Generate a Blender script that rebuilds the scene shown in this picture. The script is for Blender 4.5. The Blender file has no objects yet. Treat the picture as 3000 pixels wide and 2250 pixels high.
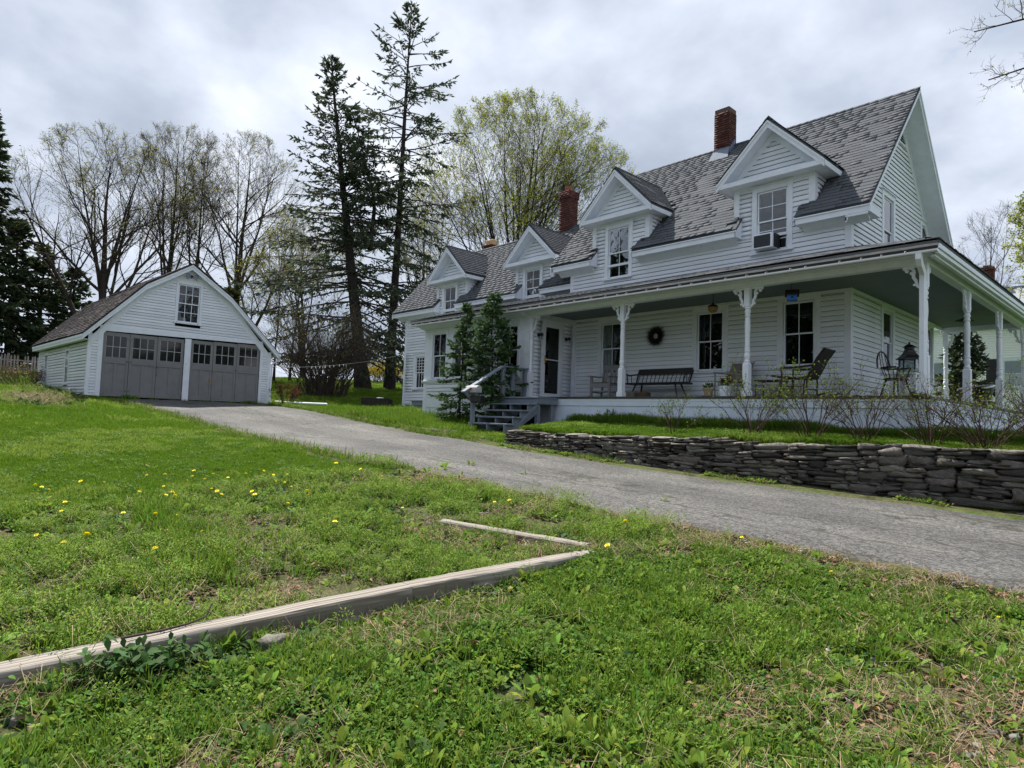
import bpy, math, random
import numpy as np
from mathutils import Vector, Matrix
SC = bpy.context.scene
COL = SC.collection
rad = math.radians

# ------------------------------------------------------------------ camera
CAMP = np.array([5.3327, -15.044, -0.7094])
yaw, pitch, roll = -0.8229, 0.0575, 0.0364
def cam_axes():
    cy, sy, cp, sp = math.cos(yaw), math.sin(yaw), math.cos(pitch), math.sin(pitch)
    f = np.array([sy*cp, cy*cp, sp]); r = np.array([cy, -sy, 0.0]); u = np.cross(r, f)
    c, s = math.cos(roll), math.sin(roll)
    return c*r + s*u, -s*r + c*u, f
_r, _u, _f = cam_axes()
cd = bpy.data.cameras.new('camera')
cam = bpy.data.objects.new('camera', cd); COL.objects.link(cam)
cam.matrix_world = Matrix(((_r[0], _u[0], -_f[0], CAMP[0]), (_r[1], _u[1], -_f[1], CAMP[1]), (_r[2], _u[2], -_f[2], CAMP[2]), (0, 0, 0, 1)))
cd.sensor_width = 36.0
cd.lens = 36.0*1895.12/3000.0
cd.clip_start = 0.05; cd.clip_end = 2000
SC.camera = cam

# ------------------------------------------------------------------ sky, sun, exposure
SUN = Vector((-0.52, 0.12, 0.845)).normalized()
EL = math.asin(SUN.z); AZ = math.atan2(SUN.x, SUN.y)
w = bpy.data.worlds.new("World"); SC.world = w; w.use_nodes = True
nt = w.node_tree; nt.nodes.clear()
def N(t, k, **kw):
    n = t.nodes.new(k)
    for a, b in kw.items(): setattr(n, a, b)
    return n
out = N(nt, 'ShaderNodeOutputWorld'); bg = N(nt, 'ShaderNodeBackground')
bg.inputs['Strength'].default_value = 0.1
sky = N(nt, 'ShaderNodeTexSky', sky_type='NISHITA', sun_disc=False)
sky.sun_elevation = EL; sky.sun_rotation = AZ; sky.air_density = 1.0; sky.dust_density = 1.0; sky.altitude = 200
tc = N(nt, 'ShaderNodeTexCoord')
sep = N(nt, 'ShaderNodeSeparateXYZ'); nt.links.new(tc.outputs['Generated'], sep.inputs[0])
zc = N(nt, 'ShaderNodeMath', operation='MAXIMUM'); nt.links.new(sep.outputs[2], zc.inputs[0]); zc.inputs[1].default_value = 0.0
za = N(nt, 'ShaderNodeMath', operation='ADD'); nt.links.new(zc.outputs[0], za.inputs[0]); za.inputs[1].default_value = 0.42
dx = N(nt, 'ShaderNodeMath', operation='DIVIDE'); nt.links.new(sep.outputs[0], dx.inputs[0]); nt.links.new(za.outputs[0], dx.inputs[1])
dy = N(nt, 'ShaderNodeMath', operation='DIVIDE'); nt.links.new(sep.outputs[1], dy.inputs[0]); nt.links.new(za.outputs[0], dy.inputs[1])
cmb = N(nt, 'ShaderNodeCombineXYZ'); nt.links.new(dx.outputs[0], cmb.inputs[0]); nt.links.new(dy.outputs[0], cmb.inputs[1])
n1 = N(nt, 'ShaderNodeTexNoise'); n1.inputs['Scale'].default_value = 2.1; n1.inputs['Detail'].default_value = 7; n1.inputs['Roughness'].default_value = 0.52; n1.inputs['Distortion'].default_value = 0.15
n2 = N(nt, 'ShaderNodeTexNoise'); n2.inputs['Scale'].default_value = 4.6; n2.inputs['Detail'].default_value = 6; n2.inputs['Roughness'].default_value = 0.5; n2.inputs['Distortion'].default_value = 0.1
off = N(nt, 'ShaderNodeVectorMath', operation='ADD'); off.inputs[1].default_value = (3.7, 8.3, 0)
nt.links.new(cmb.outputs[0], off.inputs[0])
nt.links.new(off.outputs[0], n1.inputs['Vector']); nt.links.new(cmb.outputs[0], n2.inputs['Vector'])
mx = N(nt, 'ShaderNodeMixRGB', blend_type='MIX'); mx.inputs[0].default_value = 0.38
nt.links.new(n1.outputs[0], mx.inputs[1]); nt.links.new(n2.outputs[0], mx.inputs[2])
cr = N(nt, 'ShaderNodeValToRGB'); e = cr.color_ramp.elements
e[0].position = 0.36; e[0].color = (2.45, 2.82, 3.5, 1)
e[1].position = 0.66; e[1].color = (5.9, 6.2, 6.8, 1)
k = cr.color_ramp.elements.new(0.47); k.color = (3.25, 3.66, 4.4, 1)
k = cr.color_ramp.elements.new(0.56); k.color = (4.4, 4.78, 5.5, 1)
nt.links.new(mx.outputs[0], cr.inputs[0])
cov = N(nt, 'ShaderNodeValToRGB'); cov.color_ramp.elements[0].position = 0.27; cov.color_ramp.elements[0].color = (.45, .45, .45, 1)
cov.color_ramp.elements[1].position = 0.36; cov.color_ramp.elements[1].color = (1, 1, 1, 1)
nt.links.new(n2.outputs[0], cov.inputs[0])
mix = N(nt, 'ShaderNodeMixRGB', blend_type='MIX')
nt.links.new(cov.outputs[0], mix.inputs[0]); nt.links.new(sky.outputs[0], mix.inputs[1]); nt.links.new(cr.outputs[0], mix.inputs[2])
nt.links.new(mix.outputs[0], bg.inputs['Color']); nt.links.new(bg.outputs[0], out.inputs[0])
sl = bpy.data.lights.new('sun', 'SUN'); sl.energy = 5.0; sl.angle = rad(1.2); sl.color = (1.0, 0.95, 0.86)
so = bpy.data.objects.new('sun', sl); COL.objects.link(so)
so.rotation_euler = SUN.to_track_quat('Z', 'Y').to_euler()
so.location = (0, 0, 40)
SC.view_settings.view_transform = 'Standard'; SC.view_settings.look = 'None'
SC.view_settings.exposure = 0.90; SC.view_settings.gamma = 1.0; SC.view_settings.use_curve_mapping = False
SC.cycles.max_bounces = 6; SC.cycles.transparent_max_bounces = 12
SC.cycles.use_denoising = True

# ------------------------------------------------------------------ helpers
def mat(name, col, rough=0.6, spec=0.3, metal=0.0, var=0.0, scale=6.0, bump=0.0, bscale=60.0, rnd=0.0, col2=None, trans=0.0, stretch=(1, 1, 1), hue=None, coord='Object', dirt=None):
    """plain Principled material: noise variation between col and col2, per-object / per-face random value, bump."""
    m = bpy.data.materials.new(name); m.use_nodes = True; t = m.node_tree; L = t.links.new
    b = t.nodes['Principled BSDF']
    b.inputs['Roughness'].default_value = rough; b.inputs['Metallic'].default_value = metal
    b.inputs['Specular IOR Level'].default_value = spec
    col = tuple(col)+(1,) if len(col) == 3 else col
    tcn = N(t, 'ShaderNodeTexCoord'); mp = N(t, 'ShaderNodeMapping'); mp.inputs['Scale'].default_value = stretch
    L(tcn.outputs[coord], mp.inputs[0])
    if col2 is None: col2 = tuple(max(0, c*(1-var)) for c in col[:3])
    col2 = tuple(col2)+(1,) if len(col2) == 3 else col2
    nz = N(t, 'ShaderNodeTexNoise'); nz.inputs['Scale'].default_value = scale; nz.inputs['Detail'].default_value = 5; nz.inputs['Roughness'].default_value = 0.6
    L(mp.outputs[0], nz.inputs['Vector'])
    rp = N(t, 'ShaderNodeValToRGB'); rp.color_ramp.elements[0].position = 0.35; rp.color_ramp.elements[1].position = 0.68
    rp.color_ramp.elements[0].color = col; rp.color_ramp.elements[1].color = col2
    L(nz.outputs[0], rp.inputs[0]); c = rp.outputs[0]
    if dirt:
        nd = N(t, 'ShaderNodeTexNoise'); nd.inputs['Scale'].default_value = dirt[1]; nd.inputs['Detail'].default_value = 8
        L(mp.outputs[0], nd.inputs['Vector'])
        rd = N(t, 'ShaderNodeValToRGB'); rd.color_ramp.elements[0].position = dirt[2]; rd.color_ramp.elements[1].position = min(1, dirt[2]+0.16)
        L(nd.outputs[0], rd.inputs[0])
        md = N(t, 'ShaderNodeMixRGB'); L(rd.outputs[0], md.inputs[0]); L(c, md.inputs[1]); md.inputs[2].default_value = tuple(dirt[0])+(1,)
        c = md.outputs[0]
    if rnd:
        oi = N(t, 'ShaderNodeObjectInfo'); at = N(t, 'ShaderNodeAttribute', attribute_name='rnd')
        ad = N(t, 'ShaderNodeMath', operation='ADD'); L(oi.outputs['Random'], ad.inputs[0]); L(at.outputs['Fac'], ad.inputs[1])
        fr = N(t, 'ShaderNodeMath', operation='FRACT'); L(ad.outputs[0], fr.inputs[0])
        mr = N(t, 'ShaderNodeMapRange'); L(fr.outputs[0], mr.inputs[0]); mr.inputs[3].default_value = 1-rnd; mr.inputs[4].default_value = 1+rnd
        hs = N(t, 'ShaderNodeHueSaturation'); L(c, hs.inputs['Color']); L(mr.outputs[0], hs.inputs['Value'])
        if hue:
            m2 = N(t, 'ShaderNodeMath', operation='MULTIPLY'); L(fr.outputs[0], m2.inputs[0]); m2.inputs[1].default_value = 7.13
            f2 = N(t, 'ShaderNodeMath', operation='FRACT'); L(m2.outputs[0], f2.inputs[0])
            r2 = N(t, 'ShaderNodeMapRange'); L(f2.outputs[0], r2.inputs[0]); r2.inputs[3].default_value = 0.5-hue; r2.inputs[4].default_value = 0.5+hue
            L(r2.outputs[0], hs.inputs['Hue'])
        c = hs.outputs[0]
    L(c, b.inputs['Base Color'])
    if bump:
        nb = N(t, 'ShaderNodeTexNoise'); nb.inputs['Scale'].default_value = bscale; nb.inputs['Detail'].default_value = 6
        L(mp.outputs[0], nb.inputs['Vector'])
        bp = N(t, 'ShaderNodeBump'); bp.inputs['Strength'].default_value = bump; bp.inputs['Distance'].default_value = 0.02
        L(nb.outputs[0], bp.inputs['Height']); L(bp.outputs[0], b.inputs['Normal'])
    if trans:
        tr = N(t, 'ShaderNodeBsdfTranslucent'); L(c, tr.inputs[0]); ms = N(t, 'ShaderNodeMixShader'); ms.inputs[0].default_value = trans
        L(b.outputs[0], ms.inputs[1]); L(tr.outputs[0], ms.inputs[2]); L(ms.outputs[0], t.nodes['Material Output'].inputs[0])
    return m

def props(o, label=None, cat=None, group=None, kind=None):
    if label: o['label'] = label
    if cat: o['category'] = cat
    if group: o['group'] = group
    if kind: o['kind'] = kind
    return o

def link(name, me, parent=None, mtx=None):
    o = bpy.data.objects.new(name, me); COL.objects.link(o)
    if parent: o.parent = parent
    if mtx is not None: o.matrix_basis = mtx
    return o

def thing(name, label, cat, loc=(0, 0, 0), rz=0.0, group=None):
    o = bpy.data.objects.new(name, None); COL.objects.link(o)
    o.location = loc; o.rotation_euler = (0, 0, rz); o.empty_display_size = 0.2
    return props(o, label, cat, group)

def np_mesh(name, V, F, m=None, smooth=False, rnd=None, mats=None, midx=None):
    """V (n,3), F (k,3|4) arrays"""
    V = np.asarray(V, np.float32); F = np.asarray(F, np.int32)
    me = bpy.data.meshes.new(name); n = F.shape[1]
    me.vertices.add(len(V)); me.vertices.foreach_set('co', V.ravel())
    me.loops.add(F.size); me.loops.foreach_set('vertex_index', F.ravel())
    me.polygons.add(len(F)); me.polygons.foreach_set('loop_start', np.arange(0, F.size, n, dtype=np.int32))
    if smooth: me.polygons.foreach_set('use_smooth', np.ones(len(F), bool))
    me.update(calc_edges=True)
    if rnd is not None:
        a = me.attributes.new('rnd', 'FLOAT', 'POINT'); a.data.foreach_set('value', np.asarray(rnd, np.float32))
    if m: me.materials.append(m)
    return me

class MB:
    def __init__(s): s.v = []; s.f = []
    def add(s, vs, fs):
        b = len(s.v); s.v += [tuple(p) for p in vs]; s.f += [tuple(b+i for i in f) for f in fs]; return s
    def box(s, x0, y0, z0, x1, y1, z1):
        x0, x1 = sorted((x0, x1)); y0, y1 = sorted((y0, y1)); z0, z1 = sorted((z0, z1))
        return s.add([(x0,y0,z0),(x1,y0,z0),(x1,y1,z0),(x0,y1,z0),(x0,y0,z1),(x1,y0,z1),(x1,y1,z1),(x0,y1,z1)],
                     [(0,3,2,1),(4,5,6,7),(0,1,5,4),(1,2,6,5),(2,3,7,6),(3,0,4,7)])
    def beam(s, a, b, wx, wz, up=(0, 0, 1)):
        """box from a to b with width wx and thickness wz"""
        a = Vector(a); b = Vector(b); d = (b-a).normalized(); u = Vector(up)
        r = d.cross(u)
        if r.length < 1e-4: r = d.cross(Vector((1, 0, 0)))
        r.normalize(); u = r.cross(d).normalized(); r = r*wx/2; u = u*wz/2
        return s.add([a-r-u, a+r-u, a+r+u, a-r+u, b-r-u, b+r-u, b+r+u, b-r+u],
                     [(0,1,2,3),(7,6,5,4),(0,4,5,1),(1,5,6,2),(2,6,7,3),(3,7,4,0)])
    def prism(s, poly, axis, a, b):
        """poly 2d points; axis 'x','y','z' extruded from a to b. x: (y,z), y: (x,z), z: (x,y)"""
        n = len(poly); g = {'x': lambda p, t: (t, p[0], p[1]), 'y': lambda p, t: (p[0], t, p[1]), 'z': lambda p, t: (p[0], p[1], t)}[axis]
        return s.add([g(p, a) for p in poly]+[g(p, b) for p in poly],
                     [tuple(range(n-1, -1, -1)), tuple(range(n, 2*n))]+[(i, (i+1) % n, n+(i+1) % n, n+i) for i in range(n)])
    def lathe(s, prof, c=(0, 0, 0), n=12, cap=True):
        """prof [(r,z)]"""
        vs = []; fs = []
        for r, z in prof:
            for i in range(n):
                a = 2*math.pi*i/n; vs.append((c[0]+r*math.cos(a), c[1]+r*math.sin(a), c[2]+z))
        for k in range(len(prof)-1):
            for i in range(n):
                j = (i+1) % n; fs.append((k*n+i, k*n+j, (k+1)*n+j, (k+1)*n+i))
        if cap: fs.append(tuple(range(n-1, -1, -1))); fs.append(tuple((len(prof)-1)*n+i for i in range(n)))
        return s.add(vs, fs)
    def tube(s, pts, r, n=6, closed=False):
        pts = [Vector(p) for p in pts]; m = len(pts); rs = r if isinstance(r, (list, tuple)) else [r]*m
        vs = []; fs = []; pu = None
        for k, p in enumerate(pts):
            if closed: d = pts[(k+1) % m]-pts[k-1]
            else: d = pts[min(k+1, m-1)]-pts[max(k-1, 0)]
            d.normalize()
            if pu is None: pu = d.orthogonal().normalized()
            u = (pu-d*pu.dot(d)); u = u.normalized() if u.length > 1e-5 else d.orthogonal().normalized(); pu = u; v = d.cross(u)
            for i in range(n):
                a = 2*math.pi*i/n; vs.append(p+(u*math.cos(a)+v*math.sin(a))*rs[k])
        K = m if closed else m-1
        for k in range(K):
            k2 = (k+1) % m
            for i in range(n):
                j = (i+1) % n; fs.append((k*n+i, k*n+j, k2*n+j, k2*n+i))
        if not closed: fs.append(tuple(range(n-1, -1, -1))); fs.append(tuple((m-1)*n+i for i in range(n)))
        return s.add(vs, fs)
    def build(s, name, m, parent=None, smooth=False, bevel=0.0, mtx=None):
        me = bpy.data.meshes.new(name); me.from_pydata(s.v, [], s.f); me.update()
        me.materials.append(m)
        if smooth:
            me.polygons.foreach_set('use_smooth', [True]*len(me.polygons))
            try: me.set_sharp_from_angle(angle=rad(40))
            except Exception: pass
        o = link(name, me, parent, mtx)
        if bevel:
            b = o.modifiers.new('bevel', 'BEVEL'); b.width = bevel; b.segments = 1; b.limit_method = 'ANGLE'
        return o

def place_pieces(parent, name, me, V, F, mtxs, limit, m, stuffname=None, eye=None):
    """mtxs: list of 4x4 numpy (local to parent). Largest in view become objects sharing a mesh, the rest one stuff part."""
    if not len(mtxs): return
    M = np.array(mtxs)
    if len(M) > limit:
        e = CAMP if eye is None else eye
        siz = np.linalg.norm(M[:, :3, 0], axis=1)*np.linalg.norm(M[:, :3, 2], axis=1)
        d = np.linalg.norm(M[:, :3, 3]-e, axis=1)
        order = np.argsort(-siz/d**2)
    else: order = np.arange(len(M))
    for i in order[:limit]:
        link(name, me, parent, Matrix(M[i].tolist()))
    rest = M[order[limit:]]
    if len(rest):
        Vh = np.c_[V, np.ones(len(V))]
        VV = np.einsum('nij,kj->nki', rest, Vh)[:, :, :3].reshape(-1, 3)
        FF = (F[None]+(np.arange(len(rest))*len(V))[:, None, None]).reshape(-1, F.shape[1])
        rr = np.repeat(np.random.RandomState(5).rand(len(rest)), len(V))
        o = link(stuffname or name+'s', np_mesh(stuffname or name+'s', VV, FF, m, rnd=rr), parent)
        o['kind'] = 'stuff'

def frame_m(o, ax, ay, az):
    m = np.eye(4); m[:3, 0] = ax; m[:3, 1] = ay; m[:3, 2] = az; m[:3, 3] = o; return m
RNG = np.random.RandomState(11)
random.seed(7)
# ------------------------------------------------------------------ terrain
_CT = np.array([
 (5.3,-15,-2.2),(2,-12,-2.06),(4,-11,-2.05),(8,-14,-2.38),(1.2,-14.6,-2.03),(3.2,-17,-2.2),
 (4.33,-8.6,-1.92),(1.8,-8.7,-1.81),(-2.1,-8.7,-1.63),(-5.2,-9.3,-1.41),(-6.1,-4.5,-1.25),(-0.85,-4.1,-1.55),(3.58,-3.75,-1.7),(8,-3.4,-1.9),
 (-7.5,-4.2,-1.02),(-9.3,-4.0,-0.98),(-9.2,-3.0,-0.9),(-7.2,-5.4,-1.17),(-8.9,-4.9,-1.12),(-13.3,-2,-.64),(-18.2,.2,-.3),(-16.9,-1.5,-.42),(-11,-2.2,-.78),
 (-20.3,-10.8,-.46),(-20.3,-4.4,-.40),(-20.3,-7.6,-.385),(-22.5,-10.9,-.3),(-28,-11.1,-.06),(-28,-4.4,.3),(-22.3,-1,.02),(-25.9,2.8,.62),(-26.8,5.2,.75),(-36,9.6,1.75),(-48,14,2.0),
 (-34.5,-11,.75),(-45,-10,1.8),(-39,-7,1.3),(-3.4,-14.2,-1.86),(-9,-13.8,-1.45),(-16,-13.6,-.86),(-23,-14.5,-.28),(-30,-15,.3),(-8.2,-10.9,-1.34),(-13,-10.8,-1.02),(-17,-10.8,-.72),
 (-14,-7,-.92),(-17.5,-7.2,-.58),(-10.5,-7,-1.2),(8,-9,-2.1),(12,-4,-2.1),(12,-9,-2.35),(12,-16,-2.6),
 (10,-24,-2.5),(0,-24,-2.2),(-14,-24,-1.2),(-8.3,1,-.7),(0,12,-.4),(10,5,-1.2),(14,20,-.6),(4,34,0),(-10,14,.2),(-20,18,1.0),
 (-60,0,2.0),(-60,-34,2.0),(-40,-34,1.2),(-36,44,2.2),(22,40,0),(44,0,-2.5),(34,-28,-3.),(0,-50,-2.5),(-70,30,2.2),(0,80,1.0),(-90,-60,1.5),(80,60,-2),(80,-60,-3),(-110,60,1.5)], float)
def _phi(d2): return 0.5*d2*np.log(d2+1e-9)
_n = len(_CT)
_d2 = ((_CT[:, None, :2]-_CT[None, :, :2])**2).sum(-1)
_A = np.zeros((_n+3, _n+3)); _A[:_n, :_n] = _phi(_d2)+np.eye(_n)*0.8
_A[:_n, _n] = 1; _A[:_n, _n+1] = _CT[:, 0]; _A[:_n, _n+2] = _CT[:, 1]; _A[_n:, :_n] = _A[:_n, _n:].T
_sol = np.linalg.solve(_A, np.r_[_CT[:, 2], 0, 0, 0])
def sstep(t): t = np.clip(t, 0, 1); return t*t*(3-2*t)
def wall_y(x): return -4.45+(x+6.1)*0.0744
def TZ(x, y):
    x = np.asarray(x, float); y = np.asarray(y, float); sh = np.broadcast(x, y).shape
    X = np.broadcast_to(x, sh).ravel(); Y = np.broadcast_to(y, sh).ravel()
    z = np.empty(len(X))
    for i in range(0, len(X), 20000):
        xx = X[i:i+20000]; yy = Y[i:i+20000]
        d2 = (xx[:, None]-_CT[:, 0])**2+(yy[:, None]-_CT[:, 1])**2
        z[i:i+20000] = _phi(d2)@_sol[:_n]+_sol[_n]+_sol[_n+1]*xx+_sol[_n+2]*yy
    r = np.hypot(X, Y); far = sstep((r-70)/60); z = z*(1-far)+far*np.clip(z, -3, 2.0)
    wy = wall_y(X)
    ter = -0.66-0.27*np.clip((-2.06-Y)/(-2.06-wy), 0, 1)-0.02*np.clip(X-2, 0, 8)
    t = sstep((Y-wy-0.12)/0.22)*sstep((X+6.5)/0.6)*(1-sstep((X-9)/5))*(1-sstep((Y-5)/6))
    z = z*(1-t)+ter*t
    return z.reshape(sh)
def tz(x, y): return float(TZ(np.array([x]), np.array([y]))[0])
def grid_axis(lo, hi, fine_lo, fine_hi, fine, n_out):
    a = np.arange(fine_lo, fine_hi+1e-6, fine)
    l = fine_lo-np.geomspace(fine, fine_lo-lo, n_out)[::-1]; h = fine_hi+np.geomspace(fine, hi-fine_hi, n_out)
    return np.r_[l, a, h]
ROAD_NEAR = np.array([(-20.25,-10.35),(-18.9,-10.1),(-15.5,-9.75),(-12.5,-9.55),(-9.5,-9.6),(-7.3,-9.65),(-5.2,-9.6),(-3.7,-9.2),(-2.4,-8.85),(-1.0,-8.72),(0.3,-8.76),(1.6,-8.72),(2.6,-8.62),(3.5,-8.52),(4.4,-8.62),(6,-8.8),(9,-9.2),(13,-9.8),(20,-11),(32,-13)])
ROAD_FAR = np.array([(-20.25,-4.55),(-17.9,-4.3),(-15.1,-4.4),(-12.5,-4.5),(-10.4,-4.6),(-8.7,-4.95),(-7.2,-5.15),(-6.2,-4.95),(-4.8,-4.78),(-2.4,-4.62),(-0.1,-4.5),(2.2,-4.36),(3.7,-4.25),(6,-4.2),(9,-4.3),(13,-4.6),(20,-5.4),(32,-7)])
def road_mask(x, y, inset=0.0):
    yn = np.interp(x, ROAD_NEAR[:, 0], ROAD_NEAR[:, 1]); yf = np.interp(x, ROAD_FAR[:, 0], ROAD_FAR[:, 1])
    return (y > yn+inset) & (y < yf-inset) & (x > -20.25) & (x < 32)

# green mown lawn / bed / verge ground material
def ground_mat():
    m = bpy.data.materials.new('ground_soil_and_turf'); m.use_nodes = True; t = m.node_tree; L = t.links.new
    b = t.nodes['Principled BSDF']; b.inputs['Roughness'].default_value = 0.95; b.inputs['Specular IOR Level'].default_value = 0.1
    tcn = N(t, 'ShaderNodeTexCoord')
    def noise(sc, det=6): 
        n = N(t, 'ShaderNodeTexNoise'); n.inputs['Scale'].default_value = sc; n.inputs['Detail'].default_value = det; L(tcn.outputs['Object'], n.inputs['Vector']); return n
    def ramp(src, p0, c0, p1, c1):
        r = N(t, 'ShaderNodeValToRGB'); r.color_ramp.elements[0].position = p0; r.color_ramp.elements[0].color = (*c0, 1)
        r.color_ramp.elements[1].position = p1; r.color_ramp.elements[1].color = (*c1, 1); L(src, r.inputs[0]); return r
    soil = ramp(noise(9).outputs[0], .35, (.035, .026, .018), .7, (.12, .09, .06))
    turf = ramp(noise(2.2, 9).outputs[0], .3, (.040, .080, .012), .72, (.075, .130, .022))
    at = N(t, 'ShaderNodeAttribute', attribute_name='turf')
    mx = N(t, 'ShaderNodeMixRGB'); L(at.outputs['Fac'], mx.inputs[0]); L(soil.outputs[0], mx.inputs[1]); L(turf.outputs[0], mx.inputs[2])
    L(mx.outputs[0], b.inputs['Base Color'])
    bp = N(t, 'ShaderNodeBump'); bp.inputs['Strength'].default_value = 0.8; bp.inputs['Distance'].default_value = 0.04
    L(noise(22).outputs[0], bp.inputs['Height']); L(bp.outputs[0], b.inputs['Normal'])
    return m
def turf_amount(x, y):
    """1 on mown lawn, about 0.35 in the weedy bed and verge near the viewer, 0 on bare soil"""
    t = np.full(np.shape(x), 1.0)
    edge = -3.45+0.25*np.sin(y*1.3)
    bed = sstep((x-edge)/0.5)*(1-sstep((y+9.2)/0.8))
    yn = np.interp(x, ROAD_NEAR[:, 0], ROAD_NEAR[:, 1]); yf = np.interp(x, ROAD_FAR[:, 0], ROAD_FAR[:, 1])
    edge_ = np.exp(-((y-yn+.05)/.22)**2)+np.exp(-((y-yf-.08)/.20)**2)
    return np.clip(t-0.72*bed, 0, 1)*(1-.85*np.clip(edge_, 0, 1)*(x > -19.5))
gx = grid_axis(-260, 260, -22, 10, 0.2, 34); gy = grid_axis(-260, 260, -18, -1.4, 0.16, 34)
GX, GY = np.meshgrid(gx, gy); GZ = TZ(GX, GY)
fine = (GX > -23) & (GX < 11) & (GY > -18) & (GY < 0)
def _bumps(x, y):
    return 0.012*np.sin(x*3.1+np.sin(y*2.3)*1.7)+0.010*np.sin(y*4.3+x*1.9)+0.02*np.sin(x*.9+1)*np.sin(y*1.1)
GZ = GZ+np.where(fine & ~road_mask(GX, GY, -0.3), _bumps(GX, GY), 0)
GZ = GZ-np.where(road_mask(GX, GY, 0.15), 0.07, 0)
def GZs(x, y): return TZ(x, y)+np.where(road_mask(np.asarray(x), np.asarray(y), -0.3), 0, _bumps(np.asarray(x), np.asarray(y)))
nx_, ny_ = len(gx), len(gy)
I = np.arange(nx_*ny_).reshape(ny_, nx_)
F = np.stack([I[:-1, :-1], I[:-1, 1:], I[1:, 1:], I[1:, :-1]], -1).reshape(-1, 4)
me = np_mesh('ground', np.stack([GX, GY, GZ], -1).reshape(-1, 3), F, ground_mat(), smooth=True)
a = me.attributes.new('turf', 'FLOAT', 'POINT'); a.data.foreach_set('value', turf_amount(GX, GY).ravel().astype(np.float32))
props(link('ground', me), kind='structure')

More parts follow.
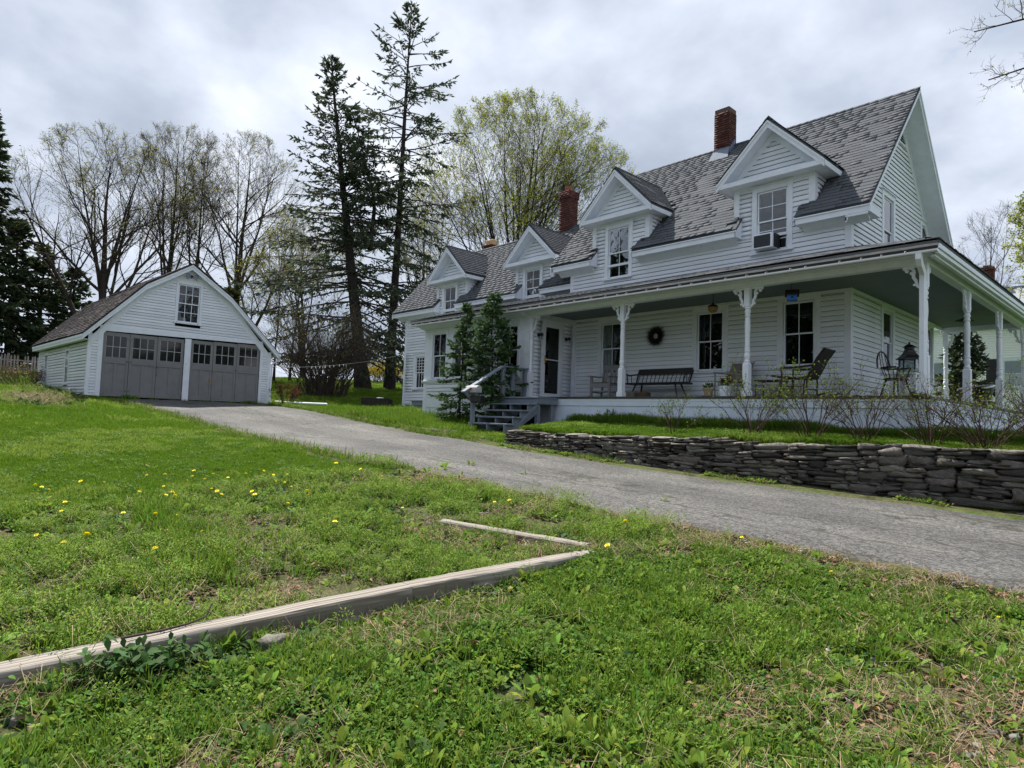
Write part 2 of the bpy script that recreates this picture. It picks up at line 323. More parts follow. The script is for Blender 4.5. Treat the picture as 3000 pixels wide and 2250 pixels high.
# driveway: worn asphalt
def asphalt_mat():
    m = bpy.data.materials.new('worn_asphalt'); m.use_nodes = True; t = m.node_tree; L = t.links.new
    b = t.nodes['Principled BSDF']; b.inputs['Roughness'].default_value = 0.85; b.inputs['Specular IOR Level'].default_value = 0.35
    tcn = N(t, 'ShaderNodeTexCoord'); mp = N(t, 'ShaderNodeMapping'); L(tcn.outputs['Object'], mp.inputs[0])
    def noise(sc, det=5, stretch=None):
        n = N(t, 'ShaderNodeTexNoise'); n.inputs['Scale'].default_value = sc; n.inputs['Detail'].default_value = det
        if stretch:
            q = N(t, 'ShaderNodeMapping'); q.inputs['Scale'].default_value = stretch; L(tcn.outputs['Object'], q.inputs[0]); L(q.outputs[0], n.inputs['Vector'])
        else: L(mp.outputs[0], n.inputs['Vector'])
        return n
    def ramp(src, p0, c0, p1, c1):
        r = N(t, 'ShaderNodeValToRGB'); r.color_ramp.elements[0].position = p0; r.color_ramp.elements[0].color = (*c0, 1)
        r.color_ramp.elements[1].position = p1; r.color_ramp.elements[1].color = (*c1, 1); L(src, r.inputs[0]); return r
    vo = N(t, 'ShaderNodeTexVoronoi'); vo.inputs['Scale'].default_value = 46; L(mp.outputs[0], vo.inputs['Vector'])
    agg = N(t, 'ShaderNodeSeparateColor'); L(vo.outputs['Color'], agg.inputs[0])
    base = ramp(agg.outputs[0], 0.1, (.036, .036, .037), 0.95, (.135, .133, .132))
    pale = ramp(noise(0.9, 6, (.35, 1.2, 1)).outputs[0], .35, (.75, .75, .76), .7, (1.25, 1.23, 1.18))
    mu = N(t, 'ShaderNodeMixRGB', blend_type='MULTIPLY'); mu.inputs[0].default_value = 1; L(base.outputs[0], mu.inputs[1]); L(pale.outputs[0], mu.inputs[2])
    # hairline cracks running along the drive, with moss and soil caught in some
    q = N(t, 'ShaderNodeMapping'); q.inputs['Scale'].default_value = (.16, 1.1, 1); L(tcn.outputs['Object'], q.inputs[0])
    wp = N(t, 'ShaderNodeTexNoise'); wp.inputs['Scale'].default_value = 1.8; wp.inputs['Detail'].default_value = 4; L(tcn.outputs['Object'], wp.inputs['Vector'])
    wa = N(t, 'ShaderNodeMixRGB', blend_type='ADD'); wa.inputs[0].default_value = .35; L(q.outputs[0], wa.inputs[1]); L(wp.outputs['Color'], wa.inputs[2])
    v2 = N(t, 'ShaderNodeTexVoronoi', feature='DISTANCE_TO_EDGE'); v2.inputs['Scale'].default_value = 1.5; L(wa.outputs[0], v2.inputs['Vector'])
    ck = ramp(v2.outputs['Distance'], .0, (1, 1, 1), .030, (0, 0, 0))
    nm = noise(.8, 3); mk = ramp(nm.outputs[0], .38, (0, 0, 0), .52, (1, 1, 1))
    cm = N(t, 'ShaderNodeMixRGB', blend_type='MULTIPLY'); cm.inputs[0].default_value = 1; L(ck.outputs[0], cm.inputs[1]); L(mk.outputs[0], cm.inputs[2])
    m1 = N(t, 'ShaderNodeMixRGB'); L(cm.outputs[0], m1.inputs[0]); L(mu.outputs[0], m1.inputs[1]); m1.inputs[2].default_value = (.03, .03, .022, 1)
    # straw-coloured litter drifted in streaks
    ns = noise(1.3, 7, (.5, 2.2, 1)); st = ramp(ns.outputs[0], .58, (0, 0, 0), .78, (.55, .55, .55))
    nf = noise(48, 2); sf = ramp(nf.outputs[0], .52, (0, 0, 0), .6, (1, 1, 1))
    sm = N(t, 'ShaderNodeMixRGB', blend_type='MULTIPLY'); sm.inputs[0].default_value = 1; L(st.outputs[0], sm.inputs[1]); L(sf.outputs[0], sm.inputs[2])
    m2 = N(t, 'ShaderNodeMixRGB'); L(sm.outputs[0], m2.inputs[0]); L(m1.outputs[0], m2.inputs[1]); m2.inputs[2].default_value = (.24, .20, .13, 1)
    # wheel tracks polished paler, mossy middle, crumbled soil-stained edges
    ac = N(t, 'ShaderNodeAttribute', attribute_name='across'); nw = noise(1.1, 4); wob = N(t, 'ShaderNodeMath', operation='MULTIPLY_ADD'); L(nw.outputs[0], wob.inputs[0]); wob.inputs[1].default_value = .14; L(ac.outputs['Fac'], wob.inputs[2])
    tr = N(t, 'ShaderNodeValToRGB'); el = tr.color_ramp.elements; el[0].position = .07; el[0].color = (.55, .52, .46, 1); el[1].position = .98; el[1].color = (.80, .78, .72, 1)
    for p_, c_ in ((.13, .86), (.30, 1.12), (.42, .98), (.54, .74), (.64, .95), (.78, 1.14), (.90, .95)): q_ = tr.color_ramp.elements.new(p_); q_.color = (c_, c_, c_*.99, 1)
    L(wob.outputs[0], tr.inputs[0]); m3 = N(t, 'ShaderNodeMixRGB', blend_type='MULTIPLY'); m3.inputs[0].default_value = .85; L(m2.outputs[0], m3.inputs[1]); L(tr.outputs[0], m3.inputs[2])
    pt = ramp(noise(.55, 3).outputs[0], .56, (1, 1, 1), .60, (.70, .71, .73)); m4 = N(t, 'ShaderNodeMixRGB', blend_type='MULTIPLY'); m4.inputs[0].default_value = .8; L(m3.outputs[0], m4.inputs[1]); L(pt.outputs[0], m4.inputs[2])
    L(m4.outputs[0], b.inputs['Base Color'])
    bp = N(t, 'ShaderNodeBump'); bp.inputs['Strength'].default_value = 0.7; bp.inputs['Distance'].default_value = 0.012
    L(vo.outputs['Distance'], bp.inputs['Height']); L(bp.outputs[0], b.inputs['Normal'])
    return m
M_ASPH = asphalt_mat()
xs = np.unique(np.r_[np.arange(-20.25, 12, .25), np.arange(12, 32, 1.0)]); K = 15
yn = np.interp(xs, ROAD_NEAR[:, 0], ROAD_NEAR[:, 1])+0.07*np.sin(xs*2.7)+0.06*np.sin(xs*5.9+1)+RNG.uniform(-.05, .05, len(xs))
yf = np.interp(xs, ROAD_FAR[:, 0], ROAD_FAR[:, 1])+0.05*np.sin(xs*3.3)+RNG.uniform(-.04, .04, len(xs))
tt = np.linspace(0, 1, K)
RX = np.repeat(xs[:, None], K, 1); RY = yn[:, None]*(1-tt)+yf[:, None]*tt; RZ = TZ(RX, RY)+0.008
RZ[:, 0] -= 0.05; RZ[:, -1] -= 0.05
I = np.arange(len(xs)*K).reshape(len(xs), K)
F = np.stack([I[:-1, :-1], I[1:, :-1], I[1:, 1:], I[:-1, 1:]], -1).reshape(-1, 4)
me = np_mesh('driveway', np.stack([RX, RY, RZ], -1).reshape(-1, 3), F, M_ASPH, smooth=True)
a = me.attributes.new('across', 'FLOAT', 'POINT'); a.data.foreach_set('value', np.repeat(tt[None], len(xs), 0).ravel().astype(np.float32))
props(link('driveway', me), kind='structure')
# ------------------------------------------------------------------ building materials
M_WHITE = mat('white_paint', (.78, .815, .895), .55, .35, var=.06, scale=3.0, bump=.12, bscale=35, dirt=((.50, .52, .53), 9.0, .66))
M_CLAP = mat('white_clapboard_paint', (.78, .815, .895), .55, .3, var=.10, scale=2.0, bump=.15, bscale=25, rnd=.075, dirt=((.46, .47, .46), 4.0, .62), stretch=(1, 1, 1))
M_TRIM2 = mat('porch_trim_paint', (.76, .80, .88), .5, .35, var=.1, scale=5, bump=.1, bscale=40, dirt=((.42, .44, .44), 7.0, .66))
M_SKIRT = mat('skirt_board_paint', (.66, .73, .86), .5, .35, var=.12, scale=2.2, bump=.12, bscale=30, dirt=((.40, .42, .42), 4.0, .66))
M_CEIL = mat('grey_green_porch_ceiling', (.15, .185, .19), .6, .3, var=.12, scale=3, bump=.1, bscale=40)
M_DECK = mat('dark_grey_deck_paint', (.085, .09, .10), .5, .4, var=.3, scale=4, bump=.1, bscale=40, rnd=.12)
M_GREYW = mat('blue_grey_step_paint', (.20, .23, .28), .75, .2, var=.15, scale=5, bump=.12, bscale=40, dirt=((.12, .13, .14), 8.0, .64))
M_GDOOR = mat('taupe_grey_door_paint', (.205, .20, .205), .5, .35, var=.14, scale=3, bump=.1, bscale=60, dirt=((.12, .11, .10), 3.0, .66))
M_SHING = mat('grey_asphalt_shingle', (.108, .116, .130), .95, .1, var=.10, scale=18, bump=.4, bscale=220, rnd=.10, hue=.010)
M_SHINGB = mat('brown_grey_asphalt_shingle', (.118, .108, .112), .95, .1, var=.4, scale=15, bump=.5, bscale=220, rnd=.4, hue=.015)
M_DARK = mat('dark_room_interior', (.012, .013, .015), .9, .1, var=.4, scale=2)  # near-black colour that stands in for unlit interior space
M_GUT = mat('gutter_white_metal', (.78, .80, .84), .35, .5, var=.05, scale=4)
M_WEATH = mat('weathered_fascia_wood', (.36, .35, .34), .75, .2, var=.4, scale=7, stretch=(1, 6, 6), bump=.2, bscale=50)
M_BLACK = mat('black_paint', (.012, .012, .013), .4, .4, var=.3, scale=8)
M_BRASS = mat('brass', (.55, .38, .12), .3, .5, metal=1.0)
M_FLASH = mat('galvanised_flashing', (.20, .25, .32), .75, .2, metal=.0, var=.3, scale=6)
M_BRICK = mat('red_brick', (.115, .045, .037), .85, .2, var=.45, scale=14, bump=.4, bscale=90, rnd=.35, hue=.012)
M_MORT = mat('grey_mortar', (.15, .105, .09), .95, .1, var=.3, scale=25, bump=.3, bscale=90)
M_CLAY = mat('tan_clay_flue', (.55, .36, .19), .7, .2, var=.15, scale=8)
M_CURT = mat('brown_curtain_cloth', (.20, .125, .075), .9, .1, var=.35, scale=5, stretch=(6, 6, .6))
M_LACE = mat('pale_curtain_cloth', (.42, .42, .42), .9, .1, var=.25, scale=5, stretch=(8, 8, .5))
def glass_mat(name, tint=(.80, .84, .86), boost=1.0):
    m = bpy.data.materials.new(name); m.use_nodes = True; t = m.node_tree; L = t.links.new; t.nodes.remove(t.nodes['Principled BSDF'])
    tr = N(t, 'ShaderNodeBsdfTransparent'); tr.inputs[0].default_value = (*tint, 1)
    gl = N(t, 'ShaderNodeBsdfGlossy'); gl.inputs['Roughness'].default_value = .015; gl.inputs[0].default_value = (1, 1, 1, 1)
    fr = N(t, 'ShaderNodeFresnel'); fr.inputs[0].default_value = 1.5
    nz = N(t, 'ShaderNodeTexNoise'); nz.inputs['Scale'].default_value = 2.4; tcn = N(t, 'ShaderNodeTexCoord'); L(tcn.outputs['Object'], nz.inputs['Vector'])
    bp = N(t, 'ShaderNodeBump'); bp.inputs['Strength'].default_value = .12; bp.inputs['Distance'].default_value = .05; L(nz.outputs[0], bp.inputs['Height'])
    L(bp.outputs[0], gl.inputs['Normal']); L(bp.outputs[0], fr.inputs['Normal'])
    mu = N(t, 'ShaderNodeMath', operation='MULTIPLY'); mu.use_clamp = True; L(fr.outputs[0], mu.inputs[0]); mu.inputs[1].default_value = boost*1.15
    ms = N(t, 'ShaderNodeMixShader'); L(mu.outputs[0], ms.inputs[0]); L(tr.outputs[0], ms.inputs[1]); L(gl.outputs[0], ms.inputs[2])
    L(ms.outputs[0], t.nodes['Material Output'].inputs[0]); return m
M_GLASS = glass_mat('window_glass'); M_GLASSB = glass_mat('storm_glass', (.5, .52, .54), 1.3)

# unit pieces: x length 1, z height 1, y thickness, front towards -y
def unit_board(back=0.0):
    # clapboard: thin at the top, thick proud butt at the bottom; local y axis scaled to metres
    V = np.array([(-.5, -1, 0), (.5, -1, 0), (.5, back, 0), (-.5, back, 0), (-.5, -.25, 1.0), (.5, -.25, 1.0), (.5, 0, 1.0), (-.5, 0, 1.0)], float)
    F = np.array([(0, 3, 2, 1), (4, 5, 6, 7), (0, 1, 5, 4), (1, 2, 6, 5), (2, 3, 7, 6), (3, 0, 4, 7)]); return V, F
UB_V, UB_F = unit_board()
UC_V, _ = unit_board(-.62); ME_CLAP = np_mesh('clapboard', UC_V, UB_F, M_CLAP)
ME_SHING = np_mesh('shingle', UB_V, UB_F, M_SHING); ME_SHINGB = np_mesh('shingle', UB_V, UB_F, M_SHINGB)
BR_V = np.array([(-.5, -.5, -.5), (.5, -.5, -.5), (.5, .5, -.5), (-.5, .5, -.5), (-.5, -.5, .5), (.5, -.5, .5), (.5, .5, .5), (-.5, .5, .5)], float)
ME_BRICK = np_mesh('brick', BR_V, UB_F, M_BRICK)

class Wall:
    """vertical plane frame: origin o, u along the wall, n outward; z up"""
    def __init__(s, o, u, n): s.o = np.array(o, float); s.u = np.array(u, float); s.n = np.array(n, float)
    def p(s, u, d, z): return tuple(s.o+s.u*u+s.n*d+np.array([0, 0, z]))
    def box(s, mb, u0, u1, d0, d1, z0, z1):
        a = s.p(u0, d0, z0); b = s.p(u1, d1, z1)
        # general (possibly rotated) box
        P = [s.p(u, d, z) for z in (z0, z1) for (u, d) in ((u0, d1), (u1, d1), (u1, d0), (u0, d0))]
        return mb.add(P, [(0, 3, 2, 1), (4, 5, 6, 7), (0, 1, 5, 4), (1, 2, 6, 5), (2, 3, 7, 6), (3, 0, 4, 7)])
    def poly(s, mb, pts, d0, d1):
        n = len(pts); P = [s.p(u, d1, z) for u, z in pts]+[s.p(u, d0, z) for u, z in pts]
        return mb.add(P, [tuple(range(n)), tuple(range(2*n-1, n-1, -1))]+[(i, n+i, n+(i+1) % n, (i+1) % n) for i in range(n)])

def clap_rows(W, z0, z1, expo, span, holes, th=.030, over=-.0055, jit=.0015, minlen=.03):
    """matrices of clapboard segments. span(z)->(u0,u1); holes [(u0,u1,z0,z1)]"""
    out = []; z = z0
    while z < z1-.02:
        h = min(expo, z1-z); zm = z+h*.5
        sp = span(zm)
        if sp:
            segs = [(sp[0], sp[1], z, h)]
            for (a, b, c, d) in holes:
                if c < z+h-.006 and d > z+.006:
                    ns = []
                    for (p, q, za, hh) in segs:
                        if b <= p or a >= q or c >= za+hh-.006 or d <= za+.006: ns.append((p, q, za, hh)); continue
                        if a > p: ns.append((p, a, za, hh))
                        if b < q: ns.append((b, q, za, hh))
                        if c > za+.012: ns.append((max(a, p), min(b, q), za, c-za))
                        if d < za+hh-.012: ns.append((max(a, p), min(b, q), d, za+hh-d))
                    segs = ns
            for (p, q, za, hh) in segs:
                # long runs are butted from two boards
                parts = [(p, q)]
                if q-p > 4.2:
                    mid = p+(q-p)*RNG.uniform(.35, .65); parts = [(p, mid-.002), (mid+.002, q)]
                for (p2, q2) in parts:
                    if q2-p2 < minlen: continue
                    j = RNG.uniform(-jit, jit)
                    out.append(frame_m(W.p((p2+q2)/2, 0, za+j), W.u*(q2-p2), -W.n*th, (0, 0, max(.01, hh+over))))
        z += expo
    return out

def window(parent, W, u, z0, z1, w, cols=2, upper=1, lower=1, casing=.13, proud=.035, mo=None, gm=None, curtain=None, sillw=.05, nm='window', sashm=None, caphead=True, split=.5, depth=.16, dd0=0.0):
    """glass opening centre u, width w, z0..z1. returns the casing object"""
    mo = mo or M_TRIM2; sashm = sashm or M_WHITE
    m = MB(); a, b = u-w/2, u+w/2; fr = .045
    A, B, Z0, Z1 = a-fr, b+fr, z0-fr-.01, z1+fr
    W.box(m, A-casing, A, .0, proud, Z0-.01, Z1+casing); W.box(m, B, B+casing, .0, proud, Z0-.01, Z1+casing)
    W.box(m, A, B, .0, proud-.003, Z1, Z1+casing)
    if caphead: W.box(m, A-casing-.02, B+casing+.02, .0, proud+.03, Z1+casing, Z1+casing+.03)
    W.box(m, A-casing, B+casing, .0, proud-.004, Z0-.01-casing*.55, Z0-.012)
    # jamb lining
    W.box(m, A, A+.012, -depth, .0, Z0, Z1); W.box(m, B-.012, B, -depth, .0, Z0, Z1); W.box(m, A, B, -depth, .0, Z1-.012, Z1)
    root = m.build(nm, mo, parent)
    s = MB(); W.box(s, A-casing-.03, B+casing+.03, .0, proud+sillw, Z0-.045, Z0-.008); s.build('sill', mo, root)
    zm = z0+(z1-z0)*split
    for k, (c, d, rows, dd) in enumerate(((zm, z1, upper, dd0), (z0, zm, lower, dd0-(.028 if not dd0 else .006)))):
        s = MB(); r = .045
        W.box(s, A+.002, a+.004, dd-.024, dd, c-.02, d+fr-.002); W.box(s, b-.004, B-.002, dd-.024, dd, c-.02, d+fr-.002)
        W.box(s, a, b, dd-.024, dd, d-.005, d+fr-.004) if k == 0 else W.box(s, a, b, dd-.024, dd, d-.016, d+.018)
        W.box(s, a, b, dd-.024, dd, c-.02, c+.014) if k == 0 else W.box(s, a, b, dd-.024, dd, c-fr, c+.004)
        so = s.build('sash', sashm, root)
        mu = MB(); pw = (b-a)/cols; ph = (d-c)/rows
        for i in range(1, cols): W.box(mu, a+i*pw-.009, a+i*pw+.009, dd-.02, dd-.003, c, d)
        for j in range(1, rows): W.box(mu, a, b, dd-.019, dd-.004, c+j*ph-.009, c+j*ph+.009)
        if mu.v: mu.build('muntin', sashm, root)
        for i in range(cols):
            for j in range(rows):
                g = MB(); W.box(g, a+i*pw, a+(i+1)*pw, dd-.014, dd-.010, c+j*ph, c+(j+1)*ph); g.build('pane', gm or M_GLASS, root)
    bk = MB(); W.box(bk, A-.05, B+.05, -depth-.03, -depth, Z0-.05, Z1+.05); bk.build('room_dark_backing', M_DARK, root)  # near-black panel stands in for the unlit room behind the glass
    if curtain:
        cm, spans, top, bot = curtain
        for (c0, c1) in spans:
            cu = MB()
            n = max(6, int((c1-c0)/.02)); P = []
            for i in range(n+1):
                t = c0+(c1-c0)*i/n; dd = -.10+.018*math.sin(t*75)+.008*math.sin(t*31)
                P += [W.p(a+t, dd, bot), W.p(a+t, dd, top)]
            cu.add(P, [(2*i, 2*i+2, 2*i+3, 2*i+1) for i in range(n)]); cu.build('curtain', cm, root, smooth=True)
    return root

def shingle_field(o, u, v, nrm, U, V, expo, tab, keep, cover=1.10, th=.0105, jit=.004):
    """o lower-left corner, u along eave, v up the slope (unit vectors), field U x V metres"""
    o = np.array(o, float); u = np.array(u, float); v = np.array(v, float); nrm = np.array(nrm, float); out = []
    rows = int(round(V/expo)); ex = V/rows
    for r in range(rows):
        s = -tab*RNG.rand()
        while s < U:
            wd = tab*RNG.uniform(.55, 1.35); a, b = max(s, 0), min(s+wd, U)
            if b-a > .03:
                c = (a+b)/2; vv = r*ex
                kp = keep(c, vv+ex*.5, a, b)
                if kp:
                    h = min(ex*cover, V-vv) if r < rows-1 else ex
                    tilt = 0.5*th/ex
                    vx = v*h-nrm*(.6*th)
                    out.append(frame_m(o+u*c+v*(vv+RNG.uniform(-jit, jit))+nrm*(th*.9+.013+.012*math.sin(c*.55+vv*.4)), u*(b-a-.003), -nrm*(th*RNG.uniform(.92, 1.06)), vx))
            s += wd
    return out
def slab(mb, a, b, c, d, t):
    """quad a,b,c,d (top surface) with thickness t downwards along its normal"""
    A, B, Cc, D = map(Vector, (a, b, c, d)); n = (B-A).cross(D-A).normalized()*t
    P = [A, B, Cc, D, A-n, B-n, Cc-n, D-n]
    return mb.add(P, [(0, 1, 2, 3), (7, 6, 5, 4), (0, 4, 5, 1), (1, 5, 6, 2), (2, 6, 7, 3), (3, 7, 4, 0)])
# ------------------------------------------------------------------ farmhouse
HS = thing('farmhouse', 'white clapboard farmhouse with gabled dormers, grey shingle roof and wraparound porch', 'house')
EX = .118
XL, DY, WXL, WY = -8.3, 6.38, -18.15, .4
EY, EZ, RY, RZ_ = -.34, 4.26, 3.19, 8.12; SL = (RZ_-EZ)/(RY-EY)
WEY, WEZ, WRY = .06, 3.755, 2.72; WRZ = WEZ+SL*(WRY-WEY); WDY = 2*(WRY-WEY)+WEY-.34
def roof_z(y): return EZ+SL*(y-EY)
def wroof_z(y): return WEZ+SL*(y-WEY)
GX0 = .5           # rake overhang of the main gable
FR = Wall((0, 0, 0), (1, 0, 0), (0, -1, 0)); GA = Wall((0, 0, 0), (0, 1, 0), (1, 0, 0))
WF = Wall((0, WY, 0), (1, 0, 0), (0, -1, 0)); BF = Wall((0, -1.91, 0), (1, 0, 0), (0, -1, 0)); DW = Wall((-8.1, 0, 0), (0, 1, 0), (1, 0, 0))
WGL = Wall((WXL, 0, 0), (0, 1, 0), (-1, 0, 0))
# dormers: centre, wall half width, roof half width, ridge z, eave z, wall plane, front plane, roof function parameters
DORM = [dict(c=-6.41, hw=1.02, rw=1.31, zr=6.82, ze=5.51, y=0.0, fy=EY, m=True, win=(-6.45, 3.69, 5.09, .68, 2, 1, 1)),
        dict(c=-1.785, hw=.99, rw=1.33, zr=6.82, ze=5.51, y=0.0, fy=EY, m=True, win=(-1.80, 3.69, 5.11, .68, 2, 2, 3)),
        dict(c=-15.0, hw=.97, rw=1.24, zr=6.08, ze=4.87, y=WY, fy=WEY, m=False, win=(-15.11, 3.46, 4.50, .65, 2, 1, 1)),
        dict(c=-10.37, hw=.92, rw=1.24, zr=6.03, ze=4.86, y=WY, fy=WEY, m=False, win=(-10.44, 3.3, 4.50, .63, 2, 2, 2))]
# sheathing behind the boards (dark, set back)
core = MB()
def gable_prof(y0, y1, zb, rz, top):
    ym = (y0+y1)/2
    return [(y0, zb), (y1, zb), (y1, rz(y0)-.12), (ym, top-.14), (y0, rz(y0)-.12)]
core.prism(gable_prof(.19, DY-.19, -.9, lambda y: roof_z(y), RZ_-.1), 'x', XL+.15, -.19)
core.prism(gable_prof(WY+.19, WDY, -.9, lambda y: wroof_z(y), WRZ-.1), 'x', WXL+.19, XL+.2)
core.box(-13.1, -1.72, -.85, -8.3, WY+.3, 2.4)
for d in DORM:
    yb = d['y']+1.6
    core.prism([(d['c']-d['hw']+.19, 3.6), (d['c']+d['hw']-.19, 3.6), (d['c']+d['hw']-.19, d['ze']-.05), (d['c'], d['zr']-.25), (d['c']-d['hw']+.19, d['ze']-.05)], 'y', d['y']+.19, yb)
core.build('sheathing', M_DARK, HS)

# windows -------------------------------------------------------------
holes_FR = []; holes_GA = []; holes_WF = []; holes_BF = []
def win(W, holes, u, z0, z1, w, casing=.13, **k):
    c = casing+.045
    holes.append((u-w/2-c+.01, u+w/2+c-.01, z0-.055-casing*.55, z1+c))
    return window(HS, W, u, z0, z1, w, casing=casing, **k)
win(FR, holes_FR, -6.62, .82, 2.25, .67, curtain=(M_LACE, [(0, .22)], 2.3, .8))
win(FR, holes_FR, -3.41, .82, 2.26, .67, curtain=(M_DARK, [(0, .2)], 2.3, .8))
win(FR, holes_FR, -1.13, .86, 2.29, .65)
for d in DORM:
    u, z0, z1, w, c, a, b = d['win']; hl = holes_FR if d['m'] else holes_WF
    cur = {-6.45: (M_LACE, [(0, .12), (.56, .68)], 5.1, 4.4), -15.11: (M_LACE, [(.0, .25), (.4, .65)], 4.6, 3.4)}.get(u)
    win(FR if d['m'] else WF, hl, u, z0, z1, w, casing=.12, cols=c, upper=a, lower=b, curtain=cur)
win(GA, holes_GA, 2.42, 3.55, 5.12, .62, cols=1, gm=M_GLASSB, casing=.12, sashm=M_TRIM2)
win(GA, holes_GA, 5.5, 3.55, 5.1, .62, cols=1, gm=M_GLASSB, casing=.12)
win(GA, holes_GA, 2.4, .85, 2.27, .62, cols=1, casing=.13)
win(GA, holes_GA, 5.78, .85, 2.3, .62, cols=1, casing=.13)
win(WF, holes_WF, -16.97, .56, 1.79, .56, cols=3, upper=5, lower=1, casing=.13, curtain=(M_LACE, [(0, .56)], 1.15, .5))
win(BF, holes_BF, -12.52, .70, 2.17, .68, casing=.10, curtain=(M_CURT, [(0, .68)], 2.2, 1.43))
for u in (-11.35, -10.18, -9.0): win(BF, holes_BF, u, .70, 2.15, .68, casing=.10)

# clapboards ----------------------------------------------------------
cl = []
PZ = 3.36                                            # porch roof meets the wall
main_lo = lambda z: (-8.02, -.115)
cl += clap_rows(FR, .03, 2.42, EX, main_lo, holes_FR)
cl += clap_rows(FR, PZ+.02, 4.02, EX, lambda z: (XL+.12, -.115), holes_FR)
def gspan(z):
    y = EY+(z-EZ)/SL+.32 if z > 3.9 else .0
    a = max(.115, y); return (a, DY-a) if DY-2*a > .05 else None
holes_GA.append((2.95, 3.75, 6.85, 7.42))
cl += clap_rows(GA, PZ+.02, 7.75, EX, gspan, holes_GA)
cl += clap_rows(GA, .03, 2.42, EX, lambda z: (.115, DY-.1), holes_GA)
cl += clap_rows(WF, -.22, 3.60, EX, lambda z: (WXL+.12, -13.36), holes_WF)
cl += clap_rows(WF, 3.0, 3.60, EX, lambda z: (-13.3, XL-.02), holes_WF)
cl += clap_rows(BF, -.02, .52, EX, lambda z: (-13.17, -8.42), [])
door_hole = [(-1.47, -.54, 0, 2.3)]
cl += clap_rows(DW, .03, 2.36, EX, lambda z: (-1.78, -.12), door_hole)
for d in DORM:
    W_ = FR if d['m'] else WF; hl = holes_FR if d['m'] else holes_WF
    zb = (4.02 if d['m'] else 3.60)
    cl += clap_rows(W_, zb, d['ze']-.17, EX, lambda z, d=d: (d['c']-d['hw']+.12, d['c']+d['hw']-.12), hl)
    def tri(z, d=d):
        k = (d['zr']-.34-z); return (d['c']-k, d['c']+k) if k > .03 else None
    cl += clap_rows(W_, d['ze']+.02, d['zr']-.36, EX, tri, [])
    # cheeks, the right-hand one faces the gable side
    rz = roof_z if d['m'] else wroof_z
    for s in (1, -1):
        CH = Wall((d['c']+s*d['hw'], 0, 0), (0, s, 0), (s, 0, 0))
        def cs(z, d=d, s=s):
            y1 = (z-EZ)/SL+EY if d['m'] else (z-WEZ)/SL+WEY
            a, b = d['y']+.11, y1
            if b-a < .04: return None
            return (a, b) if s > 0 else (-b, -a)
        cl += clap_rows(CH, rz(d['y'])+.02, d['ze']-.1, EX, cs, [])
cw = MB()   # hidden part of the walls, rear and left
cw.box(XL, DY-.02, -.7, -.01, DY, 4.0); cw.prism([(WY+.1, -.6), (WDY, -.6), (WDY, 3.6), (WRY, WRZ-.2), (WY+.1, 3.6)], 'x', WXL+.005, WXL+.03)
cw.box(WXL, WDY-.02, -.6, XL, WDY, 3.6)
cw.prism([(.1, 3.0), (DY, 3.0), (DY, 4.0), (RY, RZ_-.3), (.1, 4.0)], 'x', XL+.02, XL+.04)
cw.box(-13.3, -1.9, -.7, -13.28, WY, 2.5)
cw.build('rear_wall', M_WHITE, HS)
place_pieces(HS, 'clapboard', ME_CLAP, UC_V, UB_F, cl, 300, M_CLAP, 'clapboards')

# corner boards and friezes -------------------------------------------
def bx(name, m, *boxes, parent=HS, bevel=0.004):
    b = MB()
    for q in boxes: b.box(*q)
    return b.build(name, m, parent, bevel=bevel)
t = .024
bx('corner_board', M_TRIM2, (-.12, -t, .0, t, 0, 2.5), (.0, 0, .0, t, .12, 2.5))
bx('corner_board', M_TRIM2, (-.12, -t, PZ, t, 0, 4.06), (.0, 0, PZ, t, .12, 4.06))
bx('corner_board', M_TRIM2, (XL-.02, -t, PZ-.4, XL+.12, .02, 4.06))
bx('corner_board', M_TRIM2, (WXL-t, WY-t, -.3, WXL+.12, WY, 3.62), (WXL-t, WY, -.3, WXL, WY+.12, 3.62))
bx('frieze_board', M_TRIM2, (XL+.12, -.022, 3.98, -.115, 0, 4.05))
bx('frieze_board', M_TRIM2, (WXL+.12, WY-.022, 3.55, XL-.02, WY, 3.66))
# door wall pilasters
bx('corner_board', M_TRIM2, (-8.1, -1.93, 0, -8.1+t, -1.78, 2.36)); bx('corner_board', M_TRIM2, (-8.1, -.12, 0, -8.05, 0, 2.42), (-8.05, -t, 0, -8.02, 0, 2.42))

# main roof -------------------------------------------------------------
n_main = np.array([0, -SL, 1])/math.hypot(SL, 1); v_main = np.array([0, 1, SL])/math.hypot(SL, 1)
VL = (RY-EY)*math.hypot(1, SL); X0r = XL-.62
rf = MB()
# front slope cut into strips so that the eave stops either side of each dormer
gaps = [(-7.25, -5.75), (-2.57, -1.12)]
yd = .02
def fs(x0, x1, y0, y1=RY): slab(rf, (x0, y0, roof_z(y0)), (x1, y0, roof_z(y0)), (x1, y1, roof_z(y1)), (x0, y1, roof_z(y1)), .05)
fs(X0r, -7.25, EY); fs(-5.75, -2.57, EY); fs(-1.12, GX0, EY)
for d, (a, b) in zip(DORM[:2], gaps): fs(a, b, .9)
slab(rf, (X0r, RY, RZ_), (GX0, RY, RZ_), (GX0, 2*RY-EY, EZ), (X0r, 2*RY-EY, EZ), .05)
ROOF = rf.build('main_roof', M_SHING, HS)
def keep_main(c, vv, a, b):
    x = X0r+c; y = EY+vv/math.hypot(1, SL); z = roof_z(y)
    for d, (g0, g1) in zip(DORM[:2], gaps):
        half = min(d['hw'], 9) if z < d['ze'] else max(0, d['zr']-z)+.0
        if z < d['zr'] and z > roof_z(0) and abs(x-d['c']) < half-.02: return False
        if z <= roof_z(.03) and X0r+a < g1 and X0r+b > g0: return X0r+b <= g0+.06 or X0r+a >= g1-.06
    return True
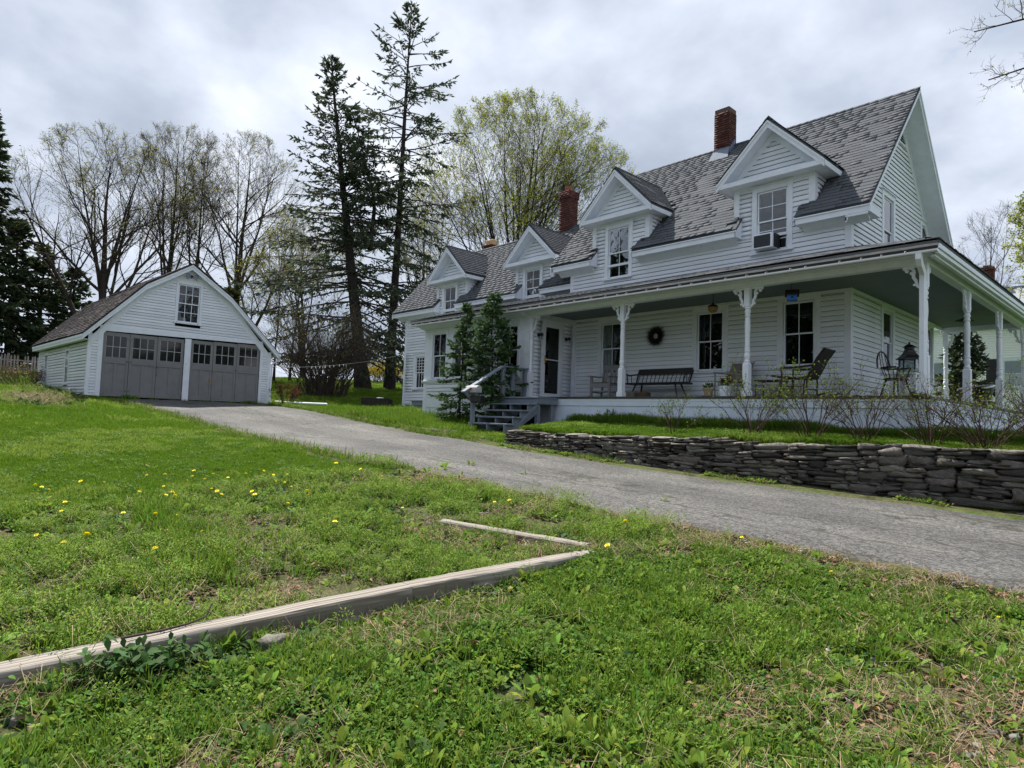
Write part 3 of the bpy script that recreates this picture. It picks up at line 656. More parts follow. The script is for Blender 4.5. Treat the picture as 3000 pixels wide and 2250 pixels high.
sh = shingle_field((X0r, EY, EZ), (1, 0, 0), v_main, n_main, GX0-X0r, VL, .140, .34, keep_main)
# ridge caps
for x in np.arange(X0r+.12, GX0-.05, .2):
    sh.append(frame_m((x, RY-.11*.67, RZ_-.11*.74+.018), (.235, 0, 0), -n_main*.02, v_main*.13))
place_sh = list(sh)
# wing roof
WX0, WX1 = WXL-.62, XL+.6
wf = MB()
wg = [(-15.75, -14.4), (-10.95, -9.8)]
def fw(x0, x1, y0, y1=WRY): slab(wf, (x0, y0, wroof_z(y0)), (x1, y0, wroof_z(y0)), (x1, y1, wroof_z(y1)), (x0, y1, wroof_z(y1)), .05)
fw(WX0, -15.75, WEY); fw(-14.4, -10.95, WEY); fw(-9.8, XL-.02, WEY)
for a, b in wg: fw(a, b, WY+.85)
slab(wf, (WX0, WRY, WRZ), (XL, WRY, WRZ), (XL, 2*WRY-WEY, WEZ), (WX0, 2*WRY-WEY, WEZ), .05)
wf.build('wing_roof', M_SHING, HS)
def keep_wing(c, vv, a, b):
    x = WX0+c; y = WEY+vv/math.hypot(1, SL); z = wroof_z(y)
    if x > XL+.02 and z < 4.2: return False
    for d, (g0, g1) in zip(DORM[2:], wg):
        half = d['hw'] if z < d['ze'] else max(0, d['zr']-z)
        if z < d['zr'] and z > wroof_z(WY) and abs(x-d['c']) < half-.02: return False
        if z <= wroof_z(WY+.03) and WX0+a < g1 and WX0+b > g0: return WX0+b <= g0+.06 or WX0+a >= g1-.06
    return True
WV = (WRY-WEY)*math.hypot(1, SL)
place_sh += shingle_field((WX0, WEY, WEZ), (1, 0, 0), v_main, n_main, XL+.0-WX0, WV, .15, .34, keep_wing)
for x in np.arange(WX0+.12, XL-.1, .2): place_sh.append(frame_m((x, WRY-.074, WRZ-.08+.018), (.235, 0, 0), -n_main*.02, v_main*.13))

# eaves: closed soffit boxes with fascia and a crown strip -----------------
def eave(x0, x1, ey, ez, wy, side_l=True, side_r=True):
    b = MB()
    b.box(x0+.02, ey+.03, ez-.20, x1-.02, wy, ez-.17)                       # soffit
    b.box(x0+.01, ey+.005, ez-.20, x1-.01, ey+.03, ez-.06)                  # fascia
    b.box(x0+.0, ey-.02, ez-.075, x1-.0, ey+.035, ez-.048)                  # drip strip
    for x, on in ((x0, side_l), (x1, side_r)):
        if on:
            xa, xb = (x, x+.03) if x == x0 else (x-.03, x)
            b.prism([(ey+.005, ez-.2), (wy, ez-.2), (wy, ez-.05+SL*(wy-ey)), (ey+.005, ez-.05)], 'x', xa+.004, xb-.004)
    b.build('eave_box', M_TRIM2, HS)
    # angled bed moulding under the soffit
    c = MB(); c.prism([(wy-.02, ez-.20), (ey+.16, ez-.20), (wy-.02, ez-.34)], 'x', x0+.1, x1-.1); c.build('bed_moulding', M_TRIM2, HS)
eave(X0r+.1, -7.25, EY, EZ, 0); eave(-5.75, -2.57, EY, EZ, 0)
eave(-1.12, GX0, EY, EZ, 0, True, False)
eave(WX0+.1, -15.75, WEY, WEZ, WY); eave(-14.4, -10.95, WEY, WEZ, WY); eave(-9.8, XL-.02, WEY, WEZ, WY, True, False)
# cornice return at the gable corner
b = MB(); b.box(.004, EY+.009, EZ-.212, GX0-.034, .30, EZ-.203); b.box(GX0-.030, EY-.004, EZ-.215, GX0+.003, .31, EZ-.055); b.box(.02, .272, EZ-.202, GX0-.034, .305, EZ-.06); b.box(.01, .02, EZ-.19, GX0-.034, .268, EZ-.07); b.build('cornice_return', M_TRIM2, HS)
# gable rake: soffit, barge boards, frieze
def rake(W, y0, z0, yr, zr, x_in, x_out, name='rake'):
    pass
rk = MB(); rb = MB(); rz2 = MB()
for s in (0, 1):
    ya, za, yb, zb = (EY, EZ, RY, RZ_) if s == 0 else (2*RY-EY, EZ, RY, RZ_)
    A = lambda x, y, z, dz: (x, y, z+dz)
    # barge (outer face)
    e1, e2 = (-.15, -.36) if s == 0 else (-.27, -.56)
    for (x0, x1, d0, d1, mb) in ((GX0-.045, GX0-.012, -.06, e1, rb), (GX0-.012, GX0+.012, -.05, -.13, rb), (.004, GX0-.04, -.225, -.255, rk), (.0, .03, -.25, e2, rz2), (.0, .05, -.25, -.33, rz2)):
        P = [(x0, ya, za+d0), (x1, ya, za+d0), (x1, yb, zb+d0), (x0, yb, zb+d0), (x0, ya, za+d1), (x1, ya, za+d1), (x1, yb, zb+d1), (x0, yb, zb+d1)]
        mb.add(P, [(0, 1, 2, 3), (7, 6, 5, 4), (0, 4, 5, 1), (1, 5, 6, 2), (2, 6, 7, 3), (3, 7, 4, 0)])
rb.build('barge_board', M_TRIM2, HS); rk.build('rake_soffit', M_TRIM2, HS); rz2.build('rake_frieze', M_TRIM2, HS)
# wing left rake (thin) and main left rake
for (xo, y0, z0, yr, zr) in ((WX0, WEY, WEZ, WRY, WRZ), (X0r, EY, EZ, RY, RZ_)):
    q = MB()
    for s in (0, 1):
        ya = y0 if s == 0 else 2*yr-y0
        P = [(xo, ya, z0-.055), (xo+.03, ya, z0-.055), (xo+.03, yr, zr-.055), (xo, yr, zr-.055), (xo, ya, z0-.25), (xo+.03, ya, z0-.25), (xo+.03, yr, zr-.25), (xo, yr, zr-.25)]
        q.add(P, [(0, 1, 2, 3), (7, 6, 5, 4), (0, 4, 5, 1), (1, 5, 6, 2), (2, 6, 7, 3), (3, 7, 4, 0)])
    q.build('barge_board', M_TRIM2, HS)
# attic louvre
lv = MB(); GA.box(lv, 2.97, 3.01, 0, .04, 6.86, 7.42); GA.box(lv, 3.7, 3.74, 0, .04, 6.86, 7.42); GA.box(lv, 2.97, 3.74, 0, .05, 6.84, 6.88); GA.box(lv, 2.97, 3.74, 0, .05, 7.4, 7.44)
lo = lv.build('attic_vent', M_TRIM2, HS)
for k in range(8):
    s = MB(); z = 6.9+k*.064; s.add([(.005, 3.01, z+.05), (.04, 3.01, z), (.04, 3.7, z), (.005, 3.7, z+.05), (.005, 3.01, z+.06), (.04, 3.01, z+.01), (.04, 3.7, z+.01), (.005, 3.7, z+.06)], [(0, 1, 2, 3), (7, 6, 5, 4), (0, 4, 5, 1), (1, 5, 6, 2), (2, 6, 7, 3), (3, 7, 4, 0)]); s.build('louvre_slat', M_TRIM2, lo)
bk = MB(); GA.box(bk, 2.99, 3.72, -.02, .004, 6.86, 7.42); bk.build('vent_backing', M_DARK, lo)

# dormers ------------------------------------------------------------------
for d in DORM:
    c, hw, rw, zr, ze, wy, fy = d['c'], d['hw'], d['rw'], d['zr'], d['ze'], d['y'], d['fy']
    rz = roof_z if d['m'] else wroof_z
    yv = (lambda z: EY+(z-EZ)/SL) if d['m'] else (lambda z: WEY+(z-WEZ)/SL)
    W_ = FR if d['m'] else WF; m_ = MB(); sl_ = (zr-ze)/rw
    for s in (-1, 1):
        slab(m_, (c, fy, zr), (c+s*rw, fy, ze), (c+s*rw, yv(ze)+.06, ze), (c, yv(zr)+.06, zr), .045*s)
    dr = m_.build('dormer', M_SHING, HS)
    # white trim: corner boards, pediment ledge, barge boards, rake frieze
    for s in (-1, 1):
        tr = MB(); x = c+s*hw; W_.box(tr, min(x, x-s*.13), max(x, x-s*.13), 0, .024, rz(wy)-.02 if False else rz(wy)+.02, ze-.16)
        tr.box(min(x, x+s*.02), wy-.024, rz(wy)+.02, max(x, x+s*.02), wy+.11, ze-.16)
        tr.build('dormer_corner_board', M_TRIM2, dr)
    pd = MB(); pd.box(c-rw+.04, fy+.02, ze-.16, c+rw-.04, wy, ze-.13); pd.box(c-rw+.03, fy-.006, ze-.165, c+rw-.03, fy+.03, ze-.05); pd.box(c-rw+.05, fy+.03, ze-.06, c+rw-.05, wy, ze-.035)
    pd.box(c-hw-.01, wy-.03, ze-.23, c+hw+.01, wy, ze-.16)
    pd.build('pediment', M_TRIM2, dr)
    bg_ = MB()
    for s in (-1, 1):
        for (y0, y1, a0, a1, wd) in ((fy-.012, fy+.02, -.05, -.19, rw), (fy-.03, fy-.012, -.04, -.09, rw), (fy+.02, wy, -.16, -.185, rw-.12)):
            P = [(c, y0, zr+a0*1.2), (c, y1, zr+a0*1.2), (c+s*wd, y1, zr-sl_*wd+a0*1.2), (c+s*wd, y0, zr-sl_*wd+a0*1.2), (c, y0, zr+a1*1.2), (c, y1, zr+a1*1.2), (c+s*wd, y1, zr-sl_*wd+a1*1.2), (c+s*wd, y0, zr-sl_*wd+a1*1.2)]
            bg_.add(P, [(0, 1, 2, 3), (7, 6, 5, 4), (0, 4, 5, 1), (1, 5, 6, 2), (2, 6, 7, 3), (3, 7, 4, 0)])
        # side eave board
        xs_ = c+s*rw; bg_.box(min(xs_-s*.03, xs_), fy+.005, ze-.175, max(xs_-s*.03, xs_), yv(ze)-.02, ze-.05)
        bg_.box(min(xs_-s*.04, c+s*hw), fy+.03, ze-.165, max(xs_-s*.04, c+s*hw), yv(ze)-.05, ze-.14)
        # rake frieze on the gable wall
        P = []
        for y in (wy-.022, wy):
            P += [(c, y, zr-.2), (c+s*(zr-.2-ze), y, ze), (c+s*(zr-.40-ze), y, ze), (c, y, zr-.42)]
        bg_.add(P, [(0, 1, 2, 3), (7, 6, 5, 4), (0, 4, 5, 1), (1, 5, 6, 2), (2, 6, 7, 3), (3, 7, 4, 0)])
    bg_.build('barge_board', M_TRIM2, dr)
    # shingles on both slopes
    Ls = math.hypot(rw, zr-ze)
    for s in (-1, 1):
        vv_ = np.array([-s*rw, 0, zr-ze])/Ls; nn_ = np.array([s*(zr-ze), 0, rw])/Ls
        uu = np.array([0, s, 0.]); D = yv(zr)-fy
        o_ = np.array([c+s*rw, fy if s > 0 else fy+D, ze])
        def kp(cc, v2, a, b, s=s, D=D):
            y = fy+(cc if s > 0 else D-cc); z = ze+v2/Ls*(zr-ze); return y < yv(z)+.05
        place_sh += shingle_field(o_, uu, vv_, nn_, D, Ls, .14, .3, kp)
    for y in np.arange(fy+.08, yv(zr)-.05, .17): place_sh.append(frame_m((c-.07, y, zr-.07+.02), (0, -.2, 0), np.array([-1, 0, 1])/-1.414*-.02*-1, np.array([.1, 0, .1])))

# porch roof ------------------------------------------------------------
PEY, PEX, PEZ = -2.42, 2.27, 2.64; PS = (3.38-PEZ)/(-PEY)
PXL = -13.62
pr_ = MB(); zin = 3.38
slab(pr_, (PXL, PEY, PEZ), (PEX, PEY, PEZ), (0, 0, zin), (PXL+.2, 0, zin), .04)
slab(pr_, (PEX, PEY, PEZ), (PEX, 7.75, PEZ), (0, 7.4, zin), (0, 0, zin), .04)
slab(pr_, (PXL+.2, 0, zin-.001), (XL-.03, 0, zin-.001), (XL-.03, WY-.02, zin+.1), (PXL+.2, WY-.02, zin+.1), .04)
pr_.build('porch_roof', M_SHING, HS)
pv = np.array([0, 1, PS])/math.hypot(1, PS); pn = np.array([0, -PS, 1])/math.hypot(1, PS); PV = -PEY*math.hypot(1, PS)
shb = shingle_field((PXL, PEY, PEZ), (1, 0, 0), pv, pn, PEX-PXL, PV, .13, .26, lambda c, v, a, b: PXL+c < PEX-v*.94*PEX/2.42, th=.014)
pv2 = np.array([-1, 0, (zin-PEZ)/PEX]); pv2 /= np.linalg.norm(pv2); pn2 = np.array([(zin-PEZ)/PEX, 0, 1]); pn2 /= np.linalg.norm(pn2)
shb += shingle_field((PEX, PEY, PEZ), (0, 1, 0), pv2, pn2, 10.1, PEX*1.05, .13, .26, lambda c, v, a, b: c > v*1.05, th=.014)
hv = np.array([PEX, PEY, PEZ-zin]); Lh = np.linalg.norm(hv); hu = hv/Lh; hn = np.array([.25, -.25, 1]); hn -= hu*hn.dot(hu); hn /= np.linalg.norm(hn); hs_ = np.cross(hn, hu)
for k in np.arange(0, Lh, .18): shb.append(frame_m(hv*(1-k/Lh)+np.array([0, 0, zin+.02])-hu*.2, hs_*.2, -hn*.018, -hu*-.0+hu*-.24))
place_pieces(HS, 'shingle', ME_SHING, UB_V, UB_F, place_sh, 300, M_SHING, 'shingles')
place_pieces(HS, 'porch_shingle', ME_SHING, UB_V, UB_F, shb, 200, M_SHING, 'porch_shingles')
# fascia, gutter, hangers
bx('porch_fascia', M_WEATH, (PXL+.02, PEY+.0, PEZ-.085, PEX-.02, PEY+.03, PEZ-.042))
bx('porch_fascia', M_BLACK, (PXL+.04, PEY+.02, PEZ-.19, PEX-.04, PEY+.06, PEZ-.06))  # black board paints in the shaded gap behind the gutter
g = MB()
prof = [(PEY-.01, 2.440), (PEY-.055, 2.432), (PEY-.082, 2.448), (PEY-.085, 2.476), (PEY-.075, 2.476), (PEY-.070, 2.455), (PEY-.05, 2.444), (PEY-.01, 2.452)]
g.prism(prof, 'x', PXL+.05, PEX-.02)
g.prism([(PEY+.0, 2.436), (PEY-.055, 2.428), (PEY-.085, 2.445), (PEY-.088, 2.478), (PEY+.0, 2.478)], 'x', PEX-.02, PEX-.005)
gu = g.build('gutter', M_GUT, HS)
for x in np.arange(-13.2, 2.2, .43):
    xx = x+RNG.uniform(-.12, .12)
    if xx < 2.15:
        h_ = MB(); h_.tube([(xx, PEY-.07, 2.47), (xx, PEY-.075, 2.50), (xx, PEY-.03, 2.515), (xx, PEY+.035, 2.52)], .0042, 5); h_.build('gutter_hanger', M_GUT, gu)
# side eave: crown layers
bx('porch_fascia', M_TRIM2, (PEX-.03, PEY+.04, PEZ-.13, PEX-.002, 7.7, PEZ-.043), (PEX-.09, PEY+.1, PEZ-.20, PEX-.03, 7.7, PEZ-.13), (PEX-.16, PEY+.14, PEZ-.245, PEX-.09, 7.7, PEZ-.20))
# beams
bx('porch_beam', M_TRIM2, (-8.2, -2.0, 2.36, 1.99, -1.82, 2.66), (1.83, -1.82, 2.36, 2.0, 7.3, 2.64), (-.02, 7.12, 2.36, 1.83, 7.28, 2.62))
bx('porch_soffit', M_TRIM2, (PXL+.15, -2.40, 2.47, PEX-.16, -2.0, 2.49), (2.0, -2.4, 2.472, PEX-.1, 7.6, 2.488))
bx('porch_ceiling', M_CEIL, (-8.08, -1.82, 2.50, 1.83, -.0, 2.52), (.0, 0, 2.502, 1.83, 7.12, 2.522), bevel=0)
bx('ceiling_moulding', M_TRIM2, (-8.05, -.05, 2.42, -.0, -.0, 2.50), (.0, -.05, 2.42, .05, 7.12, 2.50))

# turned posts ------------------------------------------------------------
def post(x, y, dirs, full=True, square=False):
    s = MB(); s.box(x-.085, y-.085, 0, x+.085, y+.085, .125); s.box(x-.068, y-.068, .125, x+.068, y+.068, .70)
    s.add([(x-.068, y-.068, .70), (x+.068, y-.068, .70), (x+.068, y+.068, .70), (x-.068, y+.068, .70), (x-.045, y-.045, .745), (x+.045, y-.045, .745), (x+.045, y+.045, .745), (x-.045, y+.045, .745)], [(0, 1, 5, 4), (1, 2, 6, 5), (2, 3, 7, 6), (3, 0, 4, 7)])
    s.box(x-.062, y-.062, 1.955, x+.062, y+.062, 2.36)
    pr = [(.05, .73), (.066, .745), (.066, .77), (.052, .78), (.046, .80), (.056, .83), (.068, .87), (.062, .92), (.05, .945), (.05, .955), (.064, .965), (.064, .985), (.05, .995), (.054, 1.02), (.052, 1.2), (.05, 1.27), (.058, 1.275), (.058, 1.295), (.05, 1.30), (.058, 1.305), (.058, 1.325), (.05, 1.33), (.056, 1.42), (.061, 1.52), (.055, 1.68), (.047, 1.72), (.047, 1.735), (.062, 1.74), (.064, 1.765), (.05, 1.775), (.052, 1.80), (.064, 1.835), (.064, 1.86), (.05, 1.885), (.05, 1.90), (.066, 1.91), (.066, 1.935), (.055, 1.955)]
    s.lathe(pr, (x, y, 0), 14)
    po = s.build('porch_post', M_WHITE, HS, smooth=True)
    # fretwork brackets
    for (dx_, dy_) in dirs:
        P = [(.0, 2.35), (.27, 2.352), (.285, 2.325), (.255, 2.305), (.215, 2.31), (.20, 2.285), (.225, 2.255), (.205, 2.22), (.165, 2.225), (.15, 2.25), (.165, 2.285), (.15, 2.31), (.115, 2.30), (.105, 2.25), (.125, 2.19), (.11, 2.12), (.075, 2.075), (.075, 2.03), (.095, 2.0), (.07, 1.965), (.03, 1.975), (.0, 1.93)]
        # pierced: build as an outer ribbon, leaving the eye open
        b = MB(); ax = 'y' if dx_ else 'x'
        def XY(p): return (x+dx_*(.062+p[0]), p[1]) if dx_ else (y+dy_*(.062+p[0]), p[1])
        strip = [(.005, 1.945), (.045, 1.985), (.06, 2.04), (.07, 2.09), (.105, 2.14), (.11, 2.19), (.095, 2.245), (.115, 2.295), (.16, 2.325), (.215, 2.335), (.275, 2.34)]
        wd = [.03, .04, .035, .04, .045, .04, .035, .04, .035, .035, .025]
        ctr = (y if dx_ else x)
        Lp = []; Rp = []
        for i, p in enumerate(strip):
            a_ = np.array(strip[min(i+1, len(strip)-1)])-np.array(strip[max(i-1, 0)]); a_ = a_/np.linalg.norm(a_); nn = np.array([-a_[1], a_[0]])
            Lp.append(tuple(np.array(p)+nn*wd[i]/1.6)); Rp.append(tuple(np.array(p)-nn*wd[i]/1.6))
        for i in range(len(strip)-1):
            q = [XY(Lp[i]), XY(Lp[i+1]), XY(Rp[i+1]), XY(Rp[i])]; b.prism(q, ax, ctr-.018, ctr+.018)
        for (ccx, ccz, rr_) in ((.215, 2.275, .033), (.14, 2.225, .03), (.095, 2.01, .022), (.255, 2.32, .03)):
            q = [XY((ccx+rr_*math.cos(k*math.pi/4), ccz+rr_*math.sin(k*math.pi/4))) for k in range(8)]; b.prism(q, ax, ctr-.016, ctr+.016)
        b.box(*( (x+dx_*.062, y-.017, 2.325, x+dx_*.34, y+.017, 2.36) if dx_ else (x-.017, y+dy_*.062, 2.325, x+.017, y+dy_*.34, 2.36)))
        b.build('bracket', M_WHITE, po)
    return po
post(-8.06, -1.91, [(1, 0)]); post(-4.76, -1.91, [(1, 0), (-1, 0)]); post(-1.41, -1.91, [(1, 0), (-1, 0)])
post(1.92, -1.91, [(-1, 0), (0, 1)]); post(1.92, 1.09, [(0, 1), (0, -1)]); post(1.92, 4.16, [(0, 1), (0, -1)]); post(1.92, 7.2, [(0, -1), (-1, 0)]); post(.1, 7.2, [(1, 0)])
bx('door_wall_frieze', M_TRIM2, (-8.1, -1.82, 2.33, -8.07, 0, 2.5))
# half bracket post against the door wall: weathered bracket and climbing stem
s = MB(); s.box(-8.05, -.03-.06, .0, -7.98, -.0, .98); s.box(-8.05, -.09, .98, -8.0, -.0, 2.0); s.build('half_post', M_TRIM2, HS)

# deck ---------------------------------------------------------------------
dk = MB(); y = -2.10
dks = bx('porch_deck', M_DECK, (-8.1, -2.10, -.055, 2.06, -.0, -.005), (.0, .0, -.055, 2.06, 7.4, -.006))
for k, x in enumerate(np.arange(-8.1, 2.0, .11)):
    q = MB(); q.box(x+.002, -2.115, -.005, x+.106, -.012, .004); q.build('floorboard', M_DECK, dks)
for k, yy in enumerate(np.arange(.0, 7.3, .11)):
    q = MB(); q.box(.03, yy+.002, -.005, 2.075, yy+.106, .004); q.build('floorboard', M_DECK, dks)
sk = MB(); sk.box(-8.1, -2.085, -.10, 2.05, -2.05, -.056); sk.build('skirt_cap', M_WHITE, HS)
sb = MB(); sb.box(-8.1, -2.06, -.76, 2.02, -2.03, -.10); sb.box(-8.1, -2.078, -.235, 2.035, -2.06, -.10); sb.box(-8.1, -2.078, -.76, 2.035, -2.06, -.58)
for x in (-7.9, -5.95, -3.75, -1.5, .4, 1.95): sb.box(x-.05, -2.076, -.58, x+.05, -2.06, -.235)
sb.build('skirt', M_SKIRT, HS, bevel=.006)
sb = MB(); sb.box(1.99, -2.03, -.85, 2.02, 7.3, -.10); sb.box(2.02, -2.06, -.235, 2.04, 7.3, -.10); sb.box(2.02, -2.06, -.85, 2.04, 7.3, -.60); sb.box(2.02, -2.0, -.10, 2.05, 7.3, -.056)
for yy in (-1.9, 0.2, 2.4, 4.6, 7.1): sb.box(2.02, yy-.05, -.6, 2.038, yy+.05, -.235)
sb.build('skirt', M_SKIRT, HS, bevel=.006)

# glazed bay room ------------------------------------------------------------
bx('bay_corner_board', M_TRIM2, (-13.34, -1.935, -.72, -13.17, -1.91, 2.36), (-13.365, -1.935, -.72, -13.34, -1.78, 2.36))
bx('bay_corner_board', M_TRIM2, (-8.42, -1.935, -.1, -8.1, -1.91, 2.36))
bx('bay_frieze', M_TRIM2, (-13.36, -1.95, 2.30, -8.1, -1.90, 2.50), (-13.365, -1.9, 2.3, -13.3, WY, 2.5))
bx('water_table', M_TRIM2, (-13.42, -1.99, .545, -8.4, -1.90, .585), (-13.4, -1.96, .50, -8.42, -1.90, .545))
pb = MB(); pb.box(-13.34, -1.92, -.72, -8.42, -1.90, -.02); pb.box(-13.34, -1.938, -.34, -8.42, -1.92, -.02)
for x in (-13.25, -12.02, -10.75, -9.5, -8.5): pb.box(x-.09, -1.937, -.72, x+.09, -1.92, -.34)
pb.build('bay_panel', M_TRIM2, HS, bevel=.006)
wp = MB()
for (a, b_) in ((-13.17, -13.0), (-12.03, -11.83), (-10.87, -10.66), (-9.7, -9.48), (-8.54, -8.42)): BF.box(wp, a, b_, 0, .02, .585, 2.30)
BF.box(wp, -13.17, -8.42, 0, .018, 2.2, 2.3)
wp.build('bay_mullion_board', M_TRIM2, HS)
b = MB(); b.prism([(-1.95, 2.49), (-2.33, 2.49), (-2.33, 2.46), (-1.95, 2.36)], 'x', -13.4, -8.2); b.build('bay_bed_moulding', M_TRIM2, HS)
b = MB(); b.prism([(PEY, PEZ-.05), (0.2, 3.38), (.2, 2.49), (PEY+.04, 2.49)], 'x', PXL+.05, PXL+.08); b.box(PXL+.08, -2.38, 2.472, -13.36, WY, 2.488); b.build('bay_end_board', M_TRIM2, HS)

# storm door ------------------------------------------------------------------
dc = MB(); DW.box(dc, -1.47, -1.36, 0, .035, 0, 2.27); DW.box(dc, -.65, -.54, 0, .035, 0, 2.27); DW.box(dc, -1.47, -.54, 0, .036, 2.2, 2.34); DW.box(dc, -1.5, -.51, 0, .06, 2.34, 2.37)
dco = dc.build('door_casing', M_TRIM2, HS)
dd = MB(); DW.box(dd, -1.36, -1.30, .004, .03, .05, 2.2); DW.box(dd, -.71, -.65, .004, .03, .05, 2.2); DW.box(dd, -1.30, -.71, .004, .03, 2.14, 2.2); DW.box(dd, -1.30, -.71, .004, .03, .05, .16); DW.box(dd, -1.30, -.71, .004, .03, 1.155, 1.185)
ddo = dd.build('storm_door', M_WHITE, HS)
for (a, b_) in ((.16, 1.155), (1.185, 2.14)):
    g = MB(); DW.box(g, -1.30, -.71, .012, .016, a, b_); g.build('pane', M_GLASS, ddo)
g = MB(); DW.box(g, -1.36, -.65, -.14, -.12, 0, 2.2); g.build('inner_door', mat('brown_inner_door', (.05, .032, .025), .5, .3, var=.4, scale=4), ddo)
g = MB(); DW.box(g, -1.335, -1.325, .03, .05, 1.0, 1.28); g.tube([(-8.07, -1.33, 1.05), (-8.0, -1.33, 1.1), (-8.0, -1.33, 1.2), (-8.07, -1.33, 1.25)], .012, 6); g.build('handle', M_BRASS, ddo)
g = MB(); DW.box(g, -1.5, -.52, -.02, .10, .004, .05); g.build('threshold', M_GREYW, HS)

# chimneys -------------------------------------------------------------------
def chimney(cx, cy, wx, wy_, zb, zt, cap, parent, limit, corbel=.03):
    core = MB(); core.box(cx-wx/2+.012, cy-wy_/2+.012, zb, cx+wx/2-.012, cy+wy_/2-.012, zt-.02); co = core.build('chimney', M_MORT, parent)
    ms = []; ch = .073; z = zb; r = 0
    while z < zt-.03:
        e_ = corbel if (zt-z) < cap else 0.0
        for side in range(4):
            L_ = (wx if side in (0, 2) else wy_)+2*e_
            nb = max(2, int(round(L_/.21))); bl = L_/nb; offs = (r % 2)*bl/2
            s0 = -L_/2-offs
            while s0 < L_/2-.02:
                a, b_ = max(s0, -L_/2), min(s0+bl, L_/2); s0 += bl
                if b_-a < .03: continue
                q = (a+b_)/2; j = RNG.uniform(-.003, .003); dd_ = .1
                if side == 0: m = frame_m((cx+q, cy-wy_/2-e_+dd_/2+j, z+ch/2), (b_-a-.011, 0, 0), (0, dd_, 0), (0, 0, ch-.011))
                elif side == 2: m = frame_m((cx+q, cy+wy_/2+e_-dd_/2+j, z+ch/2), (b_-a-.011, 0, 0), (0, dd_, 0), (0, 0, ch-.011))
                elif side == 1: m = frame_m((cx+wx/2+e_-dd_/2+j, cy+q, z+ch/2), (0, b_-a-.011, 0), (-dd_, 0, 0), (0, 0, ch-.011))
                else: m = frame_m((cx-wx/2-e_+dd_/2+j, cy+q, z+ch/2), (0, b_-a-.011, 0), (-dd_, 0, 0), (0, 0, ch-.011))
                if side in (0, 1): ms.insert(0, m)
                else: ms.append(m)
        z += ch; r += 1
    place_pieces(co, 'brick', ME_BRICK, BR_V, UB_F, ms, limit, M_BRICK, 'bricks')
    return co
c1 = chimney(-4.80, 3.06, .50, .46, 7.5, 9.26, .16, HS, 150, corbel=-.035)
# lead flashing apron and stepped side flashing
f = MB(); zf = roof_z(2.83)+.03; f.add([(-5.07, 2.83, zf+.16), (-4.53, 2.83, zf+.16), (-4.48, 2.66, roof_z(2.66)+.03), (-5.14, 2.66, roof_z(2.66)+.03)], [(0, 1, 2, 3)]); f.add([(-5.06, 2.825, zf-.2), (-4.54, 2.825, zf-.2), (-4.54, 2.825, zf+.2), (-5.06, 2.825, zf+.2)], [(0, 1, 2, 3)]); f.build('flashing', M_FLASH, c1)
for k in range(4):
    f = MB(); yy = 2.86+k*.09; f.box(-4.548, yy, roof_z(yy)-.02, -4.535, yy+.08, roof_z(yy)+.22); f.box(-4.535, yy, roof_z(yy)+.015, -4.46, yy+.08, roof_z(yy)+.035); f.build('step_flashing', M_FLASH, c1)
c2 = chimney(-11.05, 2.75, .52, .48, 6.2, 8.02, .30, HS, 90)
f = MB(); f.lathe([(.14, 0), (.14, .26), (.11, .27)], (-11.08, 2.75, 8.0), 12); f.build('flue', mat('terracotta_flue', (.30, .10, .06), .8, .2, var=.3, scale=9), c2)
c3 = chimney(-16.0, 3.2, .50, .46, 6.3, 6.95, .12, HS, 40)
for dx_ in (-.12, .12):
    f = MB(); f.box(-16.0+dx_-.11, 3.08, 6.93, -16.0+dx_+.11, 3.32, 7.2); f.build('flue', M_CLAY, c3, bevel=.02)
# downspout at the porch corner
f = MB(); f.tube([(1.98, -2.46, 2.44), (1.98, -2.46, 2.36), (1.97, -2.36, 2.27), (1.94, -2.08, 2.17), (1.93, -2.03, 2.05), (1.93, -2.03, .02)], [.062, .062, .06, .06, .06, .06], 4); f.build('downspout', M_WHITE, HS)
f = MB(); f.tube([(1.93, -2.03, .03), (1.90, -2.10, -.02), (1.75, -2.16, .02)], .055, 8); f.build('downspout_elbow', M_BLACK, HS)
# air conditioner is a thing of its own
ac = thing('air_conditioner', 'white window air conditioner under the raised sash of the right dormer', 'air conditioner', (-1.98, 0, 3.66))
f = MB(); f.box(-.18+.02, -.30, .0, .33, .05, .36); f.build('housing', M_WHITE, ac, bevel=.012)
f = MB(); f.box(-.13, -.306, .035, .28, -.299, .325); f.build('grille', mat('grey_grille_mesh', (.05, .055, .065), .7, .2, var=.4, scale=300), ac)
f = MB(); f.box(.335, -.24, .02, .37, .02, .34); f.build('side_louvre', M_BLACK, ac)
# ------------------------------------------------------------------ garage (local frame: front along +x, depth +y, outward -y)
GR = thing('garage', 'white clapboard garage with gambrel roof and grey folding doors', 'garage', (-20.334, -10.770, -.372), rad(92.7635))
GM = np.array(GR.matrix_basis); GINV = np.linalg.inv(GM); GEYE = (GINV@np.r_[CAMP, 1])[:3]
GWD, GL = 6.362, 8.0
BRK = [(-.25, 2.07), (1.58, 4.06), (3.08, 5.06), (4.58, 4.06), (6.61, 2.07)]
GF = Wall((0, 0, 0), (1, 0, 0), (0, -1, 0)); GS = Wall((0, 0, 0), (0, -1, 0), (-1, 0, 0))
def gb(name, m, *boxes, bevel=.004):
    return bx(name, m, *boxes, parent=GR, bevel=bevel)
core = MB(); core.prism([(.19, -.5), (GWD-.19, -.5), (GWD-.19, 2.1), (4.5, 3.9), (3.08, 4.9), (1.66, 3.9), (.19, 2.1)], 'y', .2, GL-.05); core.build('sheathing', M_DARK, GR)
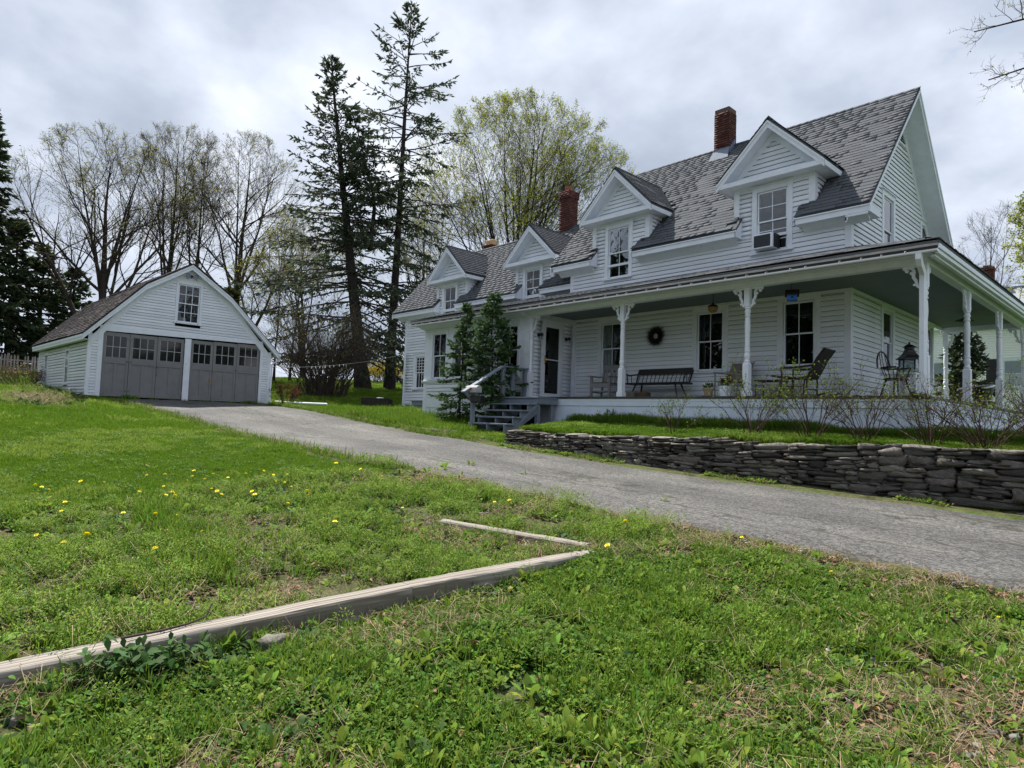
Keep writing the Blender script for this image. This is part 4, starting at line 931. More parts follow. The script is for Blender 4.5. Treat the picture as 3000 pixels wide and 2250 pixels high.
gw = MB(); gw.prism([(0, -.5), (GWD, -.5), (GWD, 2.1), (4.55, 3.95), (3.08, 4.95), (1.6, 3.95), (0, 2.1)], 'y', GL-.03, GL); gw.box(GWD-.02, .05, -.4, GWD, GL-.03, 2.1); gw.build('rear_wall', M_WHITE, GR)
gh = []; gsh = []
gh.append((2.66, 3.55, 2.72, 4.40))
window(GR, GF, 3.10, 2.92, 4.25, .70, cols=3, upper=2, lower=2, casing=.07, sashm=M_WHITE, caphead=False, curtain=None)
for u in (-2.80, -6.4):
    gsh.append((u-.30, u+.30, .38, 1.78)); window(GR, GS, u, .50, 1.66, .42, cols=2, upper=2, lower=2, casing=.055, caphead=False, sashm=M_TRIM2, dd0=.036)
def gspan2(z):
    if z < 2.3: return None
    if z < 4.06: x = -.25+(z-2.07)/1.99*1.83
    else: x = 1.58+(z-4.06)/1.0*1.5
    a = x+.36; b = GWD-x-.36
    return (a, b) if b-a > .1 else None
cl = clap_rows(GF, 2.43, 4.55, .102, gspan2, gh, th=.026)
cl += clap_rows(GF, .02, 2.12, .098, lambda z: (.09, .275), [], th=.024) + clap_rows(GF, .02, 2.0, .098, lambda z: (6.03, 6.27), [], th=.024)
cl += clap_rows(GS, -.2, 1.86, .107, lambda z: (-GL+.02, -.03), gsh, th=.034, jit=.007)
place_pieces(GR, 'clapboard', ME_CLAP, UC_V, UB_F, cl, 300, M_CLAP, 'clapboards', eye=GEYE)
gb('corner_board', M_TRIM2, (-.02, -.024, -.05, .09, 0, 2.15), (-.022, 0, -.1, 0, .09, 1.9))
gb('corner_board', M_TRIM2, (6.27, -.024, -.05, GWD+.02, 0, 2.1))
gb('door_post', M_TRIM2, (.275, -.03, -.02, .423, 0, 2.26)); gb('door_post', M_TRIM2, (3.05, -.045, -.02, 3.267, -.01, 2.28)); gb('door_post', M_TRIM2, (5.922, -.03, -.02, 6.03, 0, 2.38))
b = MB(); GF.poly(b, [(.30, 2.25), (6.0, 2.38), (6.0, 2.50), (.30, 2.44)], -.0, .028); b.build('lintel_board', M_TRIM2, GR)
# wall frieze following the rake
b = MB()
for (p, q) in zip(BRK[:-1], BRK[1:]):
    b.prism([(p[0]+ (0 if p[0] > 0 else .27), p[1]-.10), (q[0]-(0 if q[0] < 6.5 else .27), q[1]-.10), (q[0]-(0 if q[0] < 6.5 else .27), q[1]-.42), (p[0]+(0 if p[0] > 0 else .27), p[1]-.42)], 'y', -.02, 0)
b.build('rake_frieze', M_TRIM2, GR)
b = MB(); GF.poly(b, [(2.55, 4.36), (3.6, 4.36), (3.45, 4.62), (2.75, 4.62)], 0, .019); b.build('gable_board', M_TRIM2, GR)
# rake boards (two layers), soffit, roof slopes
rb = MB(); rk = MB(); rs = MB()
for (p, q) in zip(BRK[:-1], BRK[1:]):
    rb.prism([(p[0], p[1]-.03), (q[0], q[1]-.03), (q[0], q[1]-.22), (p[0], p[1]-.22)], 'y', -.24, -.21)
    rb.prism([(p[0], p[1]-.02), (q[0], q[1]-.02), (q[0], q[1]-.10), (p[0], p[1]-.10)], 'y', -.262, -.24)
    rk.prism([(p[0], p[1]-.17), (q[0], q[1]-.17), (q[0], q[1]-.19), (p[0], p[1]-.19)], 'y', -.21, 0)
    rs.prism([(p[0], p[1]), (q[0], q[1]), (q[0], q[1]-.035), (p[0], p[1]-.035)], 'y', -.27, GL+.12)
rb.build('rake_board', M_TRIM2, GR); rk.build('rake_soffit', M_TRIM2, GR); rs.build('gambrel_roof', M_SHINGB, GR)
gb('eave_fascia', M_TRIM2, (-.245, -.21, 1.86, -.215, GL+.1, 2.03), (-.262, -.23, 1.95, -.245, GL+.1, 2.045), (-.215, -.2, 1.88, 0, GL+.1, 1.9))
b = MB(); b.tube([(6.63, -.28, 2.0), (6.63, GL, 1.97)], .055, 6); b.build('gutter', M_GUT, GR)
b = MB(); b.tube([(6.66, -.22, 1.98), (6.66, -.12, 1.80), (6.43, -.02, 1.62), (6.42, -.02, .18), (6.45, -.08, .06)], .035, 8); b.build('downspout', M_WHITE, GR, smooth=True)
sh = []
for i, (p, q) in enumerate(zip(BRK[:-1], BRK[1:])):
    if i == 3: continue
    p, q = (p, q) if i < 2 else (q, p)
    Ls = math.hypot(q[0]-p[0], q[1]-p[1]); v = np.array([(q[0]-p[0])/Ls, 0, (q[1]-p[1])/Ls]); sg = 1 if i < 2 else -1
    n = np.array([-v[2]*sg, 0, abs(v[0])]); u = np.array([0, -1 if i < 2 else 1, 0.])
    o = np.array([p[0], GL+.12 if i < 2 else -.27, p[1]])
    sh += shingle_field(o, u, v, n, GL+.39, Ls, .14, .26, lambda *a: True, th=.02, jit=.012)
place_pieces(GR, 'shingle', ME_SHINGB, UB_V, UB_F, sh, 260, M_SHINGB, 'shingles', eye=GEYE)
# folding doors: three leaves each side
def leaf(u0, u1, top, zt, hand):
    b = MB(); w_ = u1-u0; st = .085; pz0, pz1 = zt-.86, zt-.13
    GF.box(b, u0+.004, u1-.004, -.05, -.032, .02, zt)                       # back board
    GF.box(b, u0+.004, u0+st, -.032, -.012, .02, zt); GF.box(b, u1-st, u1-.004, -.032, -.012, .02, zt)
    GF.box(b, u0+st, u1-st, -.032, -.012, .02, .16); GF.box(b, u0+st, u1-st, -.032, -.012, 1.16, pz0); GF.box(b, u0+st, u1-st, -.032, -.012, pz1, zt)
    m = (u0+u1)/2; GF.box(b, m-.04, m+.04, -.032, -.013, .16, 1.16)
    lo = b.build('garage_door', M_GDOOR, GR, bevel=.004)
    cw_ = (w_-2*st)/3; ph = (pz1-pz0)/2; mu = MB()
    for i in range(3):
        for j in range(2):
            g = MB(); GF.box(g, u0+st+i*cw_+.012, u0+st+(i+1)*cw_-.012, -.031, -.027, pz0+j*ph+.012, pz0+(j+1)*ph-.012); g.build('pane', M_GLASSD, lo)
    for i in range(1, 3): GF.box(mu, u0+st+i*cw_-.013, u0+st+i*cw_+.013, -.0315, -.016, pz0, pz1)
    GF.box(mu, u0+st, u1-st, -.0315, -.017, pz0+ph-.013, pz0+ph+.013)
    for (a, c) in ((u0+st, u0+st+.014), (u1-st-.014, u1-st)): GF.box(mu, a, c, -.0315, -.018, pz0, pz1)
    mu.build('muntin', M_GMUN, lo)
    hw = MB()
    for z in (.22, 1.25, zt-.2):
        uu = u1 if hand > 0 else u0
        GF.box(hw, uu-.09, uu+.09, -.012, -.006, z-.02, z+.02); GF.box(hw, uu-.012, uu+.012, -.012, .004, z-.05, z+.05)
    hw.build('strap_hinge', M_GDOOR, lo)
    return lo
M_GLASSD = mat('dark_garage_glass', (.010, .011, .013), .06, .5, var=.5, scale=3)
M_GMUN = mat('pale_grey_muntin_paint', (.34, .335, .33), .5, .3, var=.1, scale=4)
ll = [leaf(.43, 1.25, 0, 2.23, 1), leaf(1.255, 2.14, 0, 2.235, -1), leaf(2.145, 3.045, 0, 2.245, 1), leaf(3.275, 4.10, 0, 2.265, -1), leaf(4.105, 5.0, 0, 2.29, 1), leaf(5.005, 5.915, 0, 2.32, -1)]
b = MB(); GF.box(b, 2.16, 2.20, -.012, .012, 1.12, 1.2); GF.box(b, 2.17, 2.195, -.012, .0, .82, 1.0); b.tube([(2.17, -.01, 1.14), (2.11, -.03, 1.14)], .012, 6); b.build('latch', mat('worn_iron_latch', (.22, .21, .2), .5, .4, metal=.6, var=.4, scale=20), ll[2])
b = MB(); GF.box(b, 4.03, 4.08, -.012, .02, .78, .86); GF.box(b, 4.02, 4.09, -.012, .006, .68, .72); b.tube([(4.06, .01, 1.16), (4.12, -.04, 1.17)], .014, 6); b.build('latch', M_BRASS, ll[3])
b = MB(); b.add([(0.3, -.9, .01), (6.1, -.75, .012), (6.1, .06, .03), (.3, .06, .03)], [(0, 1, 2, 3)]); 
# twin flood light under the peak
fl = thing('flood_light', 'twin-headed black flood light under the garage peak', 'flood light', (0, 0, 0))
fl.matrix_basis = Matrix((GM@frame_m((3.11, -.02, 4.62), (1, 0, 0), (0, 1, 0), (0, 0, 1))).tolist())
b = MB(); b.box(-.05, -.05, -.05, .05, .0, .05); b.build('mounting_box', M_BLACK, fl, bevel=.01)
for s in (-1, 1):
    b = MB(); b.tube([(s*.04, -.04, 0), (s*.09, -.09, -.01)], .015, 6); c = np.array([s*.14, -.10, -.02])
    for r0, r1, y0, y1 in ((.045, .07, .06, -.02), (.07, .085, -.02, -.06)):
        vs = []; 
        for r, y in ((r0, y0), (r1, y1)):
            for k in range(12): a = k*math.pi/6; vs.append((c[0]+r*math.cos(a), c[1]+y, c[2]+r*math.sin(a)))
        b.add(vs, [(k, (k+1) % 12, 12+(k+1) % 12, 12+k) for k in range(12)])
    h = b.build('lamp_head', M_BLACK, fl)
    b = MB(); b.add([(c[0]+.08*math.cos(k*math.pi/6), c[1]-.055, c[2]+.08*math.sin(k*math.pi/6)) for k in range(12)], [tuple(range(12))]); b.build('lens', M_FLASH, h)
# loose downspout pipe lying by the garage corner
pp = MB(); p0 = GM@np.array([6.6, -.15, .05, 1]); p1 = np.array([-18.5, -2.9]);
z1 = tz(*p1)+.12; z0_ = tz(p0[0], p0[1])+.10
pp.tube([(p0[0], p0[1], z0_), (p0[0]+.4, p0[1]+.4, z0_-.02), (p1[0], p1[1], z1)], .05, 10); o = pp.build('drain_pipe', M_WHITE, None, smooth=True)
props(o, 'white drain pipe lying on the ground beside the garage corner', 'pipe')

# ------------------------------------------------------------------ porch steps
ST = thing('porch_steps', 'blue-grey wooden porch steps with a sloping handrail on one side', 'steps', (-7.5, -2.1, 0))
def sb_(name, fn, m=M_GREYW, bevel=.006):
    b = MB(); fn(b); b.v = [(x+7.5, y+2.1, z) for x, y, z in b.v]; return b.build(name, m, ST, bevel=bevel)
sb_('landing', lambda b: (b.box(-8.28, -2.92, -.075, -6.72, -2.12, -.035), b.box(-8.24, -2.88, -.21, -6.74, -2.84, -.077), b.box(-6.78, -2.84, -.23, -6.735, -2.12, -.077)))
for i in range(1, 5):
    y = -2.92-.26*(i-1); z = -.035-.185*i
    sb_('tread', lambda b: b.box(-8.3, y-.27, z-.042, -6.76, y+.02, z))
    def riser(b):
        for xx in (-8.2, -7.5, -6.84): b.box(xx-.03, y-.03, z-.0, xx+.03, y+.01, z+.145)
    sb_('riser_cleat', riser) if False else None
for xx in (-8.22, -7.52, -6.85):
    def stringer(b, xx=xx):
        P = [(-2.84, -.08)]
        for i in range(1, 5):
            y = -2.92-.26*(i-1); z = -.035-.185*i-.044
            P += [(y+.02, z+.185-.02 if i == 1 else z+.185), (y+.02, z)]
        P += [(-3.98, -.82), (-3.98, -1.08), (-3.75, -1.08), (-2.75, -.45), (-2.75, -.08)]
        b.prism(P, 'x', xx-.022, xx+.022)
    sb_('stringer', stringer)
sb_('support_post', lambda b: b.box(-6.92, -2.82, -1.0, -6.8, -2.72, -.077)); sb_('support_post', lambda b: b.box(-6.92, -2.3, -1.0, -6.8, -2.18, -.077)); sb_('support_post', lambda b: b.box(-8.22, -2.82, -1.0, -8.1, -2.72, -.077))
sb_('brace', lambda b: b.beam((-6.79, -3.75, -1.0), (-6.79, -2.8, -.2), .03, .09))
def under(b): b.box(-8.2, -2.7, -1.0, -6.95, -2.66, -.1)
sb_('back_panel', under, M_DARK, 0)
sb_('newel_post', lambda b: b.box(-8.21, -3.99, -1.05, -8.11, -3.89, .16))
sb_('corner_post', lambda b: b.box(-8.21, -2.93, -.035, -8.11, -2.81, .80)); sb_('corner_post', lambda b: b.box(-8.21, -2.08, .0, -8.11, -1.98, .82))
sb_('baluster', lambda b: b.box(-8.20, -2.58, -.03, -8.12, -2.44, .80))
sb_('top_rail', lambda b: b.box(-8.25, -2.95, .80, -8.07, -1.97, .84)); sb_('hand_rail', lambda b: b.beam((-8.16, -2.93, .815), (-8.16, -4.30, .02), .17, .045)); sb_('hand_rail_brace', lambda b: b.beam((-8.16, -4.22, .03), (-8.16, -3.93, -.22), .05, .09))
# mailbox on the newel: white box with red flag, and a black newspaper box below
M_MAIL = mat('greyed_white_mailbox', (.42, .42, .43), .7, .2, var=.2, scale=8)
mbx = thing('mailbox', 'white domed mailbox with red flag on the step rail', 'mailbox', (-8.02, -4.02, .02))
b = MB(); P = [(-.09, .0), (.09, .0)]+[(.09*math.cos(a), .10+.09*math.sin(a)) for a in np.linspace(0, math.pi, 9)]; b.prism([(p[0], p[1]) for p in P], 'y', -.27, .20)
b.v = [(y*1.0, x, z) for x, y, z in b.v]; b.f = [tuple(reversed(f)) for f in b.f]; b.build('box', M_MAIL, mbx, smooth=True)
b = MB(); b.box(-.2, -.105, .02, -.18, -.09, .05); b.box(-.12, -.108, .08, .02, -.098, .12); b.beam((-.2, -.1, .03), (-.1, -.1, .1), .012, .02); b.build('flag', mat('red_flag_paint', (.45, .04, .02), .5, .3, var=.1, scale=5), mbx)
b = MB(); b.box(-.278, -.06, .03, -.272, .06, .07); b.build('pull_tab', M_BLACK, mbx)
nb = MB(); nb.box(-8.10, -4.10, -.25, -7.68, -3.92, -.06); o = nb.build('newspaper_box', M_BLACK, None, bevel=.02); props(o, 'black box fixed to the step newel below the mailbox', 'box')
# weathered plank at the foot of the steps
pk = MB(); zz = tz(-8.4, -4.55); pk.beam((-9.6, -4.60, tz(-9.6, -4.6)+.05), (-7.9, -4.62, tz(-7.9, -4.62)+.055), .16, .035); o = pk.build('plank', mat('bleached_plank_wood', (.42, .40, .36), .8, .2, var=.3, scale=9, stretch=(1, 8, 8)), None); props(o, 'bleached plank lying at the foot of the porch steps', 'plank')
# low steps on the wing, left of the bay
SS = thing('side_steps', 'low blue-grey steps against the left wing wall', 'steps', (-15.5, .2, -.4))
for k, (xa, z) in enumerate(((-16.45, -.02), (-16.9, -.17), (-17.3, -.33))):
    b = MB(); b.box(xa+15.5, -.55+.12*k*0, z-.045+.4, 2.1, .18, z+.4); b.box(xa+15.53, -.52, z-.17+.4, 2.08, .18, z-.047+.4); b.build('step', M_GREYW, SS, bevel=.006)

# ------------------------------------------------------------------ porch furniture
M_GCHAIR = mat('grey_chair_paint', (.23, .225, .235), .55, .3, var=.12, scale=5)
M_FABR = mat('taupe_sling_fabric', (.20, .175, .17), .8, .2, var=.15, scale=60, bump=.2, bscale=300)
M_DKWOOD = mat('black_spindle_paint', (.014, .014, .016), .4, .45, var=.3, scale=8)
M_WICK = mat('brown_black_wicker', (.035, .026, .022), .6, .3, var=.5, scale=90, bump=.5, bscale=200)
def T(root, mb, name, m, **k): return mb.build(name, m, root, **k)
# slatted rocker
r = thing('rocking_chair', 'grey slat-back rocking chair on the porch near the storm door', 'rocking chair', (-6.28, -.62, .005), rad(8))
for sx in (-1, 1):
    b = MB(); b.box(sx*.29-.03, -.36, .06, sx*.29+.03, -.30, .62); T(r, b, 'front_leg', M_GCHAIR)
    b = MB(); b.beam((sx*.26, .16, .06), (sx*.26, .34, 1.0), .05, .045, up=(1, 0, 0)); T(r, b, 'back_post', M_GCHAIR)
    b = MB(); b.tube([(sx*.29, -.46, .055), (sx*.29, -.2, .025), (sx*.28, .1, .02), (sx*.28, .5, .07)], .022, 4); T(r, b, 'rocker', M_GCHAIR)
    b = MB(); b.box(sx*.31-.06, -.42, .62, sx*.31+.06, .22, .645); T(r, b, 'armrest', M_GCHAIR)
b = MB(); b.box(-.29, -.36, .40, .29, .20, .435); b.box(-.29, -.37, .32, .29, -.34, .42); T(r, b, 'seat', M_GCHAIR)
b = MB(); b.box(-.25, -.33, .436, .25, .17, .47); T(r, b, 'cushion', mat('olive_cushion', (.12, .14, .07), .9, .1, var=.2, scale=20), bevel=.015)
for xx in (-.15, 0, .15):
    b = MB(); b.beam((xx, .2, .45), (xx, .315, .90), .075 if xx else .10, .015, up=(0, 1, 0)); T(r, b, 'back_slat', M_GCHAIR)
b = MB(); b.beam((-.27, .32, .93), (.27, .32, .93), .03, .15); T(r, b, 'crest_rail', M_GCHAIR)
b = MB(); b.box(-.28, -.34, .2, .28, -.315, .235); b.box(-.28, .17, .2, .28, .195, .235); b.box(-.28, -.32, .17, -.255, .18, .2); b.box(.255, -.32, .17, .28, .18, .2); T(r, b, 'stretcher', M_GCHAIR)
# deacon bench
r = thing('spindle_bench', 'black spindle-back bench against the porch wall under the wreath', 'bench', (-4.70, -.38, .005))
b = MB(); b.box(-.93, -.24, .41, .93, .20, .455); T(r, b, 'seat', M_DKWOOD, bevel=.015)
b = MB(); b.beam((-.85, .30, .79), (.85, .30, .79), .035, .15); T(r, b, 'crest_rail', M_DKWOOD)
for i in range(13):
    xx = -.78+1.56*i/12; b = MB(); b.tube([(xx, .16, .45), (xx*1.03, .28, .73)], .010, 6); T(r, b, 'spindle', M_DKWOOD)
for sx in (-1, 1):
    b = MB(); b.tube([(sx*.84, .16, .45), (sx*.86, .30, .80)], .024, 7); T(r, b, 'back_post', M_DKWOOD)
    b = MB(); b.tube([(sx*.86, .26, .72), (sx*.88, .05, .69), (sx*.89, -.1, .66), (sx*.90, -.22, .69)], .022, 6); T(r, b, 'armrest', M_DKWOOD)
    b = MB(); b.tube([(sx*.88, -.18, .45), (sx*.90, -.18, .67)], .016, 6); b.tube([(sx*.86, -.02, .45), (sx*.88, -.02, .67)], .010, 6); T(r, b, 'arm_support', M_DKWOOD)
for sx in (-1, 1):
    for yy, dy in ((-.16, -.10), (.12, .14)):
        b = MB(); b.tube([(sx*.62, yy, .42), (sx*.76, yy+dy, .0)], [.026, .020], 7); T(r, b, 'leg', M_DKWOOD)
# stone block
b = MB(); b.box(-.37, -.12, 0, .05, .14, .16); o = b.build('wooden_box', mat('weathered_box_wood', (.20, .18, .155), .9, .1, var=.4, scale=12, bump=.3, bscale=50), None, bevel=.02); o.location = (-4.72, -1.38, .005); props(o, 'weathered grey block in front of the spindle bench', 'block')
b = MB(); b.box(0, -.12, 0, .28, .14, .15); o = b.build('wooden_box', mat('brown_box_wood', (.13, .085, .05), .9, .1, var=.4, scale=12, bump=.3, bscale=50), None, bevel=.02); o.location = (-4.62, -1.36, .005); props(o, 'brown wooden block beside the weathered grey block', 'block')
# pots
def blossoms(name, parent, m, c, r_, n, size, seed, zs=.7):
    rr = np.random.RandomState(seed); V = []; F = []
    for i in range(n):
        p = rr.normal(size=3); p /= np.linalg.norm(p); p = np.array(c)+p*r_*rr.uniform(.5, 1)*np.array([1, 1, zs])
        a = rr.normal(size=3); a /= np.linalg.norm(a); b_ = np.cross(a, rr.normal(size=3)); b_ /= np.linalg.norm(b_); s = size*rr.uniform(.6, 1.2)
        k = len(V); V += [p-a*s, p-b_*s*.7, p+a*s, p+b_*s*.7]; F.append((k, k+1, k+2, k+3))
    return link(name, np_mesh(name, V, F, m, rnd=np.repeat(rr.rand(n), 4)), parent)
M_LEAFP = mat('pot_plant_leaf', (.035, .075, .02), .6, .3, rnd=.4, trans=.2)
r = thing('beige_flower_pot', 'small beige flower pot on a terracotta saucer with white flowers', 'flower pot', (-2.43, -1.72, .005))
b = MB(); b.lathe([(.14, 0), (.15, .02), (.145, .025), (.13, .012)], n=18); T(r, b, 'saucer', mat('terracotta', (.26, .08, .045), .8, .2, var=.2, scale=10), smooth=True)
b = MB(); b.lathe([(.085, .02), (.12, .17), (.135, .172), (.137, .205), (.12, .205), (.115, .18)], n=18); T(r, b, 'pot', mat('beige_pot_clay', (.36, .29, .20), .7, .2, var=.15, scale=10), smooth=True)
blossoms('foliage', r, M_LEAFP, (0, 0, .24), .12, 60, .035, 3); blossoms('blossom', r, mat('white_petal', (.75, .76, .72), .6, .2, var=.1, scale=30, trans=.2), (-.06, -.03, .285), .075, 50, .03, 4)
r = thing('white_flower_pot', 'white ribbed flower pot with dark red geraniums', 'flower pot', (-2.03, -1.70, .005))
pr = [(.115, 0)]
for k in range(12): pr += [(.12+.018*k/12, .01+k*.019), (.128+.018*k/12, .018+k*.019)]
pr += [(.145, .245), (.13, .245), (.12, .21)]
b = MB(); b.lathe(pr, n=20); T(r, b, 'pot', M_WHITE, smooth=True)
blossoms('foliage', r, M_LEAFP, (0, 0, .29), .15, 90, .04, 5)
M_RED = mat('dark_red_petal', (.16, .008, .012), .6, .2, rnd=.3)
for k, p in enumerate(((-.05, -.03, .40), (.09, .0, .46), (.02, .05, .43), (.12, .04, .40), (-.1, .05, .38))): blossoms('flower_head', r, M_RED, p, .05, 26, .022, 20+k)
# sling chair seen from the front
r = thing('sling_chair', 'taupe fabric sling armchair on the porch behind the white pot', 'chair', (-2.40, -.62, .005), rad(-6))
b = MB(); b.add([(-.27, .14, .42), (.27, .14, .42), (.27, .36, .90), (-.27, .36, .90), (-.27, .165, .42), (.27, .165, .42), (.27, .385, .90), (-.27, .385, .90)], [(0, 1, 2, 3), (7, 6, 5, 4), (0, 4, 5, 1), (1, 5, 6, 2), (2, 6, 7, 3), (3, 7, 4, 0)]); T(r, b, 'backrest', M_FABR)
b = MB(); b.box(-.27, -.30, .40, .27, .16, .425); T(r, b, 'seat', M_FABR)
for sx in (-1, 1):
    b = MB(); b.tube([(sx*.30, -.32, 0), (sx*.30, -.32, .62)], .018, 6); T(r, b, 'front_leg', M_GCHAIR)
    b = MB(); b.tube([(sx*.29, .12, 0), (sx*.29, .14, .42), (sx*.29, .38, .92)], .018, 6); T(r, b, 'back_leg', M_GCHAIR)
    b = MB(); b.box(sx*.31-.03, -.36, .62, sx*.31+.03, .26, .645); T(r, b, 'armrest', M_GCHAIR)
# mesh chaise rocker in profile, facing left
r = thing('chaise_rocker', 'dark brown wicker rocking chair seen side-on under the right porch window', 'rocking chair', (-.62, -.85, .005))
side = [(-.62, .50), (-.45, .47), (-.2, .455), (.05, .44), (.16, .46), (.24, .60), (.36, .84), (.52, 1.06)]
for (a_, z_, nm) in ((0, 5, 'seat'), (4, 8, 'backrest')):
    b = MB(); pts = side[a_:z_]; V = []
    for (x, z) in pts: V += [(x, -.27, z), (x, .27, z), (x+.01, .27, z-.025), (x+.01, -.27, z-.025)]
    n = len(pts); Fq = [(0, 1, 2, 3), (4*n-1, 4*n-2, 4*n-3, 4*n-4)]
    for i in range(n-1): Fq += [(4*i+j, 4*i+4+j, 4*i+4+(j+1) % 4, 4*i+(j+1) % 4) for j in range(4)]
    b.add(V, Fq); T(r, b, nm, M_WICK)
for sy in (-1, 1):
    b = MB(); b.tube([(x, sy*.28, z) for x, z in side], .022, 6); T(r, b, 'side_rail', M_WICK)
    b = MB(); b.tube([(-.62, sy*.27, .11), (-.4, sy*.27, .035), (0, sy*.27, .022), (.35, sy*.27, .05), (.60, sy*.27, .13)], .022, 6); T(r, b, 'rocker', M_WICK)
    b = MB(); b.tube([(-.42, sy*.27, .04), (-.38, sy*.27, .47)], .02, 6); b.tube([(.16, sy*.27, .03), (.15, sy*.27, .46)], .02, 6); b.tube([(-.15, sy*.27, .03), (-.12, sy*.27, .46)], .016, 6); T(r, b, 'leg', M_WICK)
    b = MB(); b.tube([(-.40, sy*.30, .66), (0, sy*.31, .67), (.30, sy*.30, .70)], .024, 6); b.tube([(-.38, sy*.28, .47), (-.39, sy*.30, .66)], .018, 6); T(r, b, 'armrest', M_WICK)
b = MB(); b.tube([(-.40, -.27, .2), (-.40, .27, .2)], .014, 5); b.tube([(.15, -.27, .2), (.15, .27, .2)], .014, 5); b.tube([(-.4, -.27, .26), (.15, -.27, .26)], .012, 5); T(r, b, 'stretcher', M_WICK)
# low dark table beside the chaise
r = thing('side_table', 'low dark side table below the right porch window', 'table', (-1.55, -.45, .005))
b = MB(); b.box(-.32, -.22, .42, .32, .22, .45); T(r, b, 'tabletop', M_WICK, bevel=.008)
for sx in (-1, 1):
    for sy in (-1, 1): b = MB(); b.tube([(sx*.28, sy*.18, .42), (sx*.29, sy*.19, 0)], .018, 6); T(r, b, 'leg', M_WICK)
# windsor armchair on the gable side
r = thing('windsor_armchair', 'black windsor armchair beside the corner post of the porch', 'armchair', (1.0, -.32, .005), rad(72))
b = MB(); b.prism([(.24*math.cos(a)*1.0, .22*math.sin(a)) for a in np.linspace(0, 2*math.pi, 17)[:-1]], 'z', .41, .445); T(r, b, 'seat', M_DKWOOD, bevel=.01)
arm = [(.26*math.cos(a), .27*math.sin(a)-.0, .66) for a in np.linspace(rad(-35), rad(215), 15)]
b = MB(); b.tube(arm, .02, 6); T(r, b, 'arm_bow', M_DKWOOD)
hoop = [(.20*math.cos(a), .26+.06*math.sin(a), .66+.36*math.sin(a)) for a in np.linspace(0, math.pi, 13)]
b = MB(); b.tube(hoop, .018, 6); T(r, b, 'back_hoop', M_DKWOOD)
for a in np.linspace(rad(0), rad(180), 9):
    b = MB(); b.tube([(.20*math.cos(a), .18*math.sin(a), .44), (.26*math.cos(a), .27*math.sin(a), .66)], .009, 5)
    x = .26*math.cos(a)
    if abs(x) < .17: b.tube([(x, .27*math.sin(a), .66), (x*.8, .26+.06*math.sqrt(1-(x/.2)**2), .66+.36*math.sqrt(1-(x/.2)**2))], .008, 5)
    T(r, b, 'spindle', M_DKWOOD)
for a in (-40, 220): b = MB(); b.tube([(.2*math.cos(rad(a)), .18*math.sin(rad(a)), .44), (.26*math.cos(rad(a)), .27*math.sin(rad(a)), .66)], .016, 6); T(r, b, 'arm_support', M_DKWOOD)
for sx in (-1, 1):
    for sy in (-1, 1): b = MB(); b.tube([(sx*.13, sy*.12, .42), (sx*.22, sy*.21, .0)], [.022, .016], 7); T(r, b, 'leg', M_DKWOOD)
# lantern on a small white stand
r = thing('lantern_table', 'small white-legged table by the gable wall holding the lantern', 'table', (.92, .75, .005))
b = MB(); b.box(-.26, -.42, .58, .26, .42, .62); T(r, b, 'tabletop', M_TRIM2, bevel=.008)
for sx in (-1, 1):
    for sy in (-1, 1): b = MB(); b.box(sx*.20-.05, sy*.34-.05, 0, sx*.20+.05, sy*.34+.05, .58); T(r, b, 'leg', M_TRIM2)
r = thing('lantern', 'black pagoda-topped lantern standing on the small white table', 'lantern', (.95, .72, .626))
b = MB(); b.box(-.17, -.17, 0, .17, .17, .03); T(r, b, 'base', M_BLACK)
for sx in (-1, 1):
    for sy in (-1, 1): b = MB(); b.box(sx*.15-.014, sy*.15-.014, .03, sx*.15+.014, sy*.15+.014, .31); T(r, b, 'upright', M_BLACK)
for (x0, y0, x1, y1) in ((-.14, -.152, .14, -.148), (-.14, .148, .14, .152), (-.152, -.14, -.148, .14), (.148, -.14, .152, .14)):
    b = MB(); b.box(x0, y0, .03, x1, y1, .31); T(r, b, 'pane', M_GLASS)
b = MB(); b.lathe([(.265, .31), (.26, .33), (.17, .40), (.12, .47), (.10, .52), (.06, .53)], n=4); b.lathe([(.10, .53), (.10, .57), (.14, .575), (.06, .63), (.02, .64), (.025, .68), (.0, .70)], n=8); T(r, b, 'roof', M_BLACK)
b = MB(); b.lathe([(.05, .03), (.05, .2)], n=12); T(r, b, 'candle', M_WHITE)
# tub chair at the far end
r = thing('tub_chair', 'dark round-backed patio chair at the far end of the side porch', 'chair', (1.15, 5.6, .005), rad(-30))
b = MB(); V = []; n = 15
for a in np.linspace(rad(-20), rad(200), n): V += [(.34*math.cos(a), .34*math.sin(a), .30), (.40*math.cos(a), .40*math.sin(a), .62+.08*math.sin(a))]
b.add(V, [(2*i, 2*i+2, 2*i+3, 2*i+1) for i in range(n-1)]); T(r, b, 'backrest', M_BLACK)
b = MB(); b.tube([(.40*math.cos(a), .40*math.sin(a), .62+.08*math.sin(a)) for a in np.linspace(rad(-20), rad(200), 15)], .022, 6); T(r, b, 'rim', M_WHITE)
b = MB(); b.lathe([(.33, .30), (.34, .36), (.2, .37)], n=16); T(r, b, 'seat', M_BLACK)
for a in (45, 135, 225, 315): b = MB(); b.tube([(.22*math.cos(rad(a)), .22*math.sin(rad(a)), .31), (.30*math.cos(rad(a)), .30*math.sin(rad(a)), 0)], .016, 6); T(r, b, 'leg', M_WHITE)
